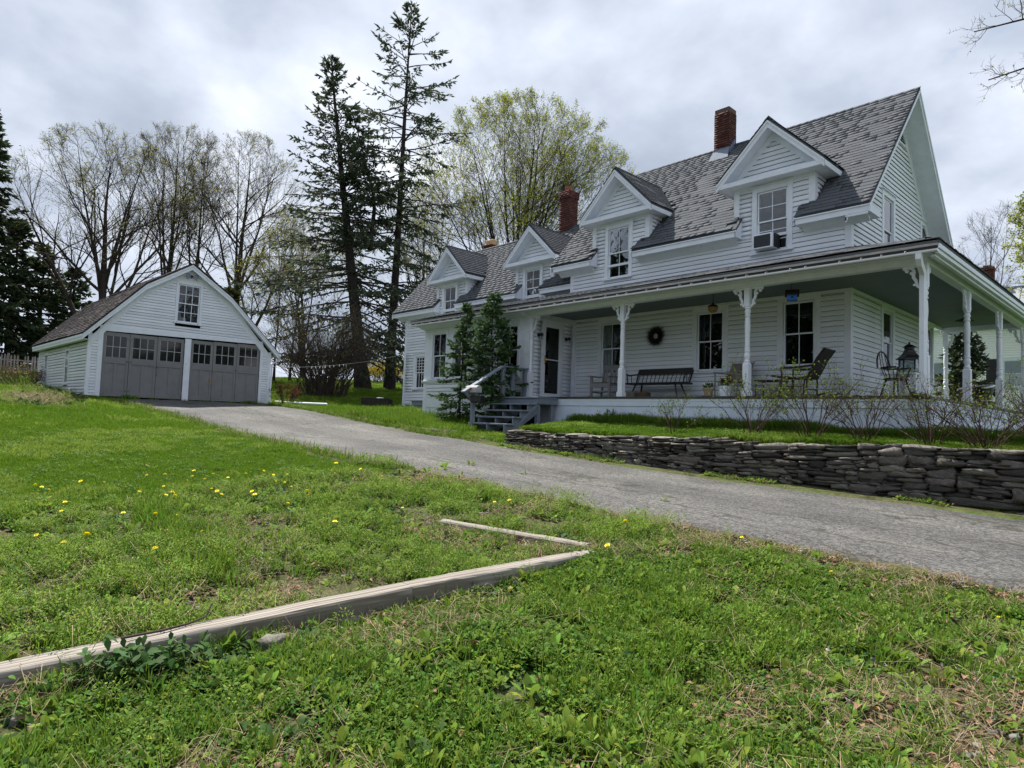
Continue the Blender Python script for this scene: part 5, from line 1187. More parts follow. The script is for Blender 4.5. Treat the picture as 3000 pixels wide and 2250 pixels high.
# wreath
rr = np.random.RandomState(9); V = []; F = []
for i in range(1500):
    a = rr.uniform(0, 2*math.pi); r0 = rr.uniform(.07, .17); d = np.array([math.cos(a), -.25+rr.normal()*.25, math.sin(a)])+rr.normal(size=3)*.35
    d /= np.linalg.norm(d); p = np.array([math.cos(a)*r0, -.03-rr.rand()*.06, math.sin(a)*r0]); q = p+d*rr.uniform(.08, .21)*(1.25 if .3 < a < 1.3 else 1)
    sd = np.cross(d, rr.normal(size=3)); sd /= np.linalg.norm(sd); k = len(V); V += [p-sd*.005, p+sd*.005, q]; F.append((k, k+1, k+2))
o = link('wreath', np_mesh('wreath', V, F, mat('dry_wreath_twig', (.022, .019, .018), .9, .1, rnd=.5))); o.location = (-5.03, -.03, 1.78); props(o, 'dark twig wreath hanging on the porch wall above the bench', 'wreath')
# acorn lamp, bird house, ceiling lamp
r = thing('acorn_pendant', 'acorn-shaped hanging ornament with brown cap under the porch ceiling', 'hanging ornament', (-2.655, -1.2, 2.50))
b = MB(); b.tube([(0, 0, 0), (0, 0, -.27)], .006, 5); T(r, b, 'chain', M_BLACK)
b = MB(); b.lathe([(.02, -.22), (.03, -.255), (.09, -.275), (.118, -.31), (.12, -.33)], n=18); T(r, b, 'cap', mat('dark_acorn_cap', (.03, .02, .014), .7, .2, var=.4, scale=40, bump=.4, bscale=80), smooth=True)
b = MB(); b.lathe([(.112, -.33), (.113, -.37), (.095, -.42), (.05, -.452), (.01, -.46)], n=18); T(r, b, 'nut', mat('mottled_tan_acorn', (.33, .20, .07), .5, .3, col2=(.16, .085, .03), scale=22), smooth=True)
r = thing('birdhouse', 'small blue birdhouse with brown roof hanging from the porch ceiling', 'birdhouse', (-.59, -1.6, 2.50), rad(25))
b = MB(); b.tube([(-.02, -.09, -.22), (0, 0, -.05), (-.02, .09, -.22)], .004, 4); b.tube([(0, 0, -.05), (0, 0, 0)], .004, 4); T(r, b, 'wire', M_BLACK)
b = MB(); b.box(-.10, -.09, -.46, .10, .09, -.33); b.prism([(-.09, -.33), (.09, -.33), (0, -.25)], 'x', -.10, .10); T(r, b, 'body', mat('bright_blue_paint', (.03, .17, .62), .5, .3, var=.1, scale=10))
b = MB()
for s in (-1, 1): b.add([(-.14, 0, -.225), (.14, 0, -.225), (.14, s*.15, -.345), (-.14, s*.15, -.345), (-.14, 0, -.24), (.14, 0, -.24), (.14, s*.15, -.36), (-.14, s*.15, -.36)], [(0, 1, 2, 3), (7, 6, 5, 4), (0, 4, 5, 1), (1, 5, 6, 2), (2, 6, 7, 3), (3, 7, 4, 0)])
T(r, b, 'roof', mat('brown_bark_roof', (.05, .032, .022), .9, .1, var=.4, scale=20))
b = MB(); b.lathe([(.025, 0), (.025, .004)], n=10); b.v = [(x, -.092-z, y-.40) for x, y, z in b.v]; T(r, b, 'entrance_hole', M_BLACK)
r = thing('ceiling_lamp', 'dark ceiling lamp under the side porch roof', 'lamp', (1.1, 4.7, 2.50))
b = MB(); b.lathe([(.03, 0), (.03, -.12), (.06, -.14), (.2, -.20), (.21, -.22), (.18, -.22)], n=16); T(r, b, 'shade', M_BLACK); b = MB(); b.lathe([(.17, -.215), (.12, -.25), (.02, -.27)], n=12); T(r, b, 'bowl', mat('smoked_lamp_glass', (.08, .08, .075), .3, .4))
for k, (yy, where) in enumerate(((-1.62, 'left'), (-.42, 'right'))):
    r = thing('wall_sconce', 'black wall lamp on the '+('bay-room side' if k == 0 else 'house-wall side')+' of the storm door', 'wall lamp', (-8.07, yy, 1.86))
    b = MB(); b.lathe([(.055, 0), (.055, .03), (.03, .04)], n=12); b.v = [(z, x, y) for x, y, z in b.v]; T(r, b, 'backplate', M_BLACK)
    b = MB(); b.tube([(.03, 0, 0), (.13, 0, .01)], .02, 6); b.lathe([(.05, -.04), (.045, .04), (.02, .05)], (.14, 0, .0), 10); T(r, b, 'arm', M_BLACK)
    b = MB(); b.lathe([(.03, -.04), (.042, -.08), (.042, -.14), (.03, -.15)], (.14, 0, 0), 10); T(r, b, 'shade', M_GLASS)

# ------------------------------------------------------------------ neighbour house behind the side porch
_d = np.array([CAMP[0]-.35*1.0, 0]); 
az_ = math.atan2(14.43-CAMP[1], -.05-CAMP[0]); NB = CAMP[:2]+46*np.array([math.cos(az_), math.sin(az_)])
NH = thing('neighbour_house', 'white neighbouring house with ribbed metal roof and black shutters', 'house', (NB[0], NB[1], 1.6), az_-math.pi/2-rad(6))
M_NB = mat('neighbour_white_siding', (.86, .87, .90), .5, .3, var=.05, scale=3); ME_NB = np_mesh('clapboard', UC_V, UB_F, M_NB)
NW = Wall((0, 0, 0), (1, 0, 0), (0, -1, 0))
b = MB(); b.box(-6, .04, -3, 7, 8, 4.35); b.prism([(.04, 4.35), (8, 4.35), (4, 6.9)], 'x', -6, 7); b.build('body_wall', M_NB, NH)
nh_h = [(.2, 1.5, .5, 2.3), (-3.3, -2, .5, 2.3)]
cl = clap_rows(NW, -1.2, 4.3, .14, lambda z: (-5.9, 6.9), nh_h); place_pieces(NH, 'clapboard', ME_NB, UC_V, UB_F, cl, 200, M_CLAP)
for u in (.85, -2.65):
    wr = window(NH, NW, u, .70, 2.1, .80, cols=1, casing=.15, curtain=(M_LACE, [(0, .80)], 2.15, 1.6))
    for s in (-1, 1):
        q = MB(); NW.box(q, u+s*.98-.26, u+s*.98+.26, .0,   .03, .60, 2.25); so = q.build('shutter', mat('black_shutter_paint', (.02, .022, .026), .5, .3, var=.2, scale=6), NH)
        for k in range(16):
            q = MB(); NW.box(q, u+s*.98-.21, u+s*.98+.21, .03, .042, (.68+k*.095), (.725+k*.095)); q.build('shutter_slat', M_BLACK, so)
b = MB(); rn = 60
for i in range(rn):
    x = -6.3+i*13.6/rn; dz = .05 if i % 2 else 0
    b.add([(x, -.4, 4.2+dz), (x+13.6/rn, -.4, 4.2+dz), (x+13.6/rn, 4, 7.0+dz), (x, 4, 7.0+dz)], [(0, 1, 2, 3)])
b.add([(-6.3, 4, 7.0), (7.3, 4, 7.0), (7.3, 8.4, 4.2), (-6.3, 8.4, 4.2)], [(0, 1, 2, 3)]); b.box(-6.35, 3.9, 6.97, 7.35, 4.1, 7.1)
b.build('metal_roof', mat('pale_ribbed_roof_metal', (.26, .28, .31), .6, .3, metal=.1, var=.15, scale=2), NH)
b = MB(); b.box(-6.2, -.42, 4.05, 7.2, -.36, 4.22); b.box(-6.2, -.36, 4.05, 7.2, 0.04, 4.08); b.build('fascia', M_TRIM2, NH)
cn = chimney(-.75, 4, .7, .7, 6.1, 8.4, .2, NH, 40); b = MB(); b.box(-.97, 3.78, 8.52, -.53, 4.22, 8.56); b.box(-.9, 3.85, 8.38, -.85, 3.9, 8.53); b.box(-.65, 3.85, 8.38, -.6, 3.9, 8.53); b.build('chimney_cap', M_FLASH, cn)

# ------------------------------------------------------------------ far left picket fence
M_PICK = mat('weathered_picket_wood', (.34, .29, .29), .85, .1, var=.35, scale=3, rnd=.2)
A0, A1 = np.array([-36.2, -17.5]), np.array([-34.0, -7.2]); Lf = np.linalg.norm(A1-A0); du = (A1-A0)/Lf
FN = thing('picket_fence', 'weathered picket fence on the rise behind the garage', 'fence', (A0[0], A0[1], tz(*A0)))
def fz(s): p = A0+du*s; return tz(*p)-tz(*A0)
for s in np.arange(0, Lf, 2.0):
    b = MB(); p = du*s; b.box(p[0]-.05, p[1]-.05, fz(s)-.3, p[0]+.05, p[1]+.05, fz(s)+.95); b.build('post', M_PICK, FN)
pm = MB(); pm.add([(0, -.035, 0), (0, .035, 0), (0, .035, .80), (0, 0, .88), (0, -.035, .80), (.02, -.035, 0), (.02, .035, 0), (.02, .035, .80), (.02, 0, .88), (.02, -.035, .80)], [(4, 3, 2, 1, 0), (5, 6, 7, 8, 9), (0, 1, 6, 5), (1, 2, 7, 6), (2, 3, 8, 7), (3, 4, 9, 8), (4, 0, 5, 9)])
pme = bpy.data.meshes.new('picket'); pme.from_pydata(pm.v, [], pm.f); pme.materials.append(M_PICK)
for s in np.arange(.05, Lf, .135):
    if RNG.rand() < .04: continue
    o = link('picket', pme, FN); p = du*s; o.location = (p[0]+.06, p[1], fz(s)+RNG.uniform(-.02, .04)); o.rotation_euler = (RNG.uniform(-.05, .05), 0, RNG.uniform(-.05, .05))
for zz in (.22, .62):
    for s in np.arange(0, Lf-1.9, 2.0):
        b = MB(); p = du*s; q = du*min(s+2, Lf); b.beam((p[0]+.04, p[1], fz(s)+zz), (q[0]+.04, q[1], fz(min(s+2, Lf))+zz), .03, .07); b.build('rail', M_PICK, FN)
# clothes line with pegs between the garage and the house
p0 = np.array(GM@np.array([6.5, .4, 1.55, 1]))[:3]; p1 = np.array([-18.2, .55, 2.05]); pts = []
for t in np.linspace(0, 1, 17): q = p0*(1-t)+p1*t; q[2] -= .42*4*t*(1-t)*.5; pts.append(tuple(q))
LN = thing('clothes_line', 'sagging white clothes line strung between garage and house', 'clothes line', tuple(p0))
b = MB(); b.tube([tuple(np.array(p)-p0) for p in pts], .006, 5); b.build('cord', M_MAIL, LN)
for t in (.30, .33, .36, .40, .43, .46, .50, .53, .78): 
    q = p0*(1-t)+p1*t; q[2] -= .42*4*t*(1-t)*.5; q = q-p0; b = MB(); b.box(q[0]-.008, q[1]-.012, q[2]-.07, q[0]+.008, q[1]+.012, q[2]+.015); b.build('peg', M_GUT, LN)
# block planter on the back lawn
r = thing('planter_box', 'low dark timber planter box on the lawn beyond the driveway', 'planter', (-18.3, -.75, tz(-18.3, -.75)), rad(40))
M_PLW = mat('dark_planter_timber', (.05, .045, .04), .9, .1, var=.4, scale=8)
b = MB(); b.box(-.55, -.35, -.1, .55, .35, .36); b.build('box', M_PLW, r, bevel=.02)
for k in range(3): b = MB(); b.box(-.58, -.37, .0+k*.13, .58, -.35, .12+k*.13); b.build('plank', M_PLW, r)
b = MB(); b.lathe([(.12, .36), (.2, .38), (.1, .42), (.02, .40)], (.1, 0, 0), 7); b.build('white_stone', M_WHITE, r)
# ------------------------------------------------------------------ trees and shrubs
M_BARK = mat('grey_brown_bark', (.060, .050, .042), .95, .1, var=.5, scale=4, stretch=(3, 3, .6), bump=.6, bscale=18, dirt=((.10, .105, .06), 1.2, .56))
M_TWIG = mat('twig_bark', (.075, .060, .054), .9, .1, var=.3, scale=3)
M_SPBARK = mat('spruce_bark', (.052, .045, .042), .95, .1, var=.5, scale=5, bump=.8, bscale=14)
def leaf_mat(n, c, rnd=.35, hue=.02, trans=.35): return mat(n, c, .7, .12, rnd=rnd, hue=hue, trans=trans)
M_BUD = leaf_mat('spring_bud_leaf', (.24, .245, .06), trans=.5); M_BUD2 = leaf_mat('yellow_green_leaf', (.25, .28, .04), trans=.5); M_SPR = leaf_mat('dark_spruce_needle', (.062, .082, .048), .45, .02, .32)
M_FIR = leaf_mat('fir_needle', (.062, .112, .042), .45, .02, .3); M_HEM = leaf_mat('hemlock_needle', (.045, .066, .032), .5, .02, .3)
def nrm(a): return a/np.maximum(np.linalg.norm(a, axis=-1, keepdims=True), 1e-9)
def tubes(P, R, S):
    N_, K, _ = P.shape
    Tn = nrm(np.gradient(P, axis=1)); D = nrm(P[:, -1]-P[:, 0]); ref = np.where(np.abs(D[:, 2:3]) > .8, np.array([[1., 0, 0]]), np.array([[0., 0, 1.]]))[:, None]
    U = nrm(np.cross(Tn, np.broadcast_to(ref, Tn.shape))); Vv = np.cross(Tn, U)
    a = 2*np.pi*np.arange(S)/S
    V = P[:, :, None]+R[:, :, None, None]*(np.cos(a)[:, None]*U[:, :, None]+np.sin(a)[:, None]*Vv[:, :, None])
    I = np.arange(N_*K*S).reshape(N_, K, S); J = np.roll(I, -1, axis=2)
    F = np.stack([I[:, :-1], J[:, :-1], J[:, 1:], I[:, 1:]], -1).reshape(-1, 4)
    return V.reshape(-1, 3), F
def merge(L):
    V = []; F = []; b = 0
    for v, f in L: V.append(v); F.append(f+b); b += len(v)
    return np.concatenate(V), np.concatenate(F)
def spawn(rs, P, R, m, t0, t1, a0, a1, length, up, K, rk=.55, rmin=.008, wob=.12, env=None, side=None, end=.35):
    N_, Kp, _ = P.shape
    t = np.clip(t0+(t1-t0)*(np.arange(m)[None]+rs.rand(N_, m))/m, 0, .999); x = t*(Kp-1); i = np.floor(x).astype(int); f = (x-i)[..., None]
    n = np.arange(N_)[:, None]; base = P[n, i]*(1-f)+P[n, i+1]*f; tan = nrm(P[n, i+1]-P[n, i]); pr = R[n, i]*(1-f[..., 0])+R[n, i+1]*f[..., 0]
    rnd = rs.normal(size=base.shape)
    if side is not None: rnd = rnd*np.array(side)
    per = nrm(rnd-tan*(rnd*tan).sum(-1, keepdims=True)); a = rs.uniform(a0, a1, (N_, m))[..., None]
    d = nrm(tan*np.cos(a)+per*np.sin(a)+np.array([0, 0, up])); L = length(t, np.linalg.norm(P[:, -1]-P[:, 0], axis=1)[:, None])*rs.uniform(.7, 1.2, (N_, m))
    base = base.reshape(-1, 3); d = d.reshape(-1, 3); L = L.reshape(-1); r0 = np.maximum((pr*rk).reshape(-1), rmin)
    if env is not None:
        c, rad_ = env; o = (base-c)/rad_; dd = d/rad_; A = (dd**2).sum(1); B = (o*dd).sum(1); Cc = (o**2).sum(1)-1
        disc = np.maximum(B*B-A*Cc, 0); te = (-B+np.sqrt(disc))/A; L = np.minimum(L, np.maximum(te, .25))
    pts = [base]; q = base; cur = d; st = (L/(K-1))[:, None]
    for k in range(K-1):
        cur = nrm(cur+rs.normal(size=cur.shape)*wob+np.array([0, 0, up*.5])); q = q+cur*st; pts.append(q)
    rr = r0[:, None]*np.linspace(1, end, K)[None]
    return np.stack(pts, 1), rr
def leaves_on(rs, P, n, size, m, name, parent, t0=.3, jit=.06, asp=.6):
    N_, K, _ = P.shape
    x = rs.uniform(t0, .999, (N_, n))*(K-1); i = np.floor(x).astype(int); f = (x-i)[..., None]; nn = np.arange(N_)[:, None]
    c = (P[nn, i]*(1-f)+P[nn, i+1]*f).reshape(-1, 3)+rs.normal(size=(N_*n, 3))*jit
    a = nrm(rs.normal(size=c.shape)); b = nrm(np.cross(a, rs.normal(size=c.shape))); s = size*rs.uniform(.5, 1.3, len(c))[:, None]
    V = np.stack([c-a*s, c-b*s*asp, c+a*s, c+b*s*asp], 1).reshape(-1, 3); F = np.arange(len(V)).reshape(-1, 4)
    return link(name, np_mesh(name, V, F, m, rnd=np.repeat(rs.rand(len(c)), 4)), parent)
def bare_tree(name, label, cat, xy, H, seed, r0, crown, stems, lmat, nleaf, lsize, group, counts=(7, 6, 5, 5), first=.28, twig=.0048, auto=0, lo=.10):
    """crown = (dx, dy, cz, rx, ry, rz) envelope; stems = [(lean x, lean y, start height fraction, radius factor, length factor)]; auto adds ascending limbs fanned over the dome"""
    rs = np.random.RandomState(seed); z0 = tz(*xy)-.1
    rt = thing(name, label, cat, (xy[0], xy[1], z0), 0, group)
    c = np.array(crown[:3]); er = np.array(crown[3:]); P0 = []; R0 = []; K = 9; t = np.linspace(0, 1, K); stems = list(stems)
    for k in range(auto):
        a_ = 6.283*(k+rs.rand()*.6)/auto; q = (.32+.66*((k*.618+.3) % 1)); tz_ = c[2]+er[2]*math.sqrt(max(.05, 1-q*q))*.93; sh = lo+.22*rs.rand()*(1-q*.6)
        stems.append((math.cos(a_)*q*er[0]*.92, math.sin(a_)*q*er[1]*.92, sh, .45-.12*q, (tz_-sh*H)/H))
    for (lx, ly, sh, rf, lf) in stems:
        e_ = 1.25 if sh == 0 else 1.0
        p = np.stack([lx*t**e_, ly*t**e_, sh*H+t*H*lf], 1); p[:, :2] += np.cumsum(rs.normal(size=(K, 2))*.10, 0)*t[:, None]
        r = r0*rf*(1.02-.97*t**.75); r[0] *= 1.3 if sh == 0 else 1; P0.append(p); R0.append(r)
    P0 = np.array(P0); R0 = np.array(R0)
    P1, R1 = spawn(rs, P0, R0, counts[0], first,   .98, .5, 1.05, lambda t, L: H*.36*(1.15-.6*t), .05, 7, .5, .014, .10, (c, er))
    P2, R2 = spawn(rs, np.concatenate([P0[:, -7:], P1]), np.concatenate([R0[:, -7:], R1]), counts[1], .15, .98, .35, .8, lambda t, L: np.clip(L*.55*(1.1-.5*t), .9, 3.6), .04, 6, .55, .009, .12, (c, er))
    P3, R3 = spawn(rs, P2, R2, counts[2], .15, .98, .3, .75, lambda t, L: np.maximum(L*.55*(1.15-.6*t), .5), .03, 5, .55, .0062, .13, (c, er*1.03))
    P4, R4 = spawn(rs, P3, R3, counts[3], .2, .99, .3, .75, lambda t, L: np.maximum(L*.55*(1.2-.6*t), .35), .02, 4, .6, twig, .14, (c, er*1.07))
    V, F = merge([tubes(P0, R0, 9), tubes(P1, R1, 6)]); link('trunk', np_mesh('trunk', V, F, M_BARK, smooth=True), rt)
    V, F = merge([tubes(P2, R2, 4), tubes(P3, R3, 3), tubes(P4, R4, 3)]); cr = link('crown', np_mesh('crown', V, F, M_TWIG), rt)
    if nleaf: leaves_on(rs, P4 if nleaf >= 1 else P4[rs.rand(len(P4)) < nleaf], max(1, int(nleaf)), lsize, lmat, 'leaves', cr)
    return rt
GT = 'bare maples behind the garage and house'
bare_tree('maple_tree', 'broad multi-stemmed budding maple rising behind the left roof slope of the garage', 'tree', (-39.0, -7.1), 14.4, 1, .33, (0, -.2, 8.7, 4.9, 5.0, 5.6), [(.3, .4, 0, 1, .88), (-1.3, -4.2, .03, .72, .68), (.6, .9, 0, .5, .84), (1.3, 2.4, .05, .5, .74)], M_BUD, .6, .05, GT, auto=4, lo=.24)
bare_tree('maple_tree', 'straight-trunked bare maple behind the left side of the garage gable', 'tree', (-40.2, -3.5), 16.2, 2, .25, (0, 0, 10.6, 2.9, 2.9, 5.7), [(.0, .3, 0, 1, .95)], M_BUD, .4, .05, GT, auto=4, lo=.24)
bare_tree('maple_tree', 'slender bare tree behind the garage peak between two thicker maples', 'tree', (-42.7, -1.2), 17.2, 3, .20, (0, 0, 11.2, 2.7, 2.7, 6.1), [(.2, .5, 0, 1, .95)], M_BUD, .4, .05, GT, auto=4, lo=.24)
bare_tree('maple_tree', 'large bare maple with a low side limb behind the right slope of the garage', 'tree', (-40.0, .9), 16.9, 4, .34, (0, .2, 10.0, 4.7, 4.7, 6.8), [(.1, .4, 0, 1, .92), (1.5, 3.6, .02, .55, .56)], M_BUD, .6, .05, GT, auto=4, lo=.24)
bare_tree('maple_tree', 'wide domed maple in yellow-green new leaf behind the wing roof', 'tree', (-28.3, 16.4), 21.2, 5, .38, (0, 0, 11.7, 8.8, 8.6, 9.0), [(.4, .4, 0, 1, .92)], M_BUD2, 2, .058, GT, auto=14, counts=(8, 7, 6, 4), lo=.10)
bare_tree('maple_tree', 'thin-stemmed bare maple between the tall spruce and the domed maple', 'tree', (-36.3, 14.0), 17.0, 6, .22, (0, 0, 10.0, 4.8, 4.8, 7.0), [(-.4, -.6, 0, 1, .92), (.8, 1.2, .1, .7, .75)], M_BUD, 1, .06, GT, auto=3)
bare_tree('maple_tree', 'distant bare maple filling the gap behind the two spruces', 'tree', (-46.5, 9.0), 14.5, 7, .24, (0, 0, 8.4, 5.4, 5.4, 6.4), [(-.4, -.6, 0, 1, .88)], M_BUD, 1, .07, GT, auto=5)
for k, (x, y, h, s) in enumerate(((-33.2, 1.0, 9.5, 31), (-34.6, 2.6, 11, 32), (-33.9, -.4, 8.2, 33))):
    bare_tree('sapling', ['slim sapling just right of the garage roof edge', 'tallest slim sapling between garage and spruce', 'short slim sapling half hidden by the garage roof edge'][k], 'tree', (x, y), h, s, .08, (0, 0, h*.6, 1.7, 1.7, h*.42), [(.2, .2, 0, 1, .95)], M_BUD, 2, .05, 'saplings between garage and spruces', counts=(12, 5, 4, 3), first=.2)
bare_tree('bare_tree', 'bare grey tree far behind the side porch roof', 'tree', (-5.2, 42.0), 15.8, 8, .20, (0, 0, 10.4, 2.8, 2.8, 5.6), [(.2, .2, 0, 1, .93)], M_BUD, 0, .05, None, auto=3, twig=.007, counts=(6, 5, 4, 3))
bare_tree('leafing_tree', 'young tree in pale green leaf at the far right edge', 'tree', (1.9, 25.2), 13.4, 9, .18, (0, 0, 7.8, 3.3, 3.3, 5.8), [(.2, .1, 0, 1, .95)], M_BUD2, 4, .06, None, auto=6)
# tree out of frame on the right whose limbs reach over the corner of the view
rs = np.random.RandomState(77)
ov = thing('overhanging_tree', 'bare tree whose budding limbs reach in at the top right corner', 'tree', (8.4, .4, tz(8.4, .4)-.1))
zb = tz(8.4, .4)-.1
def limb(pts, r): return np.array(pts, float)-np.array([8.4, .4, zb]), r
P0 = np.array([[(0, 0, z) for z in np.linspace(0, 8.2, 7)]]); P0[0, :, :2] += np.linspace(0, .3, 7)[:, None]*np.array([1, -1]); R0 = np.array([np.linspace(.26, .12, 7)])
lim = []
for (a, b_, c_, d_) in (((8.5, .3, zb+5.6), (6.2, -.6, 6.2), (4.2, -1.1, 6.75), (2.55, -1.3, 6.68)), ((8.5, .3, zb+6.2), (6.3, -.7, 6.9), (4.4, -1.1, 7.2), (3.1, -1.3, 7.3)), ((8.5, .3, zb+5.2), (6.0, -.5, 5.5), (4.2, -1.1, 5.95), (2.75, -1.25, 5.72)), ((8.5, .3, zb+4.9), (6.6, -.5, 5.3), (5.0, -1.0, 5.7), (3.6, -1.25, 5.85))):
    P = []
    A_, B_, C_, D_ = map(np.array, (a, b_, c_, d_))
    for t in np.linspace(0, 1, 7): P.append((1-t)**3*A_+3*t*(1-t)**2*B_+3*t*t*(1-t)*C_+t**3*D_)
    lim.append(np.array(P)-np.array([8.4, .4, zb]))
P1 = np.array(lim); P1[:, 1:-1] += rs.normal(size=P1[:, 1:-1].shape)*.05; R1 = np.repeat(np.linspace(.055, .010, 7)[None], 4, 0)
P2, R2 = spawn(rs, P1, R1, 22, .40, .98, .5, 1.1, lambda t, L: .75*(1.4-.9*t)+0*L, .22, 6, .5, .0055, .2)
P3, R3 = spawn(rs, P2, R2, 5, .2, .98, .5, 1.1, lambda t, L: .30+0*t*L, .12, 5, .6, .0035, .22)
P4, R4 = spawn(rs, P3, R3, 2, .3, .98, .5, 1.1, lambda t, L: .12+0*t*L, .1, 4, .7, .0028, .2)
V, F = merge([tubes(P0, R0, 9), tubes(P1, R1, 6)]); link('trunk', np_mesh('trunk', V, F, M_BARK, smooth=True), ov)
V, F = merge([tubes(P2, R2, 4), tubes(P3, R3, 3), tubes(P4, R4, 3)]); cr_ = link('crown', np_mesh('crown', V, F, M_TWIG), ov)
leaves_on(rs, P3, 2, .018, M_BUD, 'leaves', cr_, .6, .012)

def conifer(name, label, xy, H, seed, r0, prof, nm, spacing=.45, per=5, tw=.28, spray=(.42, .13), gap=.15, inner=.25, droop=.35, group=None, lean=(0, 0), leaders=(), cat='tree', h0=.05, nspray=3, base_z=None, upt=.5, brk=M_SPBARK, trunkk=1.0):
    """prof: [(height fraction, branch length)]; whorled branches with drooping needle sprays"""
    rs = np.random.RandomState(seed); z0 = tz(*xy)-.1 if base_z is None else base_z
    rt = thing(name, label, cat, (xy[0], xy[1], z0), 0, group)
    TR = []; BR = []; NV = []; 
    for (ox, oy, zs, hh, sc) in ((0, 0, 0, H, 1.0),)+tuple(leaders):
        K = 12; t = np.linspace(0, 1, K); p = np.stack([ox*np.minimum(1, t*3+.0 if zs else 1)+lean[0]*t, oy*np.minimum(1, t*3 if zs else 1)+lean[1]*t, zs+(hh-zs)*t], 1)
        p[:, :2] += np.cumsum(rs.normal(size=(K, 2))*.03, 0)*t[:, None]; p[0, :2] = p[0, :2] if not zs else p[0, :2]*0
        r = r0*(1.0 if not zs else .35)*(1-.93*t); r = np.maximum(r, .012*trunkk)
        if not zs: r[0] *= 1.35
        TR.append((p, r))
        hs = []; z = max(zs, H*h0)
        while z < hh-.15:
            hs.append(z); z += spacing*(.55+.6*(1-(z/H)))*rs.uniform(.7, 1.2)
        O = []; D = []; L = []; E = []
        for z in hs:
            fr = (z-zs)/(hh-zs) if zs else z/H; ln = np.interp(z/H, [a for a, _ in prof], [b for _, b in prof])*sc
            if zs: ln = min(ln, .9*(hh-z)*.45+.25)
            for k in range(per):
                if rs.rand() < gap: continue
                a = rs.uniform(0, 2*np.pi); i = np.interp(z, p[:, 2], np.arange(K)); c = np.array([np.interp(z, p[:, 2], p[:, j]) for j in range(3)])
                el = np.interp(z/H, [0, .35, .75, 1], [-.30, -.08, .22, .75])*1.0+rs.normal()*.10
                O.append(c+np.array([0, 0, rs.uniform(-.1, .1)*spacing])); D.append([np.cos(a)*np.cos(el), np.sin(a)*np.cos(el), np.sin(el)]); L.append(max(.12*spray[0]/.42, ln*rs.uniform(.55, 1.12)))
        if not O: continue
        O = np.array(O); D = np.array(D); L = np.array(L); KB = 6; pts = [O]; q = O; cur = D
        for k in range(KB-1):
            bend = (-droop*.35 if k < 3 else upt*.35)
            cur = nrm(cur+np.array([0, 0, bend*.4])+rs.normal(size=cur.shape)*.06); q = q+cur*(L/(KB-1))[:, None]; pts.append(q)
        PB = np.stack(pts, 1); RB = (np.clip(.010+.011*L, .004, .05)*trunkk)[:, None]*np.linspace(1, .3, KB)[None]; BR.append((PB, RB))
        # side twigs in the plane of the branch, then needle sprays
        nt_ = np.maximum(2, (L/tw*(1-inner)).astype(int))
        idx = np.repeat(np.arange(len(L)), nt_*2); tt = np.clip(inner*rs.uniform(.5, 1.2, len(idx))+(1-inner)*rs.rand(len(idx))**.85, .02, .995)
        x = tt*(KB-1); i = np.floor(x).astype(int); f = (x-i)[:, None]; b = PB[idx, i]*(1-f)+PB[idx, i+1]*f; tn = nrm(PB[idx, i+1]-PB[idx, i])
        sd = nrm(np.cross(tn, np.array([0, 0, 1.])))*np.where(rs.rand(len(idx)) < .5, 1, -1)[:, None]
        tl = np.clip(L[idx]*.34*(1.15-tt), .5*spray[0], 1.3*max(1, spray[0]/.42))*rs.uniform(.5, 1.2, len(idx))
        d = nrm(tn*.75+sd*.75+np.array([0, 0, -.22*droop/.35])+rs.normal(size=tn.shape)*.16)
        ns = nspray
        for s in range(ns):
            c = b+d*(tl*(s+.15)/ns)[:, None]; dd = nrm(d+rs.normal(size=d.shape)*.35+np.array([0, 0, -.12])); l = spray[0]*rs.uniform(.6, 1.25, len(idx))[:, None]
            wv = nrm(np.cross(dd, rs.normal(size=dd.shape))); ww = spray[1]*rs.uniform(.6, 1.2, len(idx))[:, None]
            NV.append(np.stack([c, c+dd*l*.45+wv*ww, c+dd*l, c+dd*l*.45-wv*ww], 1))
        # tips
        for s in range(3):
            c = PB[:, -1-(s > 1)]; dd = nrm(PB[:, -1]-PB[:, -2]+rs.normal(size=c.shape)*.05); l = spray[0]*rs.uniform(.7, 1.3, len(c))[:, None]; wv = nrm(np.cross(dd, rs.normal(size=dd.shape))); NV.append(np.stack([c-dd*l*.3, c+dd*l*.3+wv*spray[1], c+dd*l, c+dd*l*.3-wv*spray[1]], 1))
    L_ = [tubes(p[None], r[None], 10) for p, r in TR]; V, F = merge(L_); link('trunk', np_mesh('trunk', V, F, brk, smooth=True), rt)
    V, F = merge([tubes(p, r, 4) for p, r in BR]); cr = link('crown', np_mesh('crown', V, F, brk), rt)
    Q = np.concatenate(NV); V = Q.reshape(-1, 3); link('needles', np_mesh('needles', V, np.arange(len(V)).reshape(-1, 4), nm, rnd=np.repeat(rs.rand(len(Q)), 4)), cr)
    return rt
conifer('spruce_tree', 'double-topped dark spruce, the shorter of the two tall spruces', (-27.6, 3.9), 19.6, 11, .40, [(0, 4.6), (.12, 6.0), (.3, 6.6), (.42, 5.4), (.55, 3.7), (.75, 2.3), (.9, 1.15), (1, .2)], M_SPR, spacing=.50, per=6, tw=.21, spray=(.28, .056), gap=.12, inner=.28, group='tall spruces behind the lawn', h0=.10, leaders=((.75, .75, 8.2, 16.6, 1.0),), lean=(-1.9, -2.05), nspray=3)
conifer('spruce_tree', 'tallest spruce with sparse ragged branches, right of the double-topped one', (-28.2, 6.0), 24.0, 12, .30, [(0, 2.2), (.2, 3.6), (.35, 4.0), (.5, 4.3), (.62, 3.8), (.72, 3.4), (.84, 2.5), (.93, 1.4), (1, .15)], M_SPR, spacing=.70, per=5, tw=.25, spray=(.30, .056), gap=.22, inner=.40, group='tall spruces behind the lawn', h0=.13, lean=(.15, .2), nspray=4)
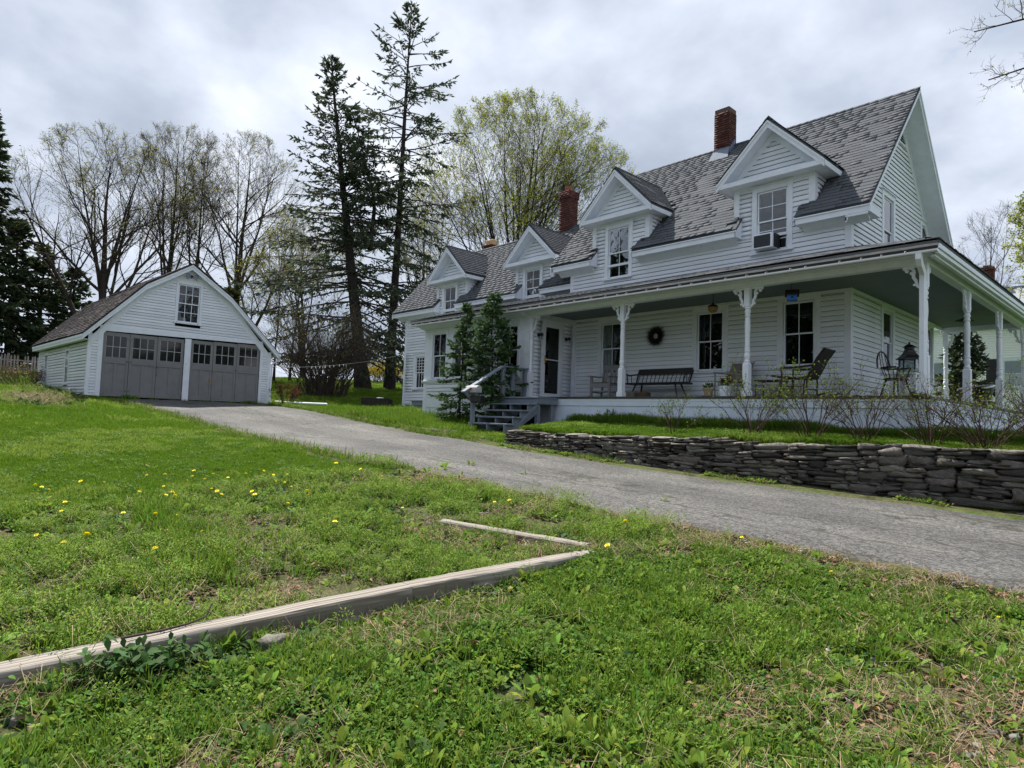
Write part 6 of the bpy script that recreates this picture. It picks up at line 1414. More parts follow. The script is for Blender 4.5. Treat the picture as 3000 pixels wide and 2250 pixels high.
conifer('hemlock_tree', 'tall dark hemlock cut off by the left edge', (-38.9, -13.0), 13.9, 13, .30, [(0, 1.6), (.15, 2.9), (.3, 2.6), (.6, 1.7), (.85, .8), (1, .1)], M_HEM, spacing=.36, per=7, tw=.19, spray=(.34, .085), gap=.05, inner=.1, group='hemlocks behind the picket fence', h0=.14, nspray=3)
for k, (x, y, h, s) in enumerate(((-40.6, -11.2, 8.4, 14), (-41.8, -9.7, 7.2, 15), (-43.4, -7.9, 6.4, 16), (-43.0, -13.8, 11.0, 17))):
    conifer('hemlock_tree', ['second hemlock in from the left edge, behind the fence', 'middle-sized bushy hemlock behind the fence', 'small hemlock nearest the garage roof', 'shadowy tall hemlock behind the fence at the left'][k], (x, y), h, s, .2, [(0, 2.4), (.3, 2.3), (.6, 1.6), (.85, .8), (1, .1)], M_HEM, spacing=.38, per=6, tw=.24, spray=(.34, .09), gap=.12, inner=.15, group='hemlocks behind the picket fence', h0=.10, nspray=3)
conifer('fir_tree', 'young fir with bare lower trunk in front of the bay-room windows', (-9.98, -2.98), 3.85, 18, .045, [(0, .4), (.12, .86), (.3, .80), (.5, .60), (.7, .40), (.86, .22), (1, .04)], M_FIR, spacing=.17, per=6, tw=.060, spray=(.115, .026), gap=.06, inner=.12, h0=.13, nspray=3, upt=.9, trunkk=.32, group='young firs beside the steps')
conifer('fir_tree', 'denser young fir between its thinner neighbour and the steps', (-8.72, -2.78), 4.10, 19, .05, [(0, .7), (.12, 1.05), (.3, 1.05), (.5, .88), (.7, .58), (.86, .28), (1, .04)], M_FIR, spacing=.16, per=7, tw=.060, spray=(.12, .026), gap=.06, inner=.10, h0=.05, nspray=3, upt=.9, trunkk=.32, group='young firs beside the steps')
conifer('spruce_tree', 'small dark spruce behind the side porch', (-.3, 11.2), 3.9, 20, .07, [(0, 1.2), (.3, 1.05), (.6, .65), (.85, .3), (1, .05)], M_SPR, spacing=.2, per=7, tw=.09, spray=(.2, .045), gap=.05, inner=.1, h0=.03, nspray=3, upt=.8, trunkk=.4)
conifer('pine_tree', 'small yellowish pine beyond the right corner of the garage', (-33.0, -1.8), 5.6, 21, .09, [(0, 1.2), (.3, 1.3), (.6, .9), (.85, .5), (1, .05)], leaf_mat('yellow_pine_needle', (.06, .065, .02)), spacing=.3, per=6, tw=.2, spray=(.3, .08), gap=.1, inner=.2, h0=.1)

# dark hemlocks across the lawn behind the viewer: the windows mirror them
for k, (x, y, h, s) in enumerate(((-31, -30, 14, 81), (-25, -34, 17, 82), (-18, -37, 15, 83), (-11, -39, 18, 84), (-4, -40, 16, 85), (3, -39, 14, 86), (10, -37, 17, 87))):
    conifer('hemlock_tree', ['leftmost dark hemlock of the row mirrored in the porch windows', 'second dark hemlock of the row mirrored in the porch windows', 'third hemlock of the row across the lawn, mirrored in the windows', 'tallest hemlock of the row across the lawn, mirrored in the windows', 'hemlock right of the tallest in the row mirrored in the windows', 'short hemlock near the end of the row mirrored in the windows', 'rightmost hemlock of the row across the lawn, mirrored in the windows'][k], (x, y), h, s, .3, [(0, 4.6), (.3, 4.3), (.6, 2.9), (.85, 1.3), (1, .1)], M_HEM, spacing=.55, per=8, tw=.40, spray=(.85, .26), gap=.05, inner=.1, group='hemlocks across the lawn', h0=.02, nspray=2)
def shrub(name, label, xy, H, W_, seed, nst, lm, nleaf, lsize, r=.012, group=None, counts=(5, 4), bm=None, lean=0, base_w=.25, cat='shrub', curve=.35):
    rs = np.random.RandomState(seed); z0 = float(GZs(np.array([xy[0]]), np.array([xy[1]]))[0])-.04; rt = thing(name, label, cat, (xy[0], xy[1], z0), 0, group)
    K = 7; a = rs.uniform(0, 2*np.pi, nst); u = rs.uniform(.1, 1, nst)**.7; t = np.linspace(0, 1, K)
    hh = H*(1-.35*u**2)*rs.uniform(.6, 1.05, nst); bx_ = np.stack([np.cos(a), np.sin(a)], 1)
    P = np.zeros((nst, K, 3)); P[:, :, :2] = bx_[:, None]*(base_w*rs.rand(nst)[:, None, None]+(u*W_/2)[:, None, None]*(t**(1+curve))[None, :, None]); P[:, :, 0] += lean*t*H
    P[:, :, 2] = hh[:, None]*(t[None]-.12*u[:, None]*t[None]**2); P[:, 1:] += rs.normal(size=(nst, K-1, 3))*.025*H/2
    R = r*rs.uniform(.6, 1.3, nst)[:, None]*np.linspace(1, .35, K)
    P1, R1 = spawn(rs, P, R, counts[0], .35, .98, .3, .8, lambda t, L: H*.28*(1.2-.6*t)+0*L, .15, 5, .6, r*.25, .15)
    P2, R2 = spawn(rs, P1, R1, counts[1], .2, .98, .4, .9, lambda t, L: H*.12+0*t*L, .12, 4, .7, r*.18, .18)
    V, F = merge([tubes(P, R, 5), tubes(P1, R1, 4), tubes(P2, R2, 3)]); st = link('stems', np_mesh('stems', V, F, bm or M_TWIG), rt)
    if nleaf: leaves_on(rs, P2 if nleaf >= 1 else P2[rs.rand(len(P2)) < nleaf], max(1, int(nleaf)), lsize, lm, 'leaves', st, .75, lsize*.25)
    return rt
M_RTWIG = mat('red_brown_shrub_stem', (.075, .045, .035), .85, .15, var=.3, scale=10)
shrub('lilac_bush', 'big bare many-stemmed lilac bush right of the garage', (-23.2, -.7), 4.6, 4.4, 41, 190, M_BUD, 1, .026, .020, counts=(6, 4), base_w=1.1)
M_LEAFN = leaf_mat('fresh_shrub_leaf', (.13, .20, .03))
gs = 'thin leafing shrubs behind the stone wall'
for k, (x, h, w_, ns, yy) in enumerate(((-2.2, 1.0, 1.3, 8, -3.42), (-.55, 1.5, 2.0, 16, -3.3), (.5, 1.55, 2.1, 18, -3.25), (1.4, 1.4, 1.9, 20, -3.3), (2.35, 1.3, 2.0, 20, -3.25), (3.05, 1.2, 2.2, 30, -3.2), (3.9, 1.35, 2.0, 28, -3.1))):
    lab = ['smallest thin shrub, alone behind the left half of the stone wall', 'thin leafy shrub below the gap between the flower pots and the chaise', 'thin leafy shrub in front of the chaise rocker', 'many-stemmed shrub left of the porch corner', 'thin bare shrub in front of the porch corner post', 'tangled bare shrub past the porch corner', 'rightmost tangled shrub, cut by the edge of the view'][k]
    shrub('thin_shrub', lab, (x, yy), h, w_, 50+k, ns, M_LEAFN, (3 if k < 3 else 1), .018, .0085, gs, (7, 4), M_RTWIG, lean=(-.12 if k in (4, 5, 6) else .0), base_w=.16)
shrub('forsythia', 'yellow flowering forsythia far off left of the sparse spruce trunk', (-34.1, 8.6), 1.5, 2.2, 61, 40, leaf_mat('forsythia_flower', (.42, .32, .03)), 3, .045, .012, 'forsythias in flower', base_w=.4)
shrub('forsythia', 'yellow flowering forsythia far off between the two spruce trunks', (-35.8, 10.6), 1.6, 2.4, 62, 40, bpy.data.materials['forsythia_flower'], 3, .045, .012, 'forsythias in flower', base_w=.4)
for k, (x, y, h, w_) in enumerate(((-44, 15.5, 3.6, 5), (-47, 11.0, 3.2, 5), (-41, 18.5, 3.4, 4))):
    shrub('hedgerow_shrub', ['hazy grey shrub on the skyline near the wing corner', 'hazy grey shrub on the skyline between the spruces', 'hazy grey shrub on the skyline hidden partly by the wing'][k], (x, y), h, w_, 65+k, 60, M_BUD, 3, .06, .02, 'shrubs on the skyline', base_w=1.2)
shrub('small_shrub', 'low rusty shrub at the right corner of the garage', (-20.0, -3.9), 1.0, .9, 69, 30, leaf_mat('rusty_leaf', (.12, .045, .025)), 2, .03, .010, base_w=.25)
shrub('flowering_perennial', 'spiky dark perennial at the foot of the porch skirt', (-4.9, -2.35), .42, .55, 70, 26, M_LEAFN, 1, .02, .007, base_w=.2, cat='plant')
# ------------------------------------------------------------------ dry stone wall
M_STONE = mat('dark_slate_stone', (.165, .154, .138), .8, .3, col2=(.075, .064, .052), scale=9, bump=.8, bscale=26, rnd=.68, hue=.035, dirt=((.26, .24, .20), 4.0, .60))
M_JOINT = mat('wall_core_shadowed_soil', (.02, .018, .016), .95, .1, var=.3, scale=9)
SW = thing('stone_wall', 'dry stone retaining wall of dark flat stones along the driveway', 'wall', (-6.1, -4.45, -1.3))
S0 = np.array([-6.1, -4.45]); sdir = np.array([1, .0744]); sdir /= np.linalg.norm(sdir); snrm = np.array([sdir[1], -sdir[0]]); WLEN = 13.5
def stone_mesh(seed):
    rs = np.random.RandomState(seed); n = 4; pts = {}; V = []; F = []
    def vid(p):
        k = tuple(np.round(p, 4))
        if k not in pts: pts[k] = len(V); V.append(np.array(p, float))
        return pts[k]
    g = np.linspace(-1, 1, n)
    for ax in range(3):
        for sg in (-1, 1):
            for i in range(n-1):
                for j in range(n-1):
                    q = []
                    for (a, b) in ((i, j), (i+1, j), (i+1, j+1), (i, j+1)):
                        p = [0, 0, 0]; p[ax] = sg; p[(ax+1) % 3] = g[a]; p[(ax+2) % 3] = g[b]; q.append(vid(p))
                    F.append(q if sg > 0 else q[::-1])
    V = np.array(V); e = rs.uniform(5, 12); rad_ = (np.abs(V)**e).sum(1)**(1/e); V = V/rad_[:, None]
    V += rs.normal(size=V.shape)*np.array([.10, .10, .13]); V[:, 2] += .22*rs.normal()*V[:, 0]*V[:, 2]+.18*rs.normal()*V[:, 0]**2
    V[:, 0] *= 1+.18*rs.normal()*V[:, 2]; return V*.5, np.array(F)
SM = [stone_mesh(100+k) for k in range(14)]
SME = [np_mesh('stone', v, f, M_STONE) for v, f in SM]
rs = np.random.RandomState(4); ds = .02; ng = int(WLEN/ds); gs_ = np.arange(ng)*ds
gxy = S0+sdir*gs_[:, None]+snrm*.22
base = TZ(gxy[:, 0], gxy[:, 1])-.05; top = np.interp(S0[0]+gs_*sdir[0], [-6.1, -.85, 3.6, 8], [-.955, -.93, -.885, -.90])+.02*np.sin(gs_*1.7)+.015*np.sin(gs_*4.1)
h = base.copy(); stones = []
h[:18] = np.maximum(h[:18], base[:18])
for it in range(1600):
    act = np.where(h < top-.025)[0]
    if not len(act): break
    i0 = act[np.argmin(h[act]+rs.normal(size=len(act))*.012)]
    s = gs_[i0]; big = np.clip(s/10, 0, 1)
    # extend to the neighbouring steps at about this level
    L = rs.choice([.18, .28, .40, .54, .70], p=[.14, .26, .30, .20, .10])*rs.uniform(.8, 1.25)*(.85+.35*big)
    H_ = rs.uniform(.026, .058)*(.9+.75*big)*(1+.7*(rs.rand() < .18))
    a = i0
    while a > 0 and h[a-1] < h[i0]+.012 and i0-a < L/ds*.9: a -= 1
    b = a+max(5, int(L/ds)); b = min(b, ng)
    lim_ = np.where(h[a:b] > h[i0]+.028)[0]
    if len(lim_) and lim_[0] > 5: b = a+lim_[0]
    elif len(lim_): b = max(a+4, a+lim_[0])
    if b-a < 7: h[a:b] = max(h[a:b].max(), min(h[max(a-1, 0)], h[min(b, ng-1)]))+.004; continue
    seg = h[a:b]; z = np.percentile(seg, 70); slope = np.polyfit(gs_[a:b], seg, 1)[0] if b-a > 6 else 0; slope = float(np.clip(slope, -.14, .14))
    H_ = min(H_, max(.03, top[(a+b)//2]-z+.02))
    stones.append((gs_[a], gs_[b-1]+ds, z, H_, slope)); nh = z+H_*.94+slope*(gs_[a:b]-gs_[a:b].mean()); h[a:b] = np.maximum(nh, h[a:b]+.012)
M_ = []
for (a, b, z, H_, slp) in stones:
    L = (b-a)*1.05; c = (a+b)/2; hh = z+H_/2; frac = (hh-np.interp(c, gs_, base))/max(.1, np.interp(c, gs_, top)-np.interp(c, gs_, base))
    dep = rs.uniform(.26, .36); out_ = .10-.10*frac+rs.normal()*.014
    p = S0+sdir*c+snrm*(out_+.14-dep/2); yawj = rs.normal()*.06
    u = np.array([sdir[0]*math.cos(yawj)-sdir[1]*math.sin(yawj), sdir[0]*math.sin(yawj)+sdir[1]*math.cos(yawj), slp]); u /= np.linalg.norm(u); n_ = np.array([-u[1], u[0], rs.normal()*.05]); n_ -= u*n_.dot(u); n_ /= np.linalg.norm(n_); w_ = np.cross(u, n_)
    M_.append((frame_m((p[0], p[1], hh), u*L, n_*dep, w_*H_*1.22), rs.randint(14)))
off_ = np.array([-6.1, -4.45, -1.3])
def vis_score(m): 
    q = m[0][:3, 3]; return -np.linalg.norm(m[0][:3, 0])*np.linalg.norm(m[0][:3, 2])/((q-CAMP)**2).sum()*(1 if q[0] < 4.3 else .05)
order = sorted(range(len(M_)), key=lambda i: vis_score(M_[i])); rest = []
for r_, i in enumerate(order):
    m, k = M_[i]; m = m.copy(); m[:3, 3] -= off_
    if r_ < 300: link('stone', SME[k], SW, Matrix(m.tolist()))
    else: rest.append((np.c_[SM[k][0], np.ones(len(SM[k][0]))]@m.T)[:, :3]), 
if rest:
    VV = np.concatenate(rest); nf = len(SM[0][0]); FF = np.concatenate([SM[0][1]+i*nf for i in range(len(rest))])
    o = link('stones', np_mesh('stones', VV, FF, M_STONE, rnd=np.repeat(rs.rand(len(rest)), nf)), SW); o['kind'] = 'stuff'
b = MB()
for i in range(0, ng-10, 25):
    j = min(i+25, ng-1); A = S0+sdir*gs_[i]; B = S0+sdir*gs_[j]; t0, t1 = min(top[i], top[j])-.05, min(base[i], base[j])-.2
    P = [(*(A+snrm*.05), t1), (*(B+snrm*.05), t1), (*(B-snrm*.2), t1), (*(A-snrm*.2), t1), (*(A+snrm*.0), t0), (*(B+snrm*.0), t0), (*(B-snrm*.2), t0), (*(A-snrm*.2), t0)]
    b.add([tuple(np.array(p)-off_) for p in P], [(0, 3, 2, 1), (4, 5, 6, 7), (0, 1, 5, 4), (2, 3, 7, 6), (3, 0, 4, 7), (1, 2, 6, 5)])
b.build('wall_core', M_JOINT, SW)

# ------------------------------------------------------------------ bed edging timbers
def wood_mat():
    m = bpy.data.materials.new('weathered_timber'); m.use_nodes = True; t = m.node_tree; L = t.links.new; b = t.nodes['Principled BSDF']; b.inputs['Roughness'].default_value = .85; b.inputs['Specular IOR Level'].default_value = .2
    tcn = N(t, 'ShaderNodeTexCoord'); mp = N(t, 'ShaderNodeMapping'); mp.inputs['Scale'].default_value = (1, .010, 1); L(tcn.outputs['Object'], mp.inputs[0])
    n0 = N(t, 'ShaderNodeTexNoise'); n0.inputs['Scale'].default_value = 2.2; n0.inputs['Detail'].default_value = 2; m0 = N(t, 'ShaderNodeMapping'); m0.inputs['Scale'].default_value = (1, .25, 1); L(tcn.outputs['Object'], m0.inputs[0]); L(m0.outputs[0], n0.inputs['Vector'])
    ma = N(t, 'ShaderNodeMixRGB', blend_type='ADD'); ma.inputs[0].default_value = .11; L(mp.outputs[0], ma.inputs[1]); L(n0.outputs['Color'], ma.inputs[2])
    wv = N(t, 'ShaderNodeTexWave', bands_direction='X'); wv.inputs['Scale'].default_value = 8; wv.inputs['Distortion'].default_value = 7.0; wv.inputs['Detail'].default_value = 3; wv.inputs['Detail Scale'].default_value = 2; L(ma.outputs[0], wv.inputs['Vector'])
    nz = N(t, 'ShaderNodeTexNoise'); nz.inputs['Scale'].default_value = 75; nz.inputs['Detail'].default_value = 3; L(mp.outputs[0], nz.inputs['Vector'])
    mu = N(t, 'ShaderNodeMath', operation='MULTIPLY'); L(wv.outputs['Fac'], mu.inputs[0]); L(nz.outputs[0], mu.inputs[1])
    r = N(t, 'ShaderNodeValToRGB'); r.color_ramp.elements[0].position = .05; r.color_ramp.elements[0].color = (.15, .13, .11, 1); r.color_ramp.elements[1].position = .42; r.color_ramp.elements[1].color = (.29, .265, .235, 1); L(mu.outputs[0], r.inputs[0])
    nd = N(t, 'ShaderNodeTexNoise'); nd.inputs['Scale'].default_value = 4; nd.inputs['Detail'].default_value = 8; L(tcn.outputs['Object'], nd.inputs['Vector'])
    rd = N(t, 'ShaderNodeValToRGB'); rd.color_ramp.elements[0].position = .6; rd.color_ramp.elements[1].position = .8; rd.color_ramp.elements[1].color = (.3, .3, .3, 1); L(nd.outputs[0], rd.inputs[0])
    mx_ = N(t, 'ShaderNodeMixRGB'); L(rd.outputs[0], mx_.inputs[0]); L(r.outputs[0], mx_.inputs[1]); mx_.inputs[2].default_value = (.16, .145, .12, 1); L(mx_.outputs[0], b.inputs['Base Color'])
    bp = N(t, 'ShaderNodeBump'); bp.inputs['Strength'].default_value = .35; bp.inputs['Distance'].default_value = .004; L(wv.outputs['Fac'], bp.inputs['Height']); L(bp.outputs[0], b.inputs['Normal'])
    return m
M_TIMB = wood_mat()
def timber(name, label, a, b_, w_, h_, lift, seed, n=28, line=None):
    rs = np.random.RandomState(seed); a = np.array(a); b_ = np.array(b_); L = np.linalg.norm(b_-a); d = (b_-a)/L; r = np.array([d[1], -d[0]]); ch = .012
    prof = [(-w_/2+ch, h_), (w_/2-ch, h_), (w_/2, h_-ch), (w_/2, 0), (-w_/2, 0), (-w_/2, h_-ch)]; V = []
    z_ = TZ(a[0]+d[0]*np.linspace(0, L, n), a[1]+d[1]*np.linspace(0, L, n)); zf = (np.polyval(np.polyfit(np.linspace(0, L, n), z_, 1), np.linspace(0, L, n)) if line is None else np.polyval(line, a[1]+d[1]*np.linspace(0, L, n)))+lift
    for i in range(n):
        t = L*i/(n-1)
        for (x, z) in prof: V.append((x+rs.normal()*.0015, t-L/2+(rs.normal()*.004 if i in (0, n-1) else 0), z+zf[i]-zf[n//2]+rs.normal()*.0012))
    k = len(prof); F = [(i*k+j, i*k+(j+1) % k, (i+1)*k+(j+1) % k, (i+1)*k+j) for i in range(n-1) for j in range(k)]
    me = bpy.data.meshes.new(name); me.from_pydata(V, [], F+[tuple(range(k-1, -1, -1)), tuple((n-1)*k+j for j in range(k))]); me.materials.append(M_TIMB); me.update()
    c = (a+b_)/2; o = link(name, me); o.matrix_basis = Matrix(frame_m((c[0], c[1], zf[n//2]), (r[0], r[1], 0), (d[0], d[1], 0), (0, 0, 1)).tolist()); return props(o, label, 'timber', 'weathered timbers edging the bed')
_yy = np.linspace(-15.2, -10.4, 40); _ln = np.polyfit(_yy, TZ(1.43+0*_yy, _yy), 1)
timber('edging_timber', 'long weathered grey timber running from the left edge along the bed', (1.44, -16.6), (1.395, -12.35), .17, .16, -.055, 1, line=_ln)
timber('edging_timber', 'shorter weathered grey timber carrying on to the back corner of the bed', (1.393, -12.346), (1.475, -10.40), .17, .16, -.055, 3, line=_ln)
timber('edging_timber', 'short half-buried weathered timber returning across the back of the bed', (1.34, -10.30), (-.24, -10.82), .14, .13, -.05, 2)
def on_timber(x, y, pad=0.0):
    r = np.zeros(np.shape(x), bool)
    for (a, b, w_) in (((1.44, -16.6), (1.395, -12.35), .085), ((1.385, -12.33), (1.475, -10.40), .083), ((1.34, -10.30), (-.24, -10.82), .075)):
        a = np.array(a); b = np.array(b); d = b-a; L = np.linalg.norm(d); d = d/L; t = (x-a[0])*d[0]+(y-a[1])*d[1]; s_ = np.abs((x-a[0])*d[1]-(y-a[1])*d[0]); r |= (t > -.02) & (t < L+.02) & (s_ < w_+pad)
    return r

# ------------------------------------------------------------------ grass, weeds, litter
M_GRASS = leaf_mat('lawn_grass_blade', (.110, .200, .018), .30, .025, .42); M_GRASSP = leaf_mat('pale_lawn_grass_blade', (.19, .27, .045), .30, .025, .42); M_GRASSD = leaf_mat('coarse_grass_blade', (.115, .200, .022), .35, .03, .40)
M_WEED = leaf_mat('broad_weed_leaf', (.17, .26, .038), .30, .03, .36); M_CLOV = leaf_mat('small_weed_leaf', (.080, .150, .020), .35, .03, .30); M_DARKW = leaf_mat('dark_weed_leaf', (.042, .092, .024), .3, .02, .25)
M_STRAW = mat('dry_straw', (.25, .20, .125), .85, .1, rnd=.5, trans=.15); M_DRYL = mat('dry_brown_leaf', (.20, .125, .075), .8, .2, rnd=.5, hue=.02, trans=.1); M_PEB = mat('small_pebble', (.20, .19, .18), .9, .2, rnd=.5)
SRC = bpy.data.collections.new('plant_sources')
def src(name, V, F, m, rnd=None):
    o = bpy.data.objects.new(name, np_mesh(name, V, F, m, rnd=rnd)); SRC.objects.link(o); return o
def blades(seed, n, h0, h1, wd, spread, bend=.6):
    rs = np.random.RandomState(seed); V = []; F = []; R = []
    for i in range(n):
        a = rs.uniform(0, 6.283); r = spread*math.sqrt(rs.rand()); h_ = rs.uniform(h0, h1); b_ = bend*rs.rand(); p = np.array([r*math.cos(a), r*math.sin(a), -.01]); a2 = a+rs.normal()*.9; d = np.array([math.cos(a2), math.sin(a2), 0]); s = np.array([-d[1], d[0], 0])*wd*rs.uniform(.7, 1.3); k = len(V)
        for t, wf in ((0, 1), (.45, .85), (.8, .5), (1, .0)):
            c = p+d*h_*b_*t**2+np.array([0, 0, h_*t*(1-.25*b_*t)]); V += [c-s*wf, c+s*wf]
        F += [(k, k+1, k+3, k+2), (k+2, k+3, k+5, k+4), (k+4, k+5, k+7, k+6)]; R += [rs.rand()*.5]*8
    return np.array(V), np.array(F), np.array(R)
def leafset(seed, n, l0, l1, asp, up0, up1, spread, height=.0, cup=.15, seg=3):
    """rosette / sprig of oblong leaves"""
    rs = np.random.RandomState(seed); V = []; F = []; R = []
    for i in range(n):
        a = rs.uniform(0, 6.283); el = rs.uniform(up0, up1); l = rs.uniform(l0, l1); r = spread*math.sqrt(rs.rand()); z = height*rs.rand(); p = np.array([r*math.cos(a), r*math.sin(a), z]); d = np.array([math.cos(a)*math.cos(el), math.sin(a)*math.cos(el), math.sin(el)]); s = np.array([-math.sin(a), math.cos(a), 0])+rs.normal(size=3)*.15; k = len(V)
        prof = ((0, .12), (.30, .70), (.58, 1.0), (.84, .58), (1, .02))
        for t, wf in prof:
            c = p+d*l*t+np.array([0, 0, -l*.28*t*t+rs.normal()*.002]); V += [c-s*l*asp*wf+np.array([0, 0, cup*l*asp*wf]), c, c+s*l*asp*wf+np.array([0, 0, cup*l*asp*wf])]
        for j in range(len(prof)-1): F += [(k+3*j, k+3*j+1, k+3*j+4, k+3*j+3), (k+3*j+1, k+3*j+2, k+3*j+5, k+3*j+4)]
        R += [rs.rand()*.5]*15
    return np.array(V), np.array(F), np.array(R)
def stems_set(seed, n, l0, l1, wd, flat):
    rs = np.random.RandomState(seed); V = []; F = []; R = []
    for i in range(n):
        a = rs.uniform(0, 6.283); el = rs.uniform(-.05, flat); l = rs.uniform(l0, l1); d = np.array([math.cos(a)*math.cos(el), math.sin(a)*math.cos(el), math.sin(el)]); s = np.array([-d[1], d[0], .3])*wd; p = np.array([*(rs.normal(size=2)*.05), .012]); k = len(V); bnd = rs.normal(size=3)*l*.22
        for t in (0, .5, 1): c = p+d*l*(t-.4)+bnd*(1-(2*t-1)**2)+np.array([0, 0, .012]); V += [c-s, c+s]
        F += [(k, k+1, k+3, k+2), (k+2, k+3, k+5, k+4)]; R += [rs.rand()]*6
    return np.array(V), np.array(F), np.array(R)
# index: 0-2 mown tufts, 3-5 coarse tufts, 6-8 small weeds, 9-11 broad weeds, 12-13 dark weeds, 14-15 straw, 16-17 dry leaves, 18 pebbles
names = []
def reg(name, g, m): names.append(src('src_%02d_%s' % (len(names), name), *g[:2], m, g[2] if len(g) > 2 else None))
for s in range(3): reg('mown_tuft', blades(s, 26, .03, .065, .0028, .055, .7), M_GRASS)
for s in range(3): reg('coarse_tuft', blades(10+s, 15, .06, .15, .0030, .045, .8), M_GRASSD)
for s in range(3): reg('small_weed', leafset(20+s, 30, .014, .036, .30, .1, .9, .06, .05), M_CLOV)
for s in range(3): reg('broad_weed', leafset(30+s, 9, .06, .13, .135, .35, 1.25, .02), M_WEED)
for s in range(2): reg('dark_weed', leafset(40+s, 12, .06, .12, .22, .15, .9, .03), M_DARKW)
for s in range(2): reg('straw', stems_set(50+s, 14, .03, .20, .0010, .30), M_STRAW)
for s in range(2): reg('dry_leaf', leafset(60+s, 7, .015, .06, .36, .0, .5, .07, .02, .5), M_DRYL)
v0, f0 = SM[3]; reg('pebble', (np.concatenate([v0*.03+np.array([.04*math.cos(k*2.1), .04*math.sin(k*2.1), 0]) for k in range(4)]), np.concatenate([f0+k*len(v0) for k in range(4)])), M_PEB)
reg('feathery_weed', (lambda g: g)(leafset(70, 60, .012, .026, .16, .2, 1.3, .05, .11)), M_WEED)
for s in range(2): reg('pale_tuft', blades(80+s, 24, .03, .075, .0028, .06, .8), M_GRASSP)
reg('big_weed', leafset(90, 8, .09, .16, .135, .5, 1.2, .015), M_WEED)
reg('tall_dark_weed', leafset(95, 16, .06, .12, .19, .2, 1.2, .06, .17), M_DARKW)
_tab = np.random.RandomState(3).rand(64, 64)
def vnoise(x, y, sc):
    x = np.asarray(x)*sc+100.3; y = np.asarray(y)*sc+57.7; i = np.floor(x).astype(int); j = np.floor(y).astype(int); fx = x-i; fy = y-j; fx = fx*fx*(3-2*fx); fy = fy*fy*(3-2*fy)
    T = lambda a, b: _tab[a % 64, b % 64]
    return (T(i, j)*(1-fx)+T(i+1, j)*fx)*(1-fy)+(T(i, j+1)*(1-fx)+T(i+1, j+1)*fx)*fy
CA = np.stack(cam_axes())
def in_view(x, y, z, m=.30):
    q = (np.stack([x, y, z], 1)-CAMP)@CA.T; return (q[:, 2] > .6) & (np.abs(q[:, 0]) < q[:, 2]*(.7915+m)+.8) & (q[:, 1] < q[:, 2]*1.0) & (q[:, 1] > -q[:, 2]*(.594+m)-.6)
def scatter(name, x, y, idx, sc, tilt=.12, zoff=0.0, flat=None):
    rs = np.random.RandomState(len(x) % 997); z = GZs(x, y)+zoff; n = len(x)
    me = bpy.data.meshes.new(name); me.vertices.add(n); me.vertices.foreach_set('co', np.stack([x, y, z], 1).astype(np.float32).ravel())
    a = me.attributes.new('pick', 'INT', 'POINT'); a.data.foreach_set('value', idx.astype(np.int32))
    a = me.attributes.new('scl', 'FLOAT', 'POINT'); a.data.foreach_set('value', sc.astype(np.float32))
    rot = np.stack([rs.normal(size=n)*tilt, rs.normal(size=n)*tilt, rs.uniform(0, 6.283, n)], 1).astype(np.float32)
    a = me.attributes.new('rot', 'FLOAT_VECTOR', 'POINT'); a.data.foreach_set('vector', rot.ravel())
    o = link(name, me); o['kind'] = 'stuff'
    g = bpy.data.node_groups.new(name+'_scatter', 'GeometryNodeTree'); g.interface.new_socket('Geometry', in_out='INPUT', socket_type='NodeSocketGeometry'); g.interface.new_socket('Geometry', in_out='OUTPUT', socket_type='NodeSocketGeometry')
    gi = g.nodes.new('NodeGroupInput'); go = g.nodes.new('NodeGroupOutput'); ip = g.nodes.new('GeometryNodeInstanceOnPoints'); ci = g.nodes.new('GeometryNodeCollectionInfo')
    ci.inputs['Collection'].default_value = SRC; ci.inputs['Separate Children'].default_value = True; ci.inputs['Reset Children'].default_value = True
    def attr(nm, ty):
        q = g.nodes.new('GeometryNodeInputNamedAttribute'); q.data_type = ty; q.inputs['Name'].default_value = nm; return next(s for s in q.outputs if s.enabled and s.name == 'Attribute')
    mp = g.nodes.new('GeometryNodeMeshToPoints')
    L = g.links.new; L(gi.outputs[0], mp.inputs['Mesh']); L(mp.outputs[0], ip.inputs['Points']); L(ci.outputs[0], ip.inputs['Instance']); ip.inputs['Pick Instance'].default_value = True
    L(attr('pick', 'INT'), ip.inputs['Instance Index']); L(attr('rot', 'FLOAT_VECTOR'), ip.inputs['Rotation']); L(attr('scl', 'FLOAT'), ip.inputs['Scale']); L(ip.outputs[0], go.inputs[0])
    md = o.modifiers.new('scatter', 'NODES'); md.node_group = g; return o
def cand(x0, x1, y0, y1, dens, seed):
    rs = np.random.RandomState(seed); n = int((x1-x0)*(y1-y0)*dens); x = rs.uniform(x0, x1, n); y = rs.uniform(y0, y1, n)
    ok = ~road_mask(x, y, -.02); ok &= ~((y > -2.1) & (y < 7.5) & (x > -8.3) & (x < 2.1)); ok &= ~((y > -1.95) & (x > -13.4) & (x < -8)); ok &= ~((y > .3) & (x > -18.3) & (x < -8)); ok &= ~((x < -20.3) & (x > -28.4) & (y < -4.3) & (y > -10.9))
    wy = wall_y(x); ok &= ~((x > -6.15) & (x < 8) & (y > wy-.22) & (y < wy+.30)); ok &= ~((x > -8.35) & (x < -6.7) & (y > -4.0) & (y < -2))
    ok &= ~on_timber(x, y, .012)
    x, y = x[ok], y[ok]; z = TZ(x, y); k = in_view(x, y, z); d = np.hypot(x-CAMP[0], y-CAMP[1]); return x[k], y[k], d[k], rs
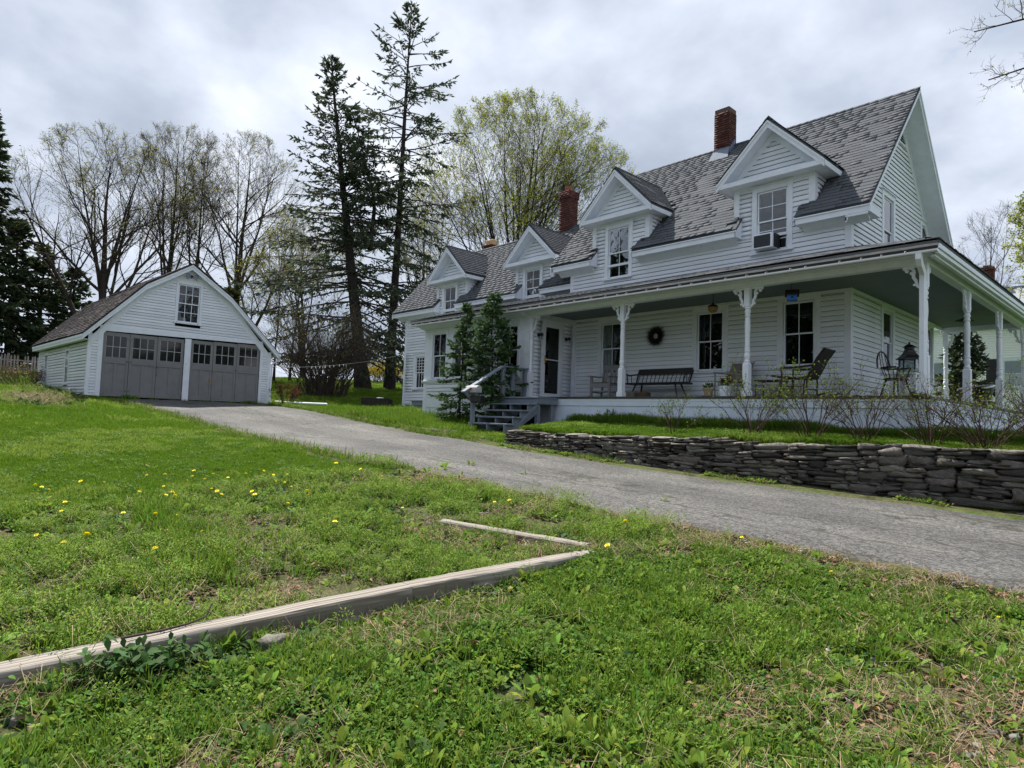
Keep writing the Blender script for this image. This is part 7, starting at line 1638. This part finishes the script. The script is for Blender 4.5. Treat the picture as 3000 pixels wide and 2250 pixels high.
# mown lawn
X = []; Y = []; Dd = []
x, y, d, rs = cand(-40, 12, -20, 14, 150, 1); k = rs.rand(len(x)) < np.clip(16/d, .12, 1)**1.15; X.append(x[k]); Y.append(y[k]); Dd.append(d[k])
x, y, d, rs = cand(-12, 8, -18, -2, 420, 2); k = (rs.rand(len(x)) < np.clip(11/d, 0, 1)**2); X.append(x[k]); Y.append(y[k]); Dd.append(d[k])
x, y, d, rs = cand(-7, 9, -4.3, -2.0, 500, 3); X.append(x); Y.append(y); Dd.append(d)
x, y, d = map(np.concatenate, (X, Y, Dd)); t = turf_amount(x, y); k = t > .75; x, y, d = x[k], y[k], d[k]
rs = np.random.RandomState(8); ht = .75+.6*vnoise(x, y, .5)+.35*vnoise(x, y, 2.3)
idx = rs.randint(0, 3, len(x)); tall = ((y > -2.55) & (y < -2.0) & (x > -8)) | ((x > -14.5) & (x < -7.8) & (y > -4.6) & (y < -1.8)); idx = np.where(tall & (rs.rand(len(x)) < .5), rs.randint(3, 6, len(x)), idx); ht = np.where(tall, ht*1.25, ht)
pt = vnoise(x, y, .8)*.6+vnoise(x+7, y, 3.1)*.4; idx = np.where(~tall & (pt > .56) & (rs.rand(len(x)) < .7), rs.randint(20, 22, len(x)), idx); idx = np.where(~tall & (d < 16) & (rs.rand(len(x)) < .03), rs.randint(6, 9, len(x)), idx)
big = np.clip(d/11, 1, 2.6); scatter('lawn_grass', x, y, idx, ht*big*.85)
# weedy bed, verge and road edges near the viewer
x, y, d, rs = cand(-4.2, 8.5, -17.2, -8.2, 1150, 4); t = turf_amount(x, y); keep = (t < .8) & (rs.rand(len(x)) < np.clip(6.2/d, .16, 1)**1.35); x, y, d = x[keep], y[keep], d[keep]
n = len(x); bed = x < 1.4; fromroad = y-np.interp(x, ROAD_NEAR[:, 0], ROAD_NEAR[:, 1])
litter = np.clip((vnoise(x, y, .9)*.6+vnoise(x, y, 2.6)*.4-.45)*4, 0, 1)*np.where(bed, 1.05, 1)
litter = np.maximum(litter, 1.7*np.exp(-((x-4.75)/.95)**2-((y+11.7)/1.9)**2)*(.30+.9*vnoise(x, y, 2.1)))          # worn patch at the right
strip = 1.2*np.exp(-((x-1.66)/.20)**2)*(y < -11.4)*(.45+.8*vnoise(x, y, 1.7)); litter = np.maximum(litter, strip)     # bare soil along the timber
litter = np.maximum(litter, .8*np.exp(-((fromroad+.10)/.14)**2)*(x > 1))
litter = np.maximum(litter, 1.0*np.exp(-((x+.9)/1.4)**2-((y+12.6)/.55)**2)*(.4+vnoise(x, y, 1.9)))
lush = vnoise(x, y, .7); u = rs.rand(n); fine_ = vnoise(x+9, y-4, 1.6)
idx = np.full(n, 3)
def choose(mask, table):
    ks = np.where(mask)[0]; q = rs.rand(len(ks)); c = 0
    for (lo, hi, p) in table:
        s = (q >= c) & (q < c+p); idx[ks[s]] = rs.randint(lo, hi+1, s.sum()); c += p
isl = u < litter*.8
choose(~isl & ~bed & (fine_ > .5), [(3, 5, .36), (6, 8, .34), (9, 11, .20), (0, 2, .03), (19, 19, .02), (12, 13, .05)])
choose(~isl & ~bed & (fine_ <= .5), [(3, 5, .16), (6, 8, .52), (9, 11, .21), (12, 13, .07), (16, 17, .04)])
choose(~isl & bed, [(3, 5, .28), (6, 8, .28), (19, 19, .20), (9, 11, .12), (12, 13, .06), (14, 15, .06)])
choose(isl, [(14, 15, .24), (16, 17, .24), (18, 18, .10), (6, 8, .24), (3, 5, .12), (9, 11, .06)])
sc = rs.uniform(.7, 1.25, n)*(.75+.5*lush)*np.clip(d/9, 1, 1.5)
edge_low = np.clip(-fromroad/.7, .45, 1); sc *= np.where(idx < 14, edge_low, 1); sc = np.where(idx == 19, sc*1.15, sc)
gaps_ = vnoise(x-3, y+5, 3.3)*.6+vnoise(x, y+11, 7.0)*.4; drop = (isl & (idx < 14) & (rs.rand(n) < .68)) | (rs.rand(n) < np.clip((gaps_-np.where(bed, .42, .46))*5, 0, .92)); scatter('weeds_and_litter', x[~drop], y[~drop], idx[~drop], sc[~drop], .2)
# broad-leaved clump beside the timber at the left and bright rosettes along the bottom
rs = np.random.RandomState(21); cx = []; cy = []; ci_ = []; cs = []
for (ax, ay, sx, sy, n, kinds, s0, s1) in ((1.68, -14.05, .12, .22, 70, (12, 13), .8, 1.4), (1.62, -14.10, .06, .13, 16, (23,), .75, 1.1), (1.66, -14.50, .10, .15, 14, (12, 13), .7, 1.1), (1.60, -12.0, .10, .35, 24, (12, 13, 9), .7, 1.2), (1.78, -13.3, .05, .05, 4, (12, 13), 1.0, 1.3), (3.3, -12.9, .55, .5, 60, (9, 10, 11), .8, 1.35), (4.0, -12.6, .6, .5, 46, (9, 10, 11), .7, 1.2), (2.6, -13.6, .4, .35, 34, (9, 10, 11, 12), .8, 1.3), (3.0, -11.6, 1.0, .8, 60, (9, 10, 11), .6, 1.0), (-.9, -13.2, .9, .12, 80, (4, 5, 3), 1.3, 2.0), (-1.9, -13.1, .8, .12, 60, (4, 5, 3), 1.3, 2.0), (-2.6, -12.0, .6, 1.6, 170, (9, 10, 11, 22), .8, 1.4), (-1.2, -11.6, 1.2, 1.2, 120, (9, 10, 11, 13), .8, 1.3), (3.3, -12.2, 1.0, 1.2, 230, (9, 10, 11, 22), .6, 1.15), (2.6, -10.6, .9, .8, 120, (9, 10, 11), .6, 1.0), (4.7, -12.3, .6, .8, 50, (9, 22, 12), .6, 1.0), (2.2, -12.6, .35, 1.0, 90, (9, 10, 22, 12), .6, 1.1), (-5.5, -2.35, 1.6, .10, 70, (12, 13, 4, 5), 1.2, 2.2), (0, -2.35, 1.6, .08, 40, (3, 4, 5), 1.2, 1.8)):
    cx.append(ax+rs.normal(size=n)*sx); cy.append(ay+rs.normal(size=n)*sy); ci_.append(rs.choice(kinds, n)); cs.append(rs.uniform(s0, s1, n))
x, y, idx, sc = map(np.concatenate, (cx, cy, ci_, cs)); k = ~on_timber(x, y, .01); scatter('broad_leaved_weeds', x[k], y[k], idx[k], sc[k], .2)
# growth along the foot of the stone wall and the far road edge
rs = np.random.RandomState(31); x = rs.uniform(-6, 6, 900); y = wall_y(x)-.30-np.abs(rs.normal(size=900))*.10*(1+.5*np.sin(x*2)); dn = vnoise(x, y, 1.1) > .38; x, y = x[dn], y[dn]
scatter('wall_foot_weeds', x, y, rs.choice([3, 4, 9, 10, 11, 6, 16, 14], len(x)), rs.uniform(.5, 1.15, len(x)), .2)
x = rs.uniform(-19.5, -6.5, 500); y = np.interp(x, ROAD_FAR[:, 0], ROAD_FAR[:, 1])+rs.normal(size=500)*.08
x2 = rs.uniform(-19.5, -3.5, 900); y2 = np.interp(x2, ROAD_NEAR[:, 0], ROAD_NEAR[:, 1])+rs.normal(size=900)*.13
x, y = np.r_[x, x2], np.r_[y, y2]; scatter('driveway_edge_grass', x, y, rs.choice([0, 1, 2, 3, 4, 14], len(x)), rs.uniform(.9, 1.9, len(x)), .2)
# rough growth and brush by the garage side
rs = np.random.RandomState(33); n = 420; x = rs.uniform(-27, -18.6, n); y = -11.1-np.abs(rs.normal(size=n))*.55; scatter('rough_grass_by_garage', x, y, rs.choice([3, 4, 5, 12, 13, 14, 15], n), rs.uniform(1.3, 3.0, n), .3)
n = 500; x = -18.6+rs.normal(size=n)*1.0; y = -12.3+rs.normal(size=n)*.45; scatter('brush_litter', x, y, rs.choice([14, 15, 14, 16, 12], n), rs.uniform(1.2, 2.6, n), .3)
shrub('brush_pile', 'heap of dead twigs against the back of the garage side wall', (-27.4, -11.7), 1.1, 2.2, 71, 60, M_DRYL, 1, .04, .010, base_w=.7, cat='brush pile', bm=M_TWIG)

# dandelions
M_DAND = mat('dandelion_yellow', (.90, .76, .02), .6, .2, var=.15, scale=300, trans=.15); M_DST = mat('dandelion_stem', (.12, .17, .05), .6, .2)
def petals():
    rs = np.random.RandomState(2); V = []; F = []
    for ring, (r, n, z, tl) in enumerate(((.020, 22, .0, .10), (.015, 18, .003, .5), (.009, 12, .006, .9))):
        for i in range(n):
            a = 6.283*i/n+ring*.1+rs.normal()*.05; d = np.array([math.cos(a)*math.cos(tl), math.sin(a)*math.cos(tl), math.sin(tl)]); s = np.array([-math.sin(a), math.cos(a), 0])*.0022; k = len(V); c = np.array([0, 0, z]); V += [c-s*.6, c+s*.6, c+d*r+s, c+d*r-s]; F.append((k, k+1, k+2, k+3))
    return np.array(V), np.array(F)
pv_, pf_ = petals(); ME_DF = np_mesh('flower_head', pv_, pf_, M_DAND)
sb2 = MB(); sb2.tube([(0, 0, -.10), (.002, 0, -.05), (0, 0, 0)], .0022, 5); ME_DS = bpy.data.meshes.new('stem'); ME_DS.from_pydata(sb2.v, [], sb2.f); ME_DS.materials.append(M_DST)
rs = np.random.RandomState(12)
spots = [(1.31, -9.68, 'dandelion flower near the corner of the edging timbers, beside the driveway verge', 1.7), (1.72, -10.48, 'dandelion flower just right of the end of the long timber', 1.3), (3.26, -9.57, 'dandelion flower alone in the verge toward the right', 1.1), (2.23, -9.05, 'small dandelion flower close to the driveway edge', .9), (-.24, -9.85, 'dandelion flower behind the short half-buried timber', 1.2), (-.42, -9.92, 'smaller dandelion flower behind the short half-buried timber', .9), (4.35, -9.6, 'small dandelion flower near the right end of the verge', .7), (-.55, -11.9, 'dandelion flower standing alone in the middle of the bed', 1.3), (-1.0, -13.9, 'dandelion flower near the left edge of the bed front', 1.4), (-.35, -13.55, 'dandelion flower in the front left of the bed', 1.5)]
for i in range(60):
    x = -3.0+rs.normal()*.75 if i < 44 else -2.0+rs.normal()*.8; y = rs.uniform(-13.9, -10.0) if i < 44 else rs.uniform(-14.4, -12.2); spots.append((x, y, None, rs.uniform(.75, 1.3)))
for k, (x, y, lab, s) in enumerate(spots):
    z = float(GZs(np.array([x]), np.array([y]))[0])+.10*s+.02
    d = thing('dandelion', lab or 'yellow dandelion flower among the weeds at the back of the bed', 'dandelion', (x, y, z), 0, 'dandelions in flower'); d.scale = (s, s, s); d.rotation_euler = (rs.normal()*.35+.15, rs.normal()*.3, rs.uniform(0, 6))
    link('stem', ME_DS, d); link('flower_head', ME_DF, d)
# a few loose things lying about
rs = np.random.RandomState(14)
v, f = SM[5]; o = link('stone', np_mesh('stone', v*np.array([.13, .11, .09]), f, M_STONE)); o.location = (1.70, -13.45, float(tz(1.70, -13.45))+.03); o.rotation_euler = (.15, -.2, .6); props(o, 'grey stone half buried in the soil along the long timber', 'stone')
b = MB(); zt_ = tz(1.36, -13.7); b.tube([(1.42, -14.15, zt_+.115), (1.40, -13.95, zt_+.112), (1.36, -13.8, zt_+.112), (1.34, -13.7, zt_+.13), (1.31, -13.66, zt_+.19)], [.007, .007, .006, .005, .004], 6); o = b.build('twig', M_TWIG, None); props(o, 'crooked dark twig lying across the long timber', 'twig')
